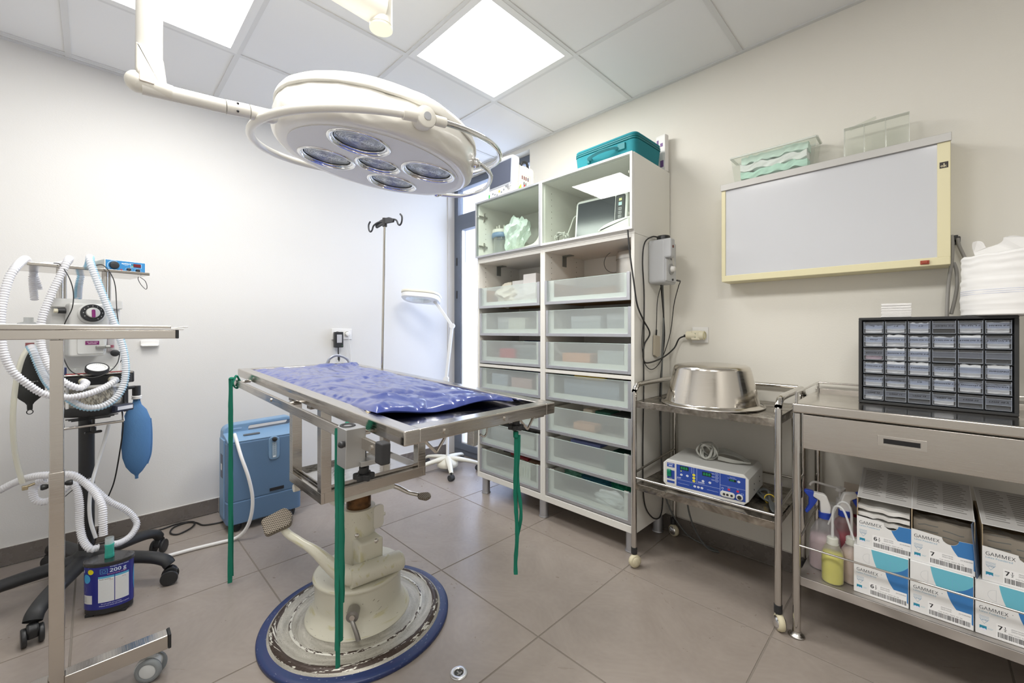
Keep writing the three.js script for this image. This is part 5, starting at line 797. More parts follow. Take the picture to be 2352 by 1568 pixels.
    for (let k = 0; k < n; k++) { const g = new THREE.BoxGeometry(W1 - 0.008, i ? 0.125 : 0.012, i ? 0.014 : 0.16, 10, 3, 10), qq = g.attributes.position; for (let j = 0; j < qq.count; j++) { qq.setY(j, qq.getY(j) + 0.004 * n2(qq.getX(j) * 22 + k * 5, qq.getZ(j) * 14 + i)); qq.setZ(j, qq.getZ(j) + 0.003 * n2(qq.getX(j) * 18, qq.getY(j) * 25 + k)); } g.computeVertexNormals();
      solo('glove_packet', `${['white', 'brownish', 'grey'][i]} wrapped glove packet, ${['foremost', 'second', 'third', 'fourth', 'fifth'][k]} in the open box marked ${nm[i]}`, 'packet', g, i ? phy([0.40, 0.36, 0.31], { roughness: 0.4, map: packC, clearcoat: 0.5 }) : packM, undefined, i ? [X + set, BN.sh + H1 + 0.068, zf - 0.036 - k * 0.024] : [X + set, BN.sh + H1 + 0.045 + k * 0.021, zf - 0.098]); }
  });
}
// ---------------------------------------------------------------- bottles at the left end of the low shelf
{
  const y = BN.sh + 0.0005;
  const pe = (c, tr = 0.5) => phy(c, { transmission: tr, roughness: 0.3, thickness: 0 });
  const spray = (label, x, z, turn, liquid, skin) => {
    const t = thing('spray_bottle', label, 'spray bottle', [x, y, z], turn, 'blue-trigger spray bottles');
    const oval = (g) => g.scale(1, 1, 0.72);
    P(t, 'bottle', oval(LA([[0, 0], [0.043, 0], [0.048, 0.006], [0.049, 0.1], [0.044, 0.14], [0.028, 0.175], [0.0165, 0.186], [0.0165, 0.20]], 40)), pe(skin, 0.85));
    P(t, 'liquid', oval(LA([[0, 0.003], [0.042, 0.003], [0.046, 0.008], [0.047, 0.1], [0.043, 0.128], [0, 0.128]], 40)), std(liquid, 0.5));
    P(t, 'collar', C(0.0195, 0.022, 0, 0.202, 0), plastic([0.02, 0.06, 0.42]), 'blue screw collar');
    const hd = P(t, 'spray_head', M(EX(shape([[-0.014, 0.21], [0.016, 0.21], [0.018, 0.235], [0.004, 0.28, 0.01], [-0.035, 0.285, 0.008], [-0.038, 0.268], [-0.016, 0.255]], 0.005), 0.024, 0.004).translate(0, 0, -0.012)), MT.white);
    P(hd, 'trigger', M(EX(shape([[-0.034, 0.262], [-0.022, 0.258], [-0.03, 0.24], [-0.045, 0.215], [-0.056, 0.2, 0.004], [-0.062, 0.206], [-0.05, 0.232], [-0.05, 0.262], [-0.066, 0.282, 0.004], [-0.06, 0.29], [-0.035, 0.287]], 0.003), 0.018, 0.003).translate(0, 0, -0.009)), plastic([0.02, 0.06, 0.45]), 'blue trigger');
  };
  spray('clear spray bottle of pale pink liquid at the left end of the low bench shelf', 2.834, 0.335, R(18), [0.62, 0.46, 0.47], [0.86, 0.86, 0.88]);
  spray('spray bottle of red liquid beside the glove boxes', 2.885, 0.262, R(200), [0.55, 0.02, 0.08], [0.86, 0.72, 0.74]);
  const wash = (label, x, z, turn, liquid, skin, lv) => {
    const t = thing('wash_bottle', label, 'wash bottle', [x, y, z], turn, 'wash bottles with bent spouts');
    P(t, 'bottle', LA([[0, 0], [0.028, 0], [0.032, 0.005], [0.0325, 0.09], [0.029, 0.112], [0.02, 0.13], [0.0145, 0.136], [0.0145, 0.144]], 36), pe(skin, 0.85));
    P(t, 'liquid', LA([[0, 0.002], [0.027, 0.002], [0.0305, 0.006], [0.031, Math.min(lv, 0.09)], [0.0275, Math.min(lv, 0.112)], [0, lv]], 36), std(liquid, 0.4));
    P(t, 'cap', LA([[0, 0.16], [0.014, 0.16], [0.017, 0.156], [0.0165, 0.14], [0.019, 0.137], [0.017, 0.133], [0.0145, 0.133]], 28), pe([0.85, 0.86, 0.78], 0.3));
    P(t, 'spout', SW([[0, 0.15, 0], [0.0, 0.19, 0], [0.001, 0.245, 0], [0.01, 0.272, 0.004], [0.026, 0.276, 0.008], [0.040, 0.258, 0.012], [0.058, 0.205, 0.018], [0.066, 0.18, 0.02]], (q) => lerp(0.0048, 0.003, q), 60, 10), pe([0.86, 0.87, 0.87], 0.4));
  };
  wash('small wash bottle of yellow liquid at the front of the low bench shelf', 2.868, 0.418, R(-8), [0.70, 0.66, 0.05], [0.93, 0.93, 0.88], 0.104);
  wash('small wash bottle of pale pink liquid beside the yellow one', 2.917, 0.372, R(190), [0.66, 0.52, 0.46], [0.88, 0.86, 0.84], 0.13);
  const pu = thing('pump_bottle', 'tall white pump bottle with long spout behind the spray bottles', 'pump bottle', [2.862, y, 0.172], R(30));
  P(pu, 'bottle', EX(rrect(0.075, 0.055, 0.018), 0.2, 0.006).rotateX(-PI / 2), pe([0.85, 0.84, 0.82], 0.3));
  P(pu, 'red_label', B(0.03, 0.04, 0.001, 0.0, 0.12, 0.0285, 0), std([0.55, 0.02, 0.03], 0.6), 'red label');
  P(pu, 'neck', M(C(0.014, 0.03, 0, 0.21, 0), C(0.006, 0.045, 0, 0.24, 0)), MT.white);
  P(pu, 'spout', M(C(0.017, 0.012, 0, 0.262, 0), SW([[0, 0.264, 0], [-0.04, 0.272, 0], [-0.085, 0.283, 0], [-0.1, 0.279, 0], [-0.106, 0.268, 0]], () => 0.0045, 40, 10)), MT.white);
  const cb = thing('carton', 'opened cardboard box with red print behind the glove boxes', 'carton', [2.905, y, 0.085], R(-6));
  P(cb, 'body', B(0.1, 0.2, 0.06, 0, 0.1, 0, 0.002), std([0.72, 0.66, 0.62], 0.8)); P(cb, 'red_band', B(0.101, 0.012, 0.061, 0, 0.15, 0, 0), std([0.4, 0.02, 0.06], 0.7), 'dark red band'); P(cb, 'open_flap', T(RX(B(0.098, 0.06, 0.0016, 0, 0.03, 0, 0), R(-8)), 0, 0.2, -0.028), std([0.55, 0.48, 0.4], 0.85));
}
// ---------------------------------------------------------------- wall light box and what stands on it
{
  const x0 = 2.397, x1 = 3.168, y0 = 1.356, y1 = 1.828, zf = 0.12;
  const { t, p } = roomThing('film_light_box', 'cream framed x-ray film light box on the right wall', 'light box', [(x0 + x1) / 2, y0, 0]);
  const yel = std([0.76, 0.70, 0.45], 0.42);
  p('casing', M(BB(x0, y0, 0, x1, y0 + 0.03, zf, 0.003), BB(x0, y0 + 0.028, 0, x0 + 0.018, y1 - 0.01, zf, 0.002), BB(x1 - 0.034, y0 + 0.028, 0, x1, y1 - 0.01, zf, 0.002), BB(x0 + 0.01, y0 + 0.02, 0, x1 - 0.01, y1 - 0.012, 0.02, 0)), yel);
  p('screen', BB(x0 + 0.016, y0 + 0.027, zf - 0.012, x1 - 0.032, y1 - 0.008, zf - 0.004, 0), phy([0.60, 0.61, 0.635], { roughness: 0.5, clearcoat: 0.9, clearcoatRoughness: 0.09 }));
  p('film_clip_rail', M(BB(x0 - 0.002, y1 - 0.012, 0, x1 + 0.002, y1, zf + 0.006, 0.001), BB(x0 - 0.002, y1 - 0.03, zf - 0.001, x1 + 0.002, y1 - 0.01, zf + 0.006, 0.001)), std([0.42, 0.41, 0.39], 0.45, 0.5));
  p('switch', M(B(0.024, 0.014, 0.006, x1 - 0.066, y0 + 0.014, zf + 0.002, 0.001), B(0.017, 0.009, 0.008, x1 - 0.066, y0 + 0.014, zf + 0.003, 0.002)), std([0.35, 0.06, 0.03], 0.35), 'red rocker switch');
  const tag = canvasTex(64, 64, (c) => { c.fillStyle = '#2e261f'; c.fillRect(0, 0, 64, 64); c.strokeStyle = '#d8cfae'; c.fillStyle = '#d8cfae'; c.lineWidth = 5; c.beginPath(); c.arc(17, 42, 7, 0, 7); c.stroke(); c.fillRect(29, 14, 8, 40); c.beginPath(); c.arc(48, 42, 7, 1, 5); c.stroke(); });
  p('maker_badge', T(new THREE.PlaneGeometry(0.022, 0.022), x1 - 0.017, 1.716, zf + 0.0006), std([1, 1, 1], 0.5, 0, { map: tag }), 'small dark printed badge');
  solo('power_lead', 'grey cable hanging beside the wall light box', 'cable', M(TB([[3.172, 1.47, 0.05], [3.174, 1.44, 0.055], [3.172, 1.37, 0.06], [3.164, 1.29, 0.06], [3.16, 1.18, 0.07], [3.162, 1.05, 0.075], [3.165, 0.885, 0.08]], 0.0055, 70), TB([[3.188, 1.46, 0.035], [3.192, 1.43, 0.035], [3.21, 1.37, 0.035], [3.232, 1.28, 0.034], [3.22, 1.19, 0.045]], 0.0055, 50), TB([[3.177, 1.369, 0.05], [3.184, 1.341, 0.05], [3.186, 1.29, 0.05], [3.182, 1.245, 0.05], [3.171, 1.18, 0.06]], 0.0055, 50)), MT.greyCable);
  solo('cable_clip', 'small chrome and black cable clip on the wall beside the light box', 'cable clip', M(B(0.012, 0.035, 0.02, 3.184, 1.457, 0.01, 0.002), B(0.02, 0.024, 0.018, 3.186, 1.457, 0.011, 0.003)), MT.blackPl);
  // food tub of green pads
  const top = y1 + 0.0005, thinP = phy([0.95, 0.965, 0.94], { transmission: 0.93, roughness: 0.1, thickness: 0 });
  const tub = thing('clear_bin', 'clear plastic bin of pale green cloths on the wall light box', 'bin', [2.607, top, 0.066], 0);
  const L = 0.31, Hb = 0.118, d = 0.1, wl = (a, b) => b;
  const sidep = (pts) => { const g = new THREE.BufferGeometry(); g.setAttribute('position', new THREE.Float32BufferAttribute(pts.flat(), 3)); g.setIndex([0, 1, 2, 0, 2, 3]); g.computeVertexNormals(); return g; };
  const lo = [[-L / 2, 0.001, d / 2 - 0.012], [L / 2, 0.001, d / 2 - 0.012], [L / 2, 0.001, -d / 2 + 0.01], [-L / 2, 0.001, -d / 2 + 0.01]], hi = [[-L / 2 - 0.014, Hb, d / 2], [L / 2 + 0.014, Hb, d / 2], [L / 2 + 0.014, Hb, -d / 2], [-L / 2 - 0.014, Hb, -d / 2]];
  for (let k = 0; k < 4; k++) P(tub, 'wall', sidep([lo[k], lo[(k + 1) % 4], hi[(k + 1) % 4], hi[k]]), thinP);
  P(tub, 'rim', M(BAR(hi[0], hi[1], 0.01, 0.008), BAR(hi[1], hi[2], 0.01, 0.008), BAR(hi[2], hi[3], 0.01, 0.008), BAR(hi[3], hi[0], 0.01, 0.008)), phy([0.88, 0.90, 0.86], { transmission: 0.5, roughness: 0.15, thickness: 0 }));
  P(tub, 'lid', BB(-L / 2 - 0.012, Hb + 0.003, -d / 2, L / 2 + 0.012, Hb + 0.006, d / 2, 0.001), thinP);
  const cloth = (label, x, yy, s, col) => { const g = B(0.26, 0.026, 0.06, 0, 0, 0, 0.012), q = g.attributes.position; const gg = new THREE.BoxGeometry(0.265, 0.03, 0.062, 30, 4, 8), w2 = gg.attributes.position; for (let i = 0; i < w2.count; i++) { w2.setY(i, w2.getY(i) + 0.008 * n2(w2.getX(i) * 18 + s, w2.getZ(i) * 20)); w2.setZ(i, w2.getZ(i) + 0.005 * n2(w2.getX(i) * 24, w2.getY(i) * 60 + s)); } gg.computeVertexNormals(); solo('cloth', label, 'cloth', gg, std(col, 0.95), 'cloths in the clear bin', [x, yy, 0.063]); };
  cloth('mint green cloth at the bottom of the clear bin', 2.607, top + 0.03, 1, [0.52, 0.78, 0.66]); cloth('white cloth in the middle of the clear bin', 2.605, top + 0.065, 7, [0.80, 0.84, 0.82]); cloth('pale mint cloth on top in the clear bin', 2.61, top + 0.1, 13, [0.66, 0.84, 0.75]);
  const db = thing('divided_box', 'flat clear divided box standing on edge on the wall light box', 'box', [2.962, top, 0.07], 0);
  const wd = 0.196, hh = 0.128, dd = 0.028;
  P(db, 'front_sheet', T(new THREE.PlaneGeometry(wd, hh), 0, hh / 2, dd / 2), thinP); P(db, 'back_sheet', T(new THREE.PlaneGeometry(wd, hh), 0, hh / 2, -dd / 2), thinP);
  P(db, 'edge', M(B(wd, 0.002, dd, 0, 0.001, 0, 0), B(wd, 0.002, dd, 0, hh, 0, 0), B(0.002, hh, dd, -wd / 2, hh / 2, 0, 0), B(0.002, hh, dd, wd / 2, hh / 2, 0, 0)), phy([0.88, 0.89, 0.86], { transmission: 0.55, roughness: 0.15, thickness: 0 }));
  for (const x of [-0.035, 0.03]) P(db, 'partition', B(0.0018, hh, dd, x, hh / 2, 0, 0), phy([0.88, 0.89, 0.86], { transmission: 0.55, roughness: 0.15, thickness: 0 }));
  P(db, 'loose_lid', T(RZ(B(0.085, 0.002, 0.03, 0, 0, 0, 0), R(14)), -0.04, hh + 0.008, -0.005), thinP);
}
// ---------------------------------------------------------------- socket on the right wall, device and leads on the cabinet side
{
  const so = thing('wall_socket', 'white wall socket with a cream adaptor right of the cabinet', 'socket', [2.253, 1.097, 0]);
  P(so, 'plate', B(0.084, 0.084, 0.009, 0, 0, 0.0045, 0.003), MT.white); P(so, 'insert', B(0.05, 0.05, 0.012, 0, 0, 0.006, 0.004), MT.offwhite);
  const ad = thing('plug_adaptor', 'cream plug adaptor in the right wall socket', 'adaptor', [2.232, 1.095, 0.0125]);
  P(ad, 'body', M(T(RZ(C(0.022, 0.05), PI / 2), -0.012, 0, 0.022), B(0.045, 0.05, 0.04, 0.012, 0, 0.0205, 0.006), T(RZ(C(0.0235, 0.022), PI / 2), 0.042, 0, 0.022)), MT.ivory);
  for (const y of [0.009, -0.009]) P(ad, 'pin_hole', T(RX(C(0.003, 0.002), PI / 2), 0.012, y, 0.0405), std([0.03, 0.12, 0.08], 0.5));
  P(ad, 'ring_socket', T(RZ(TO(0.018, 0.0025, 30).rotateY(PI / 2), 0), 0.054, 0, 0.022), std([0.6, 0.56, 0.35], 0.5));
  const cab = (label, gs, m = MT.cable) => solo('lead', label, 'cable', M(gs), m);
  cab('black lead from the upper cabinet to the wall socket', [TB([[2.072, 1.612, 0.442], [2.085, 1.5, 0.446], [2.105, 1.36, 0.445], [2.116, 1.244, 0.43], [2.105, 1.172, 0.346], [2.106, 1.107, 0.282], [2.106, 1.052, 0.337], [2.106, 0.987, 0.351], [2.107, 0.957, 0.314], [2.11, 0.974, 0.154], [2.125, 1.022, 0.04], [2.151, 1.075, 0.034], [2.185, 1.092, 0.035]], 0.004, 160), ROD([2.18, 1.0915, 0.035], [2.206, 1.0945, 0.035], 0.007)]);
  cab('black lead looping down the cabinet side to the floor', [TB([[2.135, 1.597, 0.23], [2.12, 1.597, 0.28], [2.106, 1.56, 0.335], [2.101, 1.465, 0.348], [2.1, 1.293, 0.33], [2.1, 1.03, 0.335], [2.1, 0.812, 0.335], [2.1, 0.486, 0.344], [2.1, 0.264, 0.33], [2.102, 0.16, 0.253], [2.102, 0.13, 0.16], [2.1, 0.204, 0.122], [2.1, 0.348, 0.133], [2.1, 0.56, 0.144], [2.1, 0.793, 0.154], [2.1, 0.977, 0.123], [2.1, 1.118, 0.1], [2.12, 1.37, 0.187]], 0.0036, 200)]);
  cab('thin black lead with a plug hanging from the grey wall device', [TB([[2.215, 1.372, 0.19], [2.21, 1.374, 0.155], [2.19, 1.345, 0.135], [2.16, 1.256, 0.118], [2.112, 1.106, 0.055], [2.104, 0.967, 0.144], [2.102, 0.92, 0.244], [2.102, 0.954, 0.325], [2.102, 1.053, 0.356], [2.1, 1.183, 0.337]], 0.0022, 120), ROD([2.218, 1.372, 0.215], [2.214, 1.373, 0.175], 0.0042)]);
  cab('grey cable running down behind the trolley', [TB([[2.12, 1.36, 0.165], [2.104, 1.2, 0.12], [2.104, 0.98, 0.135], [2.104, 0.7, 0.15], [2.104, 0.4, 0.14], [2.12, 0.2, 0.11], [2.2, 0.05, 0.07], [2.30, 0.012, 0.055], [2.36, 0.008, 0.06]], 0.0042, 120), TB([[2.27, 0.36, 0.24], [2.272, 0.22, 0.2], [2.28, 0.1, 0.13], [2.32, 0.02, 0.09], [2.37, 0.008, 0.07]], 0.0042, 70)], MT.darkGreyCable);
  const pad = thing('probe_pad', 'flat beige probe hanging by a wire on the cabinet side', 'probe', [2.0905, 0.98, 0.19]);
  P(pad, 'plate', T(RY(EX(shape([[-0.032, 0.012], [0.0, -0.002], [0.03, 0.008], [0.03, 0.11], [-0.028, 0.118]], 0.004), 0.012, 0.002), PI / 2), 0.002, 0, 0), std([0.48, 0.43, 0.34], 0.6)); P(pad, 'wire', M(TB([[0.008, 0.118, 0.005], [0.01, 0.2, 0.003], [0.012, 0.3, -0.002], [0.03, 0.385, -0.01]], 0.002, 40), ROD([0.008, 0.112, 0.005], [0.01, 0.145, 0.005], 0.0045)), MT.cable);
  // grey control box on the cabinet side
  const dv = thing('control_box', 'grey plastic control box with round dial on the cabinet side', 'control box', [2.0905, 1.36, 0.20]);
  const gp = std([0.50, 0.51, 0.52], 0.45);
  P(dv, 'housing', M(EX(shape([[-0.09, 0.0, 0.02], [0.05, 0.0, 0.02], [0.05, 0.215, 0.015], [-0.09, 0.222, 0.015]], 0.02), 0.09, 0.012, 3).rotateY(PI / 2).translate(0, 0, -0.02), EX(shape([[0.0, 0.125, 0.012], [0.12, 0.125, 0.012], [0.12, 0.222, 0.012], [0.0, 0.222, 0.012]], 0.01), 0.05, 0.008, 2).rotateY(0).translate(0.0, 0, 0.018)), gp);
  P(dv, 'top_knob', LA([[0.0, 0.252], [0.03, 0.252], [0.033, 0.248], [0.033, 0.226], [0.038, 0.222], [0.038, 0.216]], 32).translate(0.045, 0, -0.01), MT.blackPl, 'black round top cap');
  P(dv, 'front_slope', B(0.006, 0.11, 0.11, 0.092, 0.065, 0.01, 0.003), std([0.56, 0.57, 0.58], 0.45));
  P(dv, 'dial_plate', T(RZ(C(0.028, 0.004), PI / 2), 0.097, 0.072, 0.012), std([0.32, 0.32, 0.32], 0.5)); P(dv, 'dial', T(RZ(LA([[0, 0.018], [0.012, 0.018], [0.016, 0]], 24), -PI / 2), 0.098, 0.072, 0.012), MT.offwhite, 'round grey dial');
  P(dv, 'lamp_lens', T(RZ(C(0.007, 0.004), PI / 2), 0.1205, 0.18, 0.045), std([0.16, 0.03, 0.02], 0.3), 'small dark red lamp');
  P(dv, 'jack_socket', T(RZ(C(0.0055, 0.006), PI / 2), 0.097, 0.02, -0.005), MT.blackPl);
  P(dv, 'paper_strap', T(RX(B(0.004, 0.16, 0.02, 0, 0, 0, 0.001), R(20)), 0.094, 0.15, 0.0), std([0.62, 0.61, 0.58], 0.8), 'pale strip of tape');
}
// ---------------------------------------------------------------- instrument stand in the foreground
{
  const px = 1.34, pz = 2.357;
  const { t, p } = roomThing('instrument_stand', 'stainless steel instrument stand with flat tray in the left foreground', 'instrument stand', [px, 0, pz]);
  p('outer_post', UV(BB(px - 0.0155, 0.085, pz - 0.0155, px + 0.0155, 0.715, pz + 0.0155, 0.002)), MT.steel);
  p('inner_post', UV(BB(px - 0.0138, 0.70, pz - 0.0138, px + 0.0138, 1.092, pz + 0.0138, 0.002)), MT.steel);
  p('base_bar', UV(BB(px - 0.022, 0.086, 2.112, px + 0.022, 0.131, pz - 0.0153, 0.003)), MT.steel); p('base_bar', UV(BB(px - 0.022, 0.086, pz + 0.0153, px + 0.022, 0.131, 2.64, 0.003)), MT.steel);
  p('cross_bar', UV(BB(px - 0.45, 0.088, pz - 0.02 + 0.2, px - 0.02, 0.129, pz + 0.02 + 0.2, 0.003)), MT.steel);
  p('end_cap', BB(px - 0.0225, 0.0855, 2.104, px + 0.0225, 0.1315, 2.112, 0.002), MT.blackPl);
  for (const s of [-1, 1]) p('height_knob', M(T(RX(LA([[0, 0.016], [0.007, 0.016], [0.0085, 0.012], [0.007, 0.004], [0.004, 0]], 20), s * PI / 2), px - 0.006, 0.675, pz + s * 0.0155)), MT.blackPl);
  const light = std([0.60, 0.62, 0.62], 0.5), dk = std([0.24, 0.26, 0.27], 0.5);
  for (const [x, z] of [[px - 0.005, 2.152], [px - 0.005, 2.60]]) {
    const c = p('castor', M(C(0.012, 0.02, x, 0.078, z), EX(shape([[-0.045, 0.028, 0.02], [0.02, 0.015, 0.02], [0.03, 0.06, 0.02], [0.0, 0.075, 0.02], [-0.03, 0.07, 0.02]], 0.02), 0.042, 0.008, 2).translate(0, 0, -0.021).rotateY(R(60)).translate(x, 0, z)), light, 'pale grey castor hood');
    for (const s of [-1, 1]) { const w = (g) => T(RY(RX(g, s * PI / 2), R(60)), x + Math.sin(R(60)) * s * 0.012, 0.0365, z + Math.cos(R(60)) * s * 0.012); p('wheel', w(LA([[0, 0.0], [0.036, 0], [0.0365, 0.004], [0.034, 0.012], [0.024, 0.013], [0.023, 0.010], [0, 0.010]], 36)), dk, 'grey wheel', c); p('wheel_disc', w(LA([[0.0225, 0.0105], [0.018, 0.0125], [0, 0.013]], 28)), light, undefined, c); }
  }
  const fx = 1.365, bx = 0.99, z0 = 2.085, z1 = 2.74, y = 1.093;
  p('tray_rail', UV(BB(fx - 0.028, y, z0 + 0.008, fx, y + 0.027, z1, 0.002)), MT.steel); p('tray_rail', UV(BB(bx, y, z0 + 0.008, bx + 0.028, y + 0.027, z1, 0.002)), MT.steel);
  p('rail_end_cap', BB(fx - 0.0285, y - 0.0005, z0, fx + 0.0005, y + 0.0275, z0 + 0.008, 0.002), MT.blackPl);
  p('cross_rail', UV(BB(bx + 0.028, y, z0 + 0.24, fx - 0.028, y + 0.025, z0 + 0.275, 0.002)), MT.steel);
  p('tray', UV(M(BB(bx, y + 0.0278, z0 - 0.012, fx + 0.002, y + 0.031, z1, 0.001), BB(fx - 0.004, y + 0.029, z0 + 0.02, fx + 0.002, y + 0.041, z1, 0.002), BB(bx, y + 0.029, z0 + 0.02, bx + 0.006, y + 0.041, z1, 0.002), RX(B(0.36, 0.003, 0.06, 0, 0, 0, 0.001), R(7)).translate((fx + bx) / 2, y + 0.0345, z0 + 0.005))), MT.steel);
  const li = EX(rrect(0.30, 0.5, 0.04), 0.006, 0.002).rotateX(-PI / 2);
  solo('tray_liner', 'white liner lying in the instrument stand tray', 'liner', li, MT.white, undefined, [1.18, y + 0.0372, 2.42]);
}
// ---------------------------------------------------------------- anaesthesia machine by the left wall
{
  const O = [0.50, 0, 2.29], TH = 1.772;
  const t = thing('anaesthesia_machine', 'compact grey anaesthesia machine on a black five-armed wheeled column', 'anaesthesia machine', O, TH);
  const bk = std([0.018, 0.019, 0.021], 0.45, 0, bump(grainTex, 0.0002)), grey = std([0.62, 0.62, 0.60], 0.45), pale = std([0.72, 0.72, 0.70], 0.45), cx = -0.015;
  const wp = (x, z) => { const dx = x - O[0], dz = z - O[2]; return [dx * Math.cos(TH) - dz * Math.sin(TH), dx * Math.sin(TH) + dz * Math.cos(TH)]; };
  P(t, 'column', C(0.0255, 0.66, cx, 0.43, 0), bk);
  P(t, 'hub', LA([[0.026, 0.17], [0.045, 0.15], [0.06, 0.125], [0.062, 0.095], [0, 0.09]], 32).translate(cx, 0, 0), bk);
  for (const [wx, wz] of [[0.357, 2.05], [0.726, 2.045], [0.842, 2.437], [0.55, 2.63], [0.17, 2.42]]) {
    const [lx, lz] = wp(wx, wz), dx = lx - cx, dz = lz, L = Math.hypot(dx, dz), ux = dx / L, uz = dz / L, q = (s, y) => [cx + ux * s, y, uz * s];
    const a = P(t, 'base_arm', SW([q(0.02, 0.128), q(L * 0.35, 0.125), q(L * 0.75, 0.118), q(L - 0.02, 0.102), q(L, 0.08)], (k) => lerp(0.036, 0.027, k), 60, 18, false, 0.75, 1), bk);
    P(a, 'castor', M(T(RY(EX(shape([[-0.03, 0.03, 0.02], [0.02, 0.02, 0.02], [0.028, 0.06, 0.01], [0.01, 0.078, 0.01], [-0.02, 0.07, 0.02]], 0.02), 0.03, 0.006).translate(0, 0, -0.015), Math.atan2(-uz, ux) + 0.5), lx, 0, lz)), bk);
    for (const s of [-1, 1]) P(a, 'wheel', T(RY(RX(LA([[0, 0], [0.03, 0], [0.0315, 0.003], [0.0315, 0.011], [0.029, 0.014], [0, 0.014]], 32), s * PI / 2), Math.atan2(-uz, ux) + 0.5), lx + Math.sin(Math.atan2(-uz, ux) + 0.5) * s * 0.014, 0.0318, lz + Math.cos(Math.atan2(-uz, ux) + 0.5) * s * 0.014), MT.blackPl);
  }
  // upper body
  P(t, 'back_panel', M(BB(-0.13, 0.93, -0.04, 0.085, 1.25, 0.045, 0.006), BB(-0.132, 1.215, 0.04, 0.088, 1.252, 0.065, 0.004)), pale);
  for (const x of [-0.098, 0.04]) P(t, 'shelf_post', M(C(0.0115, 0.13, x, 1.312, 0.02), C(0.004, 0.13, x + 0.016, 1.312, 0.02)), tubeM);
  P(t, 'top_shelf', UV(M(BB(-0.203, 1.3705, -0.13, 0.165, 1.3735, 0.13, 0.001), BB(-0.203, 1.3705, 0.124, 0.165, 1.3825, 0.13, 0.001), BB(-0.203, 1.3705, -0.13, 0.165, 1.3825, -0.124, 0.001))), MT.steel);
  const vp = P(t, 'vaporiser', EX(shape([[-0.092, 1.012, 0.012], [0.018, 1.012, 0.012], [0.03, 1.16, 0.03], [0.026, 1.232, 0.012], [-0.09, 1.232, 0.012]], 0.012), 0.075, 0.008, 3).translate(0, 0, 0.055), grey);
  P(vp, 'door', EX(shape([[-0.068, 1.022], [0.012, 1.022], [0.012, 1.13], [-0.068, 1.13]], 0.008), 0.006, 0.002).translate(0, 0, 0.1275), grey);
  const dial = (g) => T(RX(g, PI / 2 - 0.12), -0.026, 1.19, 0.128);
  P(vp, 'dial_seat', dial(LA([[0.043, 0], [0.041, 0.008], [0.036, 0.012], [0, 0.012]], 40)), grey);
  P(vp, 'dial_ring', dial(LA([[0.036, 0.011], [0.036, 0.024], [0.034, 0.027], [0.024, 0.027], [0.022, 0.02]], 40)), MT.blackPl, 'black numbered dial ring');
  const nums = canvasTex(256, 256, (c) => { c.fillStyle = '#15161a'; c.fillRect(0, 0, 256, 256); c.fillStyle = '#e6e6e6'; c.font = 'bold 20px sans-serif'; c.textAlign = 'center'; c.textBaseline = 'middle';['0', '1', '2', '3', '4', '5', '', '', 'T', '3', '2', '1'].forEach((s, i) => { const a = i / 12 * TAU - PI / 2; c.fillText(s, 128 + Math.cos(a) * 108, 128 + Math.sin(a) * 108); c.fillRect(126 + Math.cos(a) * 92, 126 + Math.sin(a) * 92, 4, 4); }); });
  { const g = new THREE.RingGeometry(0.0245, 0.034, 40); P(vp, 'dial_print', T(RX(g, -0.12), -0.026, 1.19 + 0.0277 * Math.sin(0.12), 0.128 + 0.0277), std([1, 1, 1], 0.4, 0, { map: nums })); }
  P(vp, 'dial_knob', dial(LA([[0.022, 0.02], [0.021, 0.032], [0.018, 0.034], [0, 0.034]], 32)), grey);
  P(vp, 'purple_pointer', T(RX(EX(rrect(0.011, 0.034, 0.0055), 0.006, 0.002), -0.12), -0.026, 1.1895, 0.16), std([0.20, 0.01, 0.14], 0.4), 'purple pointer');
  const warn = canvasTex(256, 96, (c) => { c.fillStyle = '#7a1f63'; c.fillRect(0, 0, 256, 96); c.fillStyle = '#f0e0ea'; c.font = 'bold 26px sans-serif'; c.textAlign = 'center'; c.fillText('FILL ONLY WITH', 128, 40); c.fillText('ISOFLURANE', 128, 74); });
  P(vp, 'filling_label', T(new THREE.PlaneGeometry(0.042, 0.016), -0.024, 1.068, 0.1342), std([1, 1, 1], 0.5, 0, { map: warn }), 'purple printed label');
  P(vp, 'filler_block', M(B(0.03, 0.012, 0.014, -0.0, 1.05, 0.14, 0.003), T(RZ(C(0.007, 0.014), PI / 2), 0.022, 1.05, 0.14)), std([0.35, 0.35, 0.33], 0.4, 0.6));
  P(t, 'spindle', M(T(RZ(C(0.0105, 0.03), PI / 2), -0.098, 1.2, 0.072)), MT.blackPl, 'black spindle cap'); P(t, 'spindle_collar', T(RZ(C(0.0085, 0.012), PI / 2), -0.118, 1.2, 0.072), MT.ivory);
  P(t, 'flow_tube', M(C(0.009, 0.16, 0.052, 1.115, 0.068), ), MT.clear); P(t, 'flow_scale', M(B(0.024, 0.175, 0.006, 0.052, 1.115, 0.052, 0.002)), std([0.55, 0.50, 0.50], 0.4)); P(t, 'flow_float', C(0.006, 0.012, 0.052, 1.05, 0.068), std([0.35, 0.03, 0.08], 0.4), 'dark red float');
  P(t, 'flow_knob', T(RX(LA([[0, 0.024], [0.013, 0.024], [0.015, 0.016], [0.013, 0.0]], 24), PI / 2), 0.06, 1.02, 0.06), MT.blackPl, 'black flow knob');
  P(t, 'ledge', UV(B(0.215, 0.006, 0.13, -0.006, 0.937, 0.09, 0.002)), MT.steel);
  P(t, 'side_block', B(0.012, 0.03, 0.03, -0.104, 0.956, 0.12, 0.002), std([0.02, 0.03, 0.09], 0.4)); P(t, 'red_valve_strip', B(0.185, 0.004, 0.004, -0.01, 0.9425, 0.14, 0.001), std([0.30, 0.03, 0.03], 0.5), 'dark red strip');
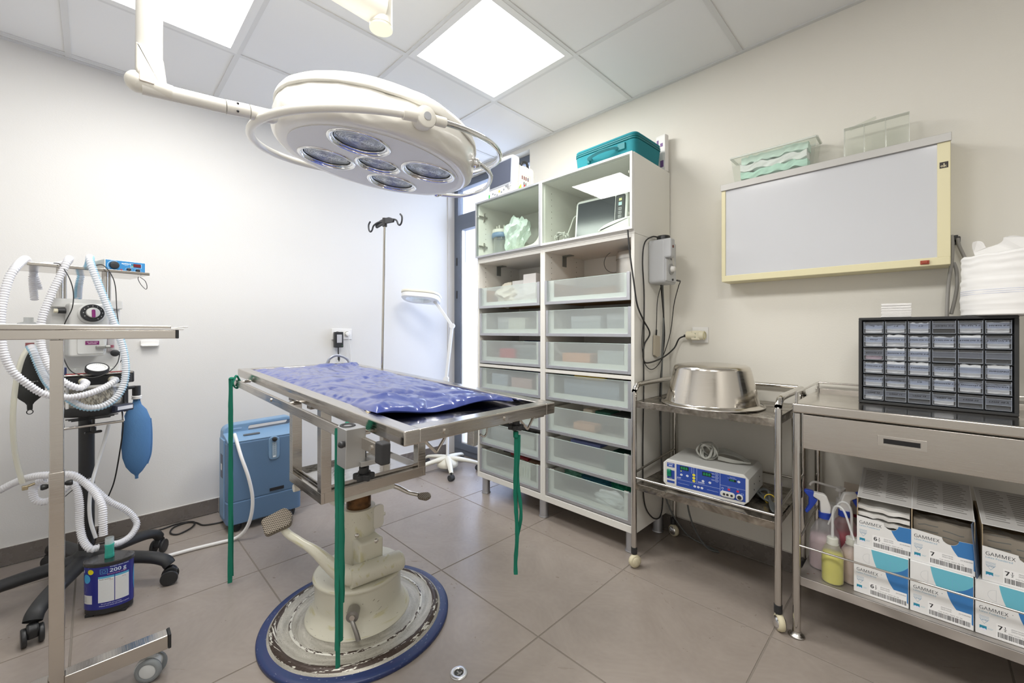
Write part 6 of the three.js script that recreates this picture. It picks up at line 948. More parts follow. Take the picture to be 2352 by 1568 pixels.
  for (const x of [-0.07, 0.04]) P(t, 'valve_dome', T(LA([[0.02, 0], [0.02, 0.018], [0.016, 0.024], [0, 0.026]], 28), x, 0.9405, 0.105), MT.clear);
  const ga = (g) => T(RX(g, R(28)), -0.014, 0.948, 0.15), gp = P(t, 'gauge', ga(LA([[0, 0], [0.032, 0], [0.037, 0.004], [0.037, 0.02], [0.034, 0.024], [0.032, 0.021]], 40)), MT.blackPl, 'black round pressure gauge');
  const gf = canvasTex(128, 128, (c) => { c.fillStyle = '#f4f4f2'; c.fillRect(0, 0, 128, 128); c.strokeStyle = '#666'; c.lineWidth = 2; for (let i = 0; i < 20; i++) { const a = 2.4 + i * 0.24; c.beginPath(); c.moveTo(64 + Math.cos(a) * 44, 64 + Math.sin(a) * 44); c.lineTo(64 + Math.cos(a) * 52, 64 + Math.sin(a) * 52); c.stroke(); } c.beginPath(); c.moveTo(64, 64); c.lineTo(32, 92); c.stroke(); });
  P(gp, 'gauge_face', ga(RX(new THREE.CircleGeometry(0.0325, 36), -PI / 2).translate(0, 0.0212, 0)), std([1, 1, 1], 0.3, 0, { map: gf }), 'white gauge face');
  P(t, 'manifold', BB(-0.115, 0.892, 0.02, 0.098, 0.934, 0.15, 0.008), bk); P(t, 'side_clamp', BB(0.098, 0.885, 0.0, 0.13, 0.935, 0.06, 0.005), bk);
  for (const x of [-0.056, 0.033]) P(t, 'hose_port', T(RX(LA([[0.0105, 0], [0.0135, 0.002], [0.0135, 0.012], [0.0115, 0.014], [0.0115, 0.03]], 24), PI / 2), x, 0.911, 0.148), MT.ivory);
  const cy = 0.045;
  P(t, 'absorber_jar', LA([[0.099, 0.798], [0.1, 0.80], [0.1, 0.89], [0.098, 0.892]], 48).translate(-0.008, 0, cy), phy([0.95, 0.95, 0.94], { transmission: 0.9, roughness: 0.05, thickness: 0 }));
  { const g = LA([[0, 0.80], [0.09, 0.80], [0.093, 0.805], [0.093, 0.865], [0, 0.868]], 48).translate(-0.008, 0, cy); const tex = dtex(256, 64, (u, v) => { const k = per(u, v, 90, 14) + 0.5 * per(u, v, 160, 30, 3); return k > 0.25 ? [0.80, 0.77, 0.70] : k > -0.4 ? [0.64, 0.60, 0.52] : [0.36, 0.33, 0.28]; }, { srgb: true }); const o = P(t, 'granules', g, std([1, 1, 1], 0.9, 0, { map: tex, bumpMap: tex, bumpScale: 0.003 }), 'beige granules'); o.userData.kind = 'stuff'; }
  P(t, 'jar_rod', M(C(0.005, 0.1, -0.092, 0.845, cy + 0.06)), MT.white); P(t, 'jar_rod', M(C(0.005, 0.1, 0.085, 0.845, cy + 0.05)), bk);
  const tr = P(t, 'jar_base', M(LA([[0, 0.76], [0.1, 0.762], [0.108, 0.772], [0.11, 0.798], [0.104, 0.80], [0, 0.80]], 48).translate(-0.008, 0, cy)), bk);
  P(tr, 'latch', M(RY(B(0.075, 0.03, 0.03, 0, 0, 0, 0.005), R(25)).translate(0.07, 0.784, cy + 0.09)), std([0.03, 0.035, 0.06], 0.4));
  P(tr, 'latch_label', RY(T(new THREE.PlaneGeometry(0.062, 0.015), 0, 0, 0.0155), R(25)).translate(0.07, 0.785, cy + 0.09), std([0.72, 0.73, 0.78], 0.5), 'pale printed plate');
  for (let i = 0; i < 3; i++) P(tr, 'rib', B(0.16 - i * 0.02, 0.004, 0.004, -0.02, 0.757 - i * 0.006, cy + 0.075 - i * 0.01, 0.001), bk);
  P(t, 'support_rail', M(ROD([-0.105, 0.722, 0.12], [0.078, 0.7225, 0.12], 0.0055), ROD([-0.105, 0.722, 0.12], [-0.105, 0.765, 0.1], 0.004), ROD([0.078, 0.722, 0.12], [0.078, 0.765, 0.1], 0.004)), MT.steelShine);
  P(t, 'tee_handle', M(C(0.005, 0.07, -0.012, 0.722, 0.09), C(0.009, 0.022, -0.012, 0.698, 0.09), B(0.055, 0.011, 0.016, -0.012, 0.687, 0.09, 0.005)), MT.blackPl);
  P(t, 'side_column', M(C(0.013, 0.16, 0.105, 0.83, 0.02), ROD([0.105, 0.855, 0.02], [0.145, 0.855, 0.005], 0.0075)), bk);
  P(t, 'bag_socket', M(C(0.0155, 0.044, 0.152, 0.838, 0.0), C(0.0125, 0.02, 0.152, 0.808, 0.0)), bk); P(t, 'bag_bracket', BB(-0.17, 1.0, -0.035, -0.125, 1.028, -0.015, 0.002), bk);
  // bags
  const bagGeo = (prof, flat) => LA(prof, 48).scale(1, 1, flat);
  const L2W = (x, y, z) => { const v = V(x, y, z).applyAxisAngle(V(0, 1, 0), TH); return [v.x + O[0], v.y, v.z + O[2]]; };
  const b1 = thing('breathing_bag', 'blue rubber breathing bag hanging from the anaesthesia machine', 'breathing bag', L2W(0.153, 0.80, 0.0), TH + R(-8));
  P(b1, 'bag', bagGeo([[0.0125, 0.0], [0.0135, -0.012], [0.018, -0.03], [0.036, -0.055], [0.05, -0.1], [0.0535, -0.16], [0.0535, -0.22], [0.05, -0.27], [0.038, -0.315], [0.02, -0.345], [0.008, -0.358], [0.006, -0.366], [0.0065, -0.376], [0, -0.378]], 0.62), std([0.075, 0.195, 0.40], 0.75, 0, bump(mottleTex, 0.001)));
  P(b1, 'neck_collar', M(LA([[0.0135, -0.002], [0.018, -0.002], [0.019, 0.003], [0.016, 0.006], [0.019, 0.009], [0.018, 0.014], [0.0135, 0.014]], 28)), MT.white, 'white collar');
  P(b1, 'seam', TB([[0.051, -0.1, 0.004], [0.0545, -0.16, 0.004], [0.0545, -0.22, 0.004], [0.051, -0.27, 0.004], [0.039, -0.315, 0.004]], 0.0022, 40), std([0.10, 0.24, 0.48], 0.7));
  const b2 = thing('reservoir_bag', 'black rubber bag with white lettering at the left of the machine', 'breathing bag', L2W(-0.172, 1.055, -0.05), TH + R(6));
  const bb = (s) => bagGeo([[0.011, 0.0], [0.012, -0.02], [0.02, -0.05], [0.034, -0.1], [0.042, -0.16], [0.0425, -0.195], [0.03, -0.215], [0.014, -0.232], [0.0085, -0.242], [0.008, -0.262], [0, -0.263]].map(([r, y]) => [r * s, y]), 0.5);
  P(b2, 'bag', bb(1), std([0.035, 0.037, 0.036], 0.7, 0, bump(mottleTex, 0.0008)));
  const word = canvasTex(512, 64, (c) => { c.fillStyle = '#303231'; c.fillRect(0, 0, 512, 64); c.fillStyle = '#e8e8e6'; c.font = '44px sans-serif'; c.textAlign = 'center'; c.fillText('Eickemeyer-1L', 256, 46); });
  P(b2, 'lettering', (() => { const g = new THREE.PlaneGeometry(0.07, 0.009, 24, 1), q = g.attributes.position; for (let i = 0; i < q.count; i++) q.setZ(i, 0.5 * Math.sqrt(Math.max(0, 0.0415 ** 2 - q.getX(i) ** 2)) + 0.0008); return T(g, 0, -0.145, 0); })(), std([1, 1, 1], 0.7, 0, { map: word }), 'white lettering');
  P(b2, 'ring', T(TO(0.009, 0.0016, 30), 0, -0.271, 0), bk); P(b2, 'neck', M(C(0.0125, 0.02, 0, 0.004, 0)), std([0.35, 0.1, 0.1], 0.5));
  solo('domed_valve', 'clear domed valve behind the breathing hoses', 'valve', M(LA([[0.035, 0], [0.036, 0.01], [0.03, 0.022], [0.014, 0.027], [0.014, 0.045], [0, 0.045]], 36)), phy([0.8, 0.82, 0.82], { transmission: 0.6, roughness: 0.1, thickness: 0 }), undefined, L2W(-0.178, 1.128, -0.03));
  // hoses
  const H2 = (a) => a.map((q) => L2W(...q));
  const hoseW = phy([0.91, 0.91, 0.94], { transmission: 0.2, roughness: 0.35, thickness: 0 }), hoseB = phy([0.66, 0.84, 0.93], { transmission: 0.35, roughness: 0.35, thickness: 0 });
  const HP = [[-0.056, 0.911, 0.176], [-0.056, 0.905, 0.2], [-0.077, 0.893, 0.222], [-0.105, 0.907, 0.225], [-0.127, 0.928, 0.215], [-0.149, 0.966, 0.19], [-0.166, 1.03, 0.17], [-0.174, 1.1, 0.16], [-0.168, 1.167, 0.16], [-0.146, 1.253, 0.155], [-0.12, 1.333, 0.153], [-0.099, 1.393, 0.143], [-0.085, 1.415, 0.10], [-0.08, 1.405, 0.03], [-0.1, 1.398, -0.06], [-0.13, 1.398, -0.1], [-0.15, 1.36, -0.15], [-0.15, 1.25, -0.12]];
  solo('breathing_hose', 'clear corrugated hose arching over the machine shelf left of centre', 'hose', HOSE(H2(HP), 0.0115, 0.0092, 0.0017), hoseW, 'corrugated breathing hoses');
  solo('breathing_hose', 'clear corrugated hose draped over the shelf end in a wide left loop', 'hose', HOSE(H2([[-0.13, 1.30, -0.17], [-0.15, 1.375, -0.15], [-0.175, 1.398, -0.06], [-0.195, 1.398, 0.06], [-0.21, 1.39, 0.13], [-0.237, 1.353, 0.2], [-0.257, 1.305, 0.22], [-0.272, 1.225, 0.23], [-0.278, 1.148, 0.24], [-0.274, 1.055, 0.245], [-0.255, 0.98, 0.25], [-0.219, 0.927, 0.25], [-0.175, 0.882, 0.245], [-0.117, 0.862, 0.24], [-0.063, 0.866, 0.235], [-0.008, 0.884, 0.215], [0.033, 0.909, 0.195], [0.033, 0.911, 0.176]]), 0.0115, 0.0092, 0.0017), hoseW, 'corrugated breathing hoses');
  { const g = HOSE(H2([[-0.03, 1.254, -0.07], [-0.012, 1.319, -0.15], [0.0, 1.39, -0.15], [0.0, 1.405, -0.06], [-0.015, 1.42, 0.05], [-0.028, 1.425, 0.12], [-0.033, 1.398, 0.155], [-0.015, 1.316, 0.175], [0.014, 1.208, 0.19], [0.042, 1.108, 0.2], [0.06, 1.006, 0.21], [0.058, 0.915, 0.22], [0.034, 0.848, 0.225], [-0.012, 0.811, 0.225], [-0.063, 0.813, 0.22], [-0.105, 0.849, 0.215], [-0.148, 0.9, 0.19], [-0.166, 0.958, 0.14], [-0.184, 1.033, 0.12], [-0.19, 1.058, 0.1]]), 0.0125, 0.0092, 0.0017, 20);
    const u = g.attributes.uv, col = []; for (let i = 0; i < u.count; i++) { const b = Math.abs((((u.getY(i) + 0.1) * 2) % 1) - 0.5) < 0.11; col.push(...(b ? [0.46, 0.76, 0.93] : [0.92, 0.93, 0.96])); } g.setAttribute('color', new THREE.Float32BufferAttribute(col, 3));
    solo('breathing_hose', 'blue-striped corrugated hose hanging in a long loop before the machine', 'hose', g, phy([1, 1, 1], { vertexColors: true, transmission: 0.3, roughness: 0.35, thickness: 0 }), 'corrugated breathing hoses'); }
  solo('scavenging_hose', 'white corrugated hose curving from the canister towards the left', 'hose', HOSE(H2([[-0.02, 0.30, 0.27], [-0.02, 0.355, 0.265], [-0.019, 0.41, 0.25], [-0.029, 0.455, 0.21], [-0.049, 0.494, 0.17], [-0.081, 0.533, 0.14], [-0.121, 0.538, 0.1], [-0.172, 0.538, 0.05], [-0.22, 0.51, -0.02], [-0.29, 0.46, -0.06], [-0.34, 0.42, -0.06]]), 0.0125, 0.0082, 0.0015), hoseW, 'corrugated scavenging hoses');
  solo('scavenging_hose', 'white corrugated hose hanging in a slack loop left of the column', 'hose', HOSE(H2([[-0.02, 0.23, 0.20], [-0.044, 0.236, 0.20], [-0.059, 0.271, 0.17], [-0.062, 0.327, 0.14], [-0.061, 0.404, 0.13], [-0.065, 0.464, 0.11], [-0.078, 0.487, 0.095], [-0.105, 0.459, 0.08], [-0.134, 0.427, 0.05], [-0.163, 0.432, 0.03], [-0.173, 0.468, 0.02], [-0.162, 0.5, 0.02], [-0.141, 0.515, 0.04]]), 0.0125, 0.0082, 0.0015), hoseW, 'corrugated scavenging hoses');
  solo('scavenging_hose', 'white corrugated hose looping out to the right of the column', 'hose', HOSE(H2([[-0.025, 0.485, 0.06], [-0.007, 0.444, 0.07], [0.039, 0.374, 0.08], [0.086, 0.326, 0.09], [0.114, 0.285, 0.1], [0.122, 0.248, 0.12], [0.093, 0.219, 0.15], [0.051, 0.215, 0.18], [0.01, 0.23, 0.205]]), 0.0115, 0.0082, 0.0015), hoseW, 'corrugated scavenging hoses');
  const smooth = phy([0.86, 0.86, 0.85], { transmission: 0.3, roughness: 0.3, thickness: 0 });
  solo('smooth_tube', 'smooth white tube hanging in front of the machine column', 'tube', TB(H2([[0.045, 0.703, 0.05], [0.026, 0.622, 0.06], [0.0, 0.537, 0.08], [-0.024, 0.469, 0.12], [-0.034, 0.395, 0.14], [-0.032, 0.327, 0.15], [-0.02, 0.26, 0.165]]), 0.0065, 90), smooth);
  { const tt = thing('clear_tube', 'clear yellowish tube with brass elbow hanging at the far left', 'tube', [0, 0, 0]); const at = L2W(-0.2, 0.5, 0.05); tt.position.set(...at);
    const g = TB(H2([[-0.188, 1.053, 0.05], [-0.207, 1.007, 0.06], [-0.22, 0.931, 0.06], [-0.228, 0.831, 0.06], [-0.228, 0.729, 0.05], [-0.221, 0.626, 0.05], [-0.204, 0.519, 0.05]]), 0.0085, 100); P(tt, 'tube', T(g, -at[0], -at[1], -at[2]), phy([0.90, 0.89, 0.80], { transmission: 0.5, roughness: 0.2, thickness: 0 }));
    const e = M(B(0.016, 0.016, 0.016, -0.198, 0.5, 0.05, 0.002), ROD([-0.195, 0.502, 0.05], [-0.172, 0.51, 0.05], 0.005)); e.rotateY(TH); P(tt, 'brass_elbow', T(e, O[0] - at[0], -at[1], O[2] - at[2]), std([0.55, 0.47, 0.32], 0.3, 1), 'brass elbow'); }
  const wire = (label, a, r = 0.0018) => solo('wire', label, 'wire', TB(H2(a), r, 80, false, 7), MT.cable);
  wire('thin black wire arching down left of the dial', [[-0.134, 1.386, 0.135], [-0.118, 1.38, 0.15], [-0.099, 1.33, 0.176], [-0.088, 1.274, 0.18], [-0.09, 1.21, 0.175], [-0.108, 1.15, 0.165], [-0.122, 1.08, 0.16], [-0.115, 1.014, 0.18], [-0.098, 0.962, 0.19], [-0.069, 0.939, 0.195], [-0.034, 0.928, 0.2], [0.008, 0.943, 0.195], [0.041, 0.979, 0.185], [0.054, 1.028, 0.17]]);
  wire('thin black wire hanging from the alarm unit right of the dial', [[-0.01, 1.396, 0.11], [0.007, 1.395, 0.145], [0.03, 1.357, 0.155], [0.043, 1.303, 0.155], [0.046, 1.192, 0.165], [0.06, 1.061, 0.17], [0.064, 1.0, 0.15], [0.072, 0.98, 0.10]]);
  wire('small black wire loop hanging under the machine shelf', [[0.138, 1.366, 0.08], [0.138, 1.352, 0.08], [0.149, 1.328, 0.08], [0.165, 1.311, 0.08], [0.169, 1.325, 0.08], [0.162, 1.349, 0.08], [0.15, 1.366, 0.06]], 0.0013);
  wire('black wire running down behind the blue breathing bag', [[0.092, 0.755, 0.04], [0.092, 0.675, 0.05], [0.093, 0.558, 0.0], [0.086, 0.42, -0.05], [0.067, 0.329, -0.08], [0.042, 0.2, -0.1], [0.03, 0.08, -0.14], [0.03, 0.012, -0.2]], 0.0028);
  wire('thin black wire crossing the column behind the hoses', [[-0.02, 0.5, 0.1], [-0.06, 0.48, 0.11], [-0.1, 0.44, 0.1], [-0.115, 0.42, 0.1]], 0.0016);
  // alarm unit on the shelf
  const al = thing('apnoea_alarm', 'small blue-fronted alarm unit with knobs on the machine shelf', 'alarm unit', L2W(0.0855, 1.3745, 0.045), TH + R(3));
  P(al, 'case', B(0.142, 0.05, 0.12, 0, 0.029, 0, 0.003), std([0.72, 0.70, 0.64], 0.5)); for (const x of [-0.055, 0.055]) P(al, 'foot', B(0.012, 0.005, 0.09, x, 0.0025, 0, 0.001), MT.rubber);
  const atx = canvasTex(512, 180, (c) => { c.fillStyle = '#3584bd'; c.fillRect(0, 0, 512, 180); c.strokeStyle = '#e8f0f6'; c.lineWidth = 5; c.beginPath(); c.arc(106, 92, 82, 2.3, 5.2); c.stroke(); c.lineWidth = 3; c.strokeRect(318, 30, 146, 70); c.fillStyle = '#f2f6fa'; c.font = 'bold 34px sans-serif'; c.fillText('apAlert', 200, 52); c.font = '14px sans-serif'; c.fillText('monitor', 238, 72); c.fillStyle = '#0d6a78'; c.fillRect(330, 38, 26, 18); c.fillStyle = '#7fae9c'; c.fillRect(326, 64, 34, 28); c.fillStyle = '#f2f6fa'; for (const [x, y] of [[292, 140], [412, 146]]) for (let i = 0; i < 7; i++) { const a = PI + i * 0.52; c.fillRect(x + Math.cos(a) * 44 - 3, y + Math.sin(a) * 34 - 3, 6, 6); } });
  const fp = P(al, 'front_panel', T(new THREE.PlaneGeometry(0.134, 0.046), 0, 0.029, 0.0606), std([1, 1, 1], 0.4, 0, { map: atx }), 'blue printed front');
  P(al, 'display', B(0.026, 0.014, 0.003, 0.039, 0.0375, 0.061, 0.0008), std([0.16, 0.02, 0.025], 0.2), 'dark red display');
  for (const [x, y, r] of [[-0.039, 0.0305, 0.0155], [0.0095, 0.0165, 0.0068], [0.041, 0.0155, 0.0068]]) P(al, 'knob', T(RX(LA([[0, 0.011], [r * 0.9, 0.011], [r, 0.008], [r * 1.08, 0]], 28), PI / 2), x, y, 0.0605), MT.blackPl);
  P(al, 'red_button', T(RX(C(0.0035, 0.006), PI / 2), -0.016, 0.0125, 0.062), std([0.45, 0.05, 0.06], 0.4));
}
// ---------------------------------------------------------------- oval canister on the floor
{
  const t = thing('absorber_canister', 'oval blue printed canister with black lid and green connector on the floor', 'canister', [0.782, 0, 2.238], R(66));
  const a = 0.076, b = 0.046, N = 72;
  const ell = (y0, y1, k = 1, inset = 0) => { const pos = [], uv = [], idx = []; for (let i = 0; i <= N; i++) { const q = i / N * TAU - PI / 2; for (const [y, v] of [[y0, 0], [y1, 1]]) { const waist = 1 - 0.05 * Math.cos(q) ** 2 * (v ? 0.0 : 0.0); pos.push(Math.sin(q) * (a * k - inset) * waist, y, Math.cos(q) * (b * k - inset) * waist); uv.push(i / N, v); } if (i < N) { const m = i * 2; idx.push(m, m + 2, m + 1, m + 1, m + 2, m + 3); } } const g = new THREE.BufferGeometry(); g.setAttribute('position', new THREE.Float32BufferAttribute(pos, 3)); g.setAttribute('uv', new THREE.Float32BufferAttribute(uv, 2)); g.setIndex(idx); g.computeVertexNormals(); return g; };
  const tex = canvasTex(1536, 640, (c, w, h) => {
    c.fillStyle = '#2a2f86'; c.fillRect(0, 0, w, h); const X0 = 0;                                     // the front faces the middle of the first half
    const cir = (x, y, rx, ry, f) => { c.fillStyle = f; c.beginPath(); c.ellipse(x, y, rx, ry, 0, 0, 7); c.fill(); };
    cir(86, 175, 62, 68, '#4aa6d8'); cir(150, 70, 40, 38, '#e8dc1e'); cir(26, 70, 16, 24, '#d9dcec'); c.strokeStyle = '#6f76c0'; c.lineWidth = 3; c.beginPath(); c.ellipse(80, 12, 44, 40, 0, 0, 7); c.stroke(); c.beginPath(); c.ellipse(40, 330, 44, 52, 0, 0, 7); c.stroke();
    c.fillStyle = '#dcdcda'; c.fillRect(20, 420, 150, 130); c.fillStyle = '#8a8a8a'; for (let i = 0; i < 4; i++) c.fillRect(30, 446 + i * 22, 60, 4);
    c.strokeStyle = '#5fb4dc'; c.lineWidth = 5; c.strokeRect(262, 42, 70, 66); c.beginPath(); c.arc(297, 78, 18, 0, 7); c.stroke(); c.fillStyle = '#d6e6f2'; c.font = 'bold 74px sans-serif'; c.fillText('200 g', 352, 100); c.font = 'bold 22px sans-serif'; c.fillText('Weight when empty', 356, 26); c.fillStyle = '#d88a9a'; c.fillText('Record daily weight', 330, 132);
    c.fillStyle = '#eceff0'; c.fillRect(240, 150, 330, 390); c.fillStyle = '#62b4d8'; c.fillRect(240, 150, 330, 30); c.fillStyle = '#a9aeb4'; for (let i = 1; i < 18; i++) c.fillRect(240, 184 + i * 20, 330, 3); c.fillStyle = '#2a2f86'; c.fillRect(400, 150, 8, 390); c.fillStyle = '#444'; c.font = 'bold 17px sans-serif'; c.fillText('Fresh canister', 252, 200); c.fillStyle = '#c05060'; c.font = 'italic 18px serif'; c.fillText('12/4', 350, 220); c.fillText('257 g', 480, 212);
    c.fillStyle = '#dfe3f2'; c.font = 'bold 17px sans-serif'; c.fillText('Do not refill this canister', 270, 572); c.fillText('Dispose of it when the weight is gained', 250, 600); cir(700, 300, 40, 190, '#4aa6d8'); cir(1150, 250, 120, 130, '#4aa6d8');
  });
  tex.wrapS = THREE.RepeatWrapping; tex.offset.x = -0.06;
  P(t, 'body', ell(0.03, 0.196), std([1, 1, 1], 0.3, 0, { map: tex }));
  const es = new THREE.Shape(); es.absellipse(0, 0, a + 0.003, b + 0.003, 0, TAU); const es2 = new THREE.Shape(); es2.absellipse(0, 0, a - 0.002, b - 0.002, 0, TAU);
  const lid = P(t, 'lid', M(EX(es, 0.016, 0.003, 2, 36).rotateX(-PI / 2).translate(0, 0.195, 0)), phy([0.02, 0.02, 0.021], { roughness: 0.25, clearcoat: 0.5 }));
  P(t, 'foot_ring', M(EX(es2, 0.022, 0.002, 2, 36).rotateX(-PI / 2).translate(0, 0.009, 0)), MT.blackPl); for (const [x, z] of [[-0.05, 0.018], [0.05, 0.018], [-0.05, -0.018], [0.05, -0.018]]) P(t, 'foot', B(0.026, 0.01, 0.026, x, 0.005, z, 0.001), MT.blackPl);
  const gr = phy([0.10, 0.72, 0.60], { transmission: 0.55, roughness: 0.12, thickness: 0 });
  P(lid, 'green_connector', LA([[0.0125, 0.211], [0.015, 0.213], [0.015, 0.226], [0.0135, 0.228], [0.0145, 0.232], [0.0135, 0.236], [0.0145, 0.24], [0.0135, 0.243], [0.0145, 0.262], [0.015, 0.264], [0.0135, 0.266]], 32), gr, 'translucent green connector');
  P(lid, 'clear_cuff', LA([[0.0135, 0.266], [0.0135, 0.29]], 28), phy([0.85, 0.9, 0.92], { transmission: 0.5, roughness: 0.2, thickness: 0 }));
}
// ---------------------------------------------------------------- blue oxygen concentrator
{
  const t = thing('oxygen_concentrator', 'blue wheeled oxygen concentrator with carry handle by the left wall', 'oxygen concentrator', [0.295, 0, 1.578], PI / 2);
  const blue = std([0.115, 0.205, 0.34], 0.45, 0, bump(grainTex, 0.0001)), blue2 = std([0.20, 0.335, 0.51], 0.42), W3 = 0.385, D = 0.21;
  P(t, 'lower_body', EX(rrect(W3, D, 0.035), 0.125, 0.006, 2).rotateX(-PI / 2).translate(0, 0.045, 0), blue);
  P(t, 'upper_body', EX(rrect(W3 - 0.004, D - 0.004, 0.035), 0.33, 0.008, 2).rotateX(-PI / 2).translate(0, 0.168, 0), blue);
  P(t, 'side_skin', B(0.012, 0.44, D * 0.5, -W3 / 2 + 0.002, 0.29, -0.01, 0.004), blue2);
  const top = new THREE.Shape(); top.moveTo(-W3 / 2 + 0.004, 0); top.lineTo(W3 / 2 - 0.004, 0); top.lineTo(W3 / 2 - 0.006, 0.05); top.quadraticCurveTo(W3 / 2 - 0.01, 0.093, W3 / 2 - 0.05, 0.093); top.lineTo(-W3 / 2 + 0.06, 0.085); top.quadraticCurveTo(-W3 / 2 + 0.006, 0.08, -W3 / 2 + 0.006, 0.04); top.closePath();
  const hh = new THREE.Path(); hh.setFromPoints(shape([[-0.06, 0.036], [0.165, 0.044], [0.168, 0.07], [-0.06, 0.066]], 0.014).getPoints(8).reverse()); top.holes.push(hh);
  P(t, 'handle', EX(top, 0.07, 0.006, 2, 12).translate(0, 0.494, -0.095), blue2);
  const slope = EX(shape([[0.1, 0.0, 0.01], [0.1, 0.012, 0.02], [-0.03, 0.04, 0.02], [-0.06, 0.03], [-0.06, 0.0]], 0.004), W3 - 0.012, 0.004).rotateY(-PI / 2).translate(W3 / 2 - 0.006, 0.496, 0);
  P(t, 'control_slope', slope, blue2);
  P(t, 'control_panel', EX(rrect(0.085, 0.02, 0.01), 0.003, 0.001).rotateX(R(-78)).translate(-0.06, 0.522, 0.045), std([0.10, 0.11, 0.12], 0.4), 'dark oval control panel');
  const pan = P(t, 'flow_recess', EX(rrect(0.058, 0.135, 0.028), 0.012, 0.004).translate(0.04, 0.435, D / 2 - 0.008), blue2);
  P(pan, 'flow_tube', M(B(0.026, 0.095, 0.012, 0.04, 0.425, D / 2 + 0.008, 0.006)), MT.clear); P(pan, 'flow_scale', T(new THREE.PlaneGeometry(0.02, 0.088), 0.04, 0.425, D / 2 + 0.0055), std([1, 1, 1], 0.5, 0, { map: canvasTex(64, 256, (c) => { c.fillStyle = '#9db3c6'; c.fillRect(0, 0, 64, 256); c.fillStyle = '#23303c'; for (let i = 0; i < 12; i++) c.fillRect(22, 16 + i * 18, i % 2 ? 14 : 24, 4); c.fillStyle = '#e8edf2'; c.fillRect(10, 226, 44, 24); }) }));
  P(pan, 'flow_knob', T(RX(LA([[0, 0.018], [0.01, 0.018], [0.013, 0.012], [0.012, 0]], 24), PI / 2), 0.04, 0.488, D / 2 + 0.004), MT.blackPl);
  P(t, 'name_plate', B(0.075, 0.018, 0.003, 0.055, 0.195, D / 2 + 0.0005, 0.001), std([0.02, 0.022, 0.028], 0.35), 'black name plate');
  P(t, 'side_label', B(0.002, 0.13, 0.05, -W3 / 2 - 0.0045, 0.36, 0.0, 0), std([0.08, 0.09, 0.14], 0.5), 'dark side label'); P(t, 'label_print', M(B(0.002, 0.035, 0.03, -W3 / 2 - 0.005, 0.355, 0.0, 0)), std([0.7, 0.7, 0.7], 0.6));
  P(t, 'paper_label', T(RX(new THREE.PlaneGeometry(0.06, 0.012), R(-12)), -0.125, 0.555, -0.0245), std([0.24, 0.38, 0.58], 0.5));
  for (const [x, z] of [[-0.14, 0.075], [0.14, 0.075], [-0.14, -0.075], [0.14, -0.075]]) { const c = P(t, 'castor', M(T(RY(RX(C(0.026, 0.02, 0, 0, 0), PI / 2), R(40)), x, 0.0265, z), C(0.009, 0.02, x, 0.043, z), B(0.03, 0.022, 0.024, x, 0.035, z, 0.006)), MT.blackPl); }
  solo('oxygen_tube', 'white tube running from the blue machine over the floor', 'tube', TB([[0.40, 0.55, 1.735], [0.43, 0.52, 1.732], [0.49, 0.44, 1.722], [0.535, 0.34, 1.70], [0.555, 0.235, 1.685], [0.555, 0.14, 1.69], [0.53, 0.06, 1.71], [0.50, 0.016, 1.75], [0.48, 0.0095, 1.82], [0.463, 0.0095, 1.92], [0.455, 0.0095, 2.03], [0.45, 0.0095, 2.1]], 0.0088, 160), MT.white);
  solo('floor_cable', 'black mains cable lying in a loop on the floor by the skirting', 'cable', TB([[0.2, 0.02, 1.705], [0.2, 0.007, 1.745], [0.17, 0.0055, 1.834], [0.1, 0.0055, 1.863], [0.06, 0.0055, 1.9], [0.08, 0.0055, 1.961], [0.15, 0.0055, 1.985], [0.20, 0.0055, 1.957], [0.164, 0.009, 1.893], [0.092, 0.011, 1.873], [0.04, 0.0055, 1.935], [0.062, 0.0055, 2.016], [0.05, 0.0055, 2.105], [0.04, 0.0055, 2.225], [0.05, 0.0055, 2.33]], 0.0042, 200), MT.cable);
}
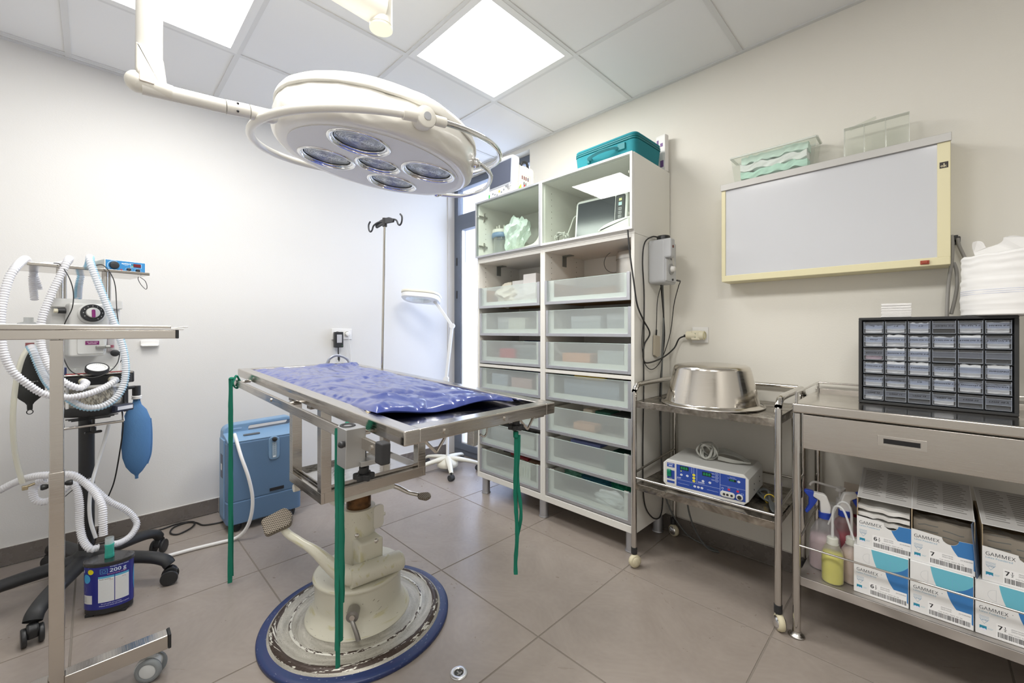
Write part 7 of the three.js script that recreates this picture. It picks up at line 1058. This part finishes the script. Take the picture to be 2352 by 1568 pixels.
// ---------------------------------------------------------------- sockets on the left wall
{
  const s = thing('double_socket', 'white double wall socket behind the far end of the table', 'socket', [0, 1.096, 0.973], PI / 2);
  P(s, 'plate', B(0.152, 0.08, 0.009, 0, 0, 0.0045, 0.003), MT.white); for (const x of [-0.037, 0.037]) P(s, 'socket_well', M(T(RX(LA([[0.0, 0.002], [0.018, 0.002], [0.0195, 0.006], [0.021, 0.008], [0.0225, 0.0]], 32), PI / 2), x, 0, 0.0062)), MT.offwhite);
  const a = thing('power_adaptor', 'black power adaptor plugged into the double socket', 'adaptor', [0.0152, 1.055, 1.01], PI / 2);
  P(a, 'body', B(0.062, 0.115, 0.036, 0, 0, 0.018, 0.005), MT.blackPl); P(a, 'label', B(0.036, 0.06, 0.001, 0.0, 0.008, 0.0363, 0), std([0.5, 0.5, 0.52], 0.5)); P(a, 'led', S(0.002, 0.02, -0.045, 0.036), std([0.05, 0.6, 0.1], 0.4), 'green light');
  P(a, 'lead', M(TB([[0, -0.058, 0.016], [0, -0.09, 0.016], [0.002, -0.12, 0.017], [0.004, -0.16, 0.02]], 0.004, 30), C(0.008, 0.03, 0.003, -0.135, 0.018)), MT.cable);
  const b = thing('mains_plug', 'white plug with thin lead in the double socket', 'plug', [0.0148, 1.096, 0.936], PI / 2);
  P(b, 'body', T(RX(LA([[0.0, 0.016], [0.012, 0.016], [0.017, 0.012], [0.017, 0.0]], 24), PI / 2), 0, 0, 0.0), MT.white); P(b, 'lead', TB([[0.0, -0.01, 0.012], [0.008, -0.04, 0.012], [0.018, -0.1, 0.008], [0.03, -0.2, 0.004], [0.05, -0.45, -0.004], [0.06, -0.8, -0.004], [0.06, -1.05, -0.004]], 0.0022, 60), MT.white);
  const w = thing('white_clip', 'small white bracket on the left wall behind the machine', 'bracket', [0, 1.05, 2.06], PI / 2); P(w, 'plate', B(0.08, 0.03, 0.014, 0, 0, 0.007, 0.003), MT.white); P(w, 'ledge', B(0.07, 0.006, 0.03, 0, -0.014, 0.017, 0.002), MT.offwhite);
  // clamp and bent tube at the far end of the table top
  const c = thing('arm_holder', 'bent grey tube holder at the far corner of the table', 'holder', [0.86, 0.94, 1.36]);
  P(c, 'tube', TB([[-0.01, 0.004, 0.05], [-0.01, 0.03, 0.035], [-0.005, 0.045, 0.01], [0.0, 0.043, -0.02], [0.01, 0.025, -0.05], [0.02, 0.004, -0.06]], 0.007, 50), std([0.36, 0.38, 0.45], 0.35, 0.5)); P(c, 'stem', ROD([-0.008, 0.001, 0.045], [-0.008, 0.03, 0.035], 0.005), MT.steelRough);
}
// ---------------------------------------------------------------- magnifier lamp on wheels
{
  const hub = [0.375, 0.275];
  const { t, p } = roomThing('magnifier_lamp', 'white jointed magnifier lamp on a cream five-star wheeled base', 'magnifier lamp', [hub[0], 0, hub[1]]);
  const ivory = std([0.78, 0.75, 0.64], 0.4), wht = std([0.80, 0.80, 0.80], 0.35), [x, z] = hub;
  p('base_block', M(T(LA([[0.0, 0.03], [0.07, 0.03], [0.085, 0.04], [0.085, 0.07], [0.05, 0.095], [0.025, 0.115], [0, 0.118]], 32), x, 0, z)), ivory);
  for (let k = 0; k < 5; k++) { const a = R(30 + 72 * k), q = (s, y) => [x + Math.cos(a) * s, y, z + Math.sin(a) * s]; const arm = p('base_leg', SW([q(0.01, 0.1), q(0.08, 0.094), q(0.17, 0.08), q(0.235, 0.066), q(0.255, 0.055)], (u) => lerp(0.026, 0.016, u), 40, 14, false, 0.75, 1), ivory); p('castor', M(T(RY(RX(C(0.022, 0.036, 0, 0, 0), PI / 2), -a + 0.6), q(0.25, 0)[0], 0.0225, q(0.25, 0)[2]), C(0.006, 0.03, q(0.25, 0)[0], 0.045, q(0.25, 0)[2])), MT.rubber, 'dark grey castor', arm); }
  const e1 = [x - 0.005, 0.735, z + 0.01], e2 = [x + 0.03, 1.16, z - 0.025], hd = [x - 0.065, 1.352, z + 0.07];
  p('pole', M(C(0.011, 0.60, x, 0.41, z), C(0.0135, 0.03, x, 0.705, z)), wht);
  for (const o of [-0.008, 0.008]) p('lower_arm', BAR([e1[0] + o, e1[1], e1[2] + o], [e2[0] + o, e2[1], e2[2] + o], 0.009, 0.022), wht);
  for (const o of [-0.008, 0.008]) p('upper_arm', BAR([e2[0] + o, e2[1], e2[2] + o], [hd[0] + o, hd[1], hd[2] + o], 0.009, 0.022), wht);
  const jn = (q) => T(RY(RX(C(0.021, 0.04), PI / 2), R(45)), ...q); p('joint', jn(e1), wht); p('joint', jn(e2), wht); p('joint', T(S(0.018), ...hd), wht);
  const hm = new THREE.Matrix4().makeRotationFromEuler(new THREE.Euler(R(-11), R(45), R(-5), 'YXZ')).setPosition(x - 0.145, 1.392, z + 0.15);
  const oval = rrect(0.31, 0.25, 0.10), hole = new THREE.Path(); hole.absellipse(-0.02, 0, 0.10, 0.085, 0, TAU, true); oval.holes.push(hole);
  p('lamp_head', EX(oval, 0.02, 0.006, 3, 16).rotateX(-PI / 2).translate(0, 0.008, 0).applyMatrix4(hm), ivory);
  const under = rrect(0.30, 0.24, 0.10); const h2 = new THREE.Path(); h2.absellipse(-0.02, 0, 0.10, 0.085, 0, TAU, true); under.holes.push(h2);
  p('lamp_skirt', EX(under, 0.036, 0.004, 2, 16).rotateX(-PI / 2).translate(0, -0.028, 0).applyMatrix4(hm), wht);
  p('lens', C(0.1, 0.006, -0.02, 0.0, 0).scale(1, 1, 0.85).applyMatrix4(hm), phy([0.85, 0.9, 0.95], { transmission: 0.85, roughness: 0.05, thickness: 0 }));
  p('lens_cover_hinge', M(B(0.04, 0.012, 0.05, 0.05, 0.034, 0, 0.004), B(0.05, 0.004, 0.03, 0.03, 0.042, 0.0, 0.001)).applyMatrix4(hm), wht);
}
// ---------------------------------------------------------------- floor drain
{
  const t = thing('floor_drain', 'small round chrome floor drain in the foreground', 'drain', [2.024, 0.0005, 1.442]);
  P(t, 'ring', LA([[0.0135, 0.0], [0.015, 0.0035], [0.02, 0.0045], [0.027, 0.0035], [0.0285, 0.0005]], 40), std([0.72, 0.72, 0.72], 0.25, 0.8)); P(t, 'well', LA([[0.0148, 0.003], [0.0135, 0.0008], [0, 0.0008]], 32), std([0.045, 0.045, 0.04], 0.5), 'dark well'); P(t, 'key_cross', M(B(0.02, 0.0015, 0.005, 0, 0.0016, 0, 0.0005), B(0.005, 0.0015, 0.018, 0.004, 0.0016, 0, 0.0005)), std([0.3, 0.29, 0.26], 0.4, 0.7));
}
renderer.render(scene, camera);
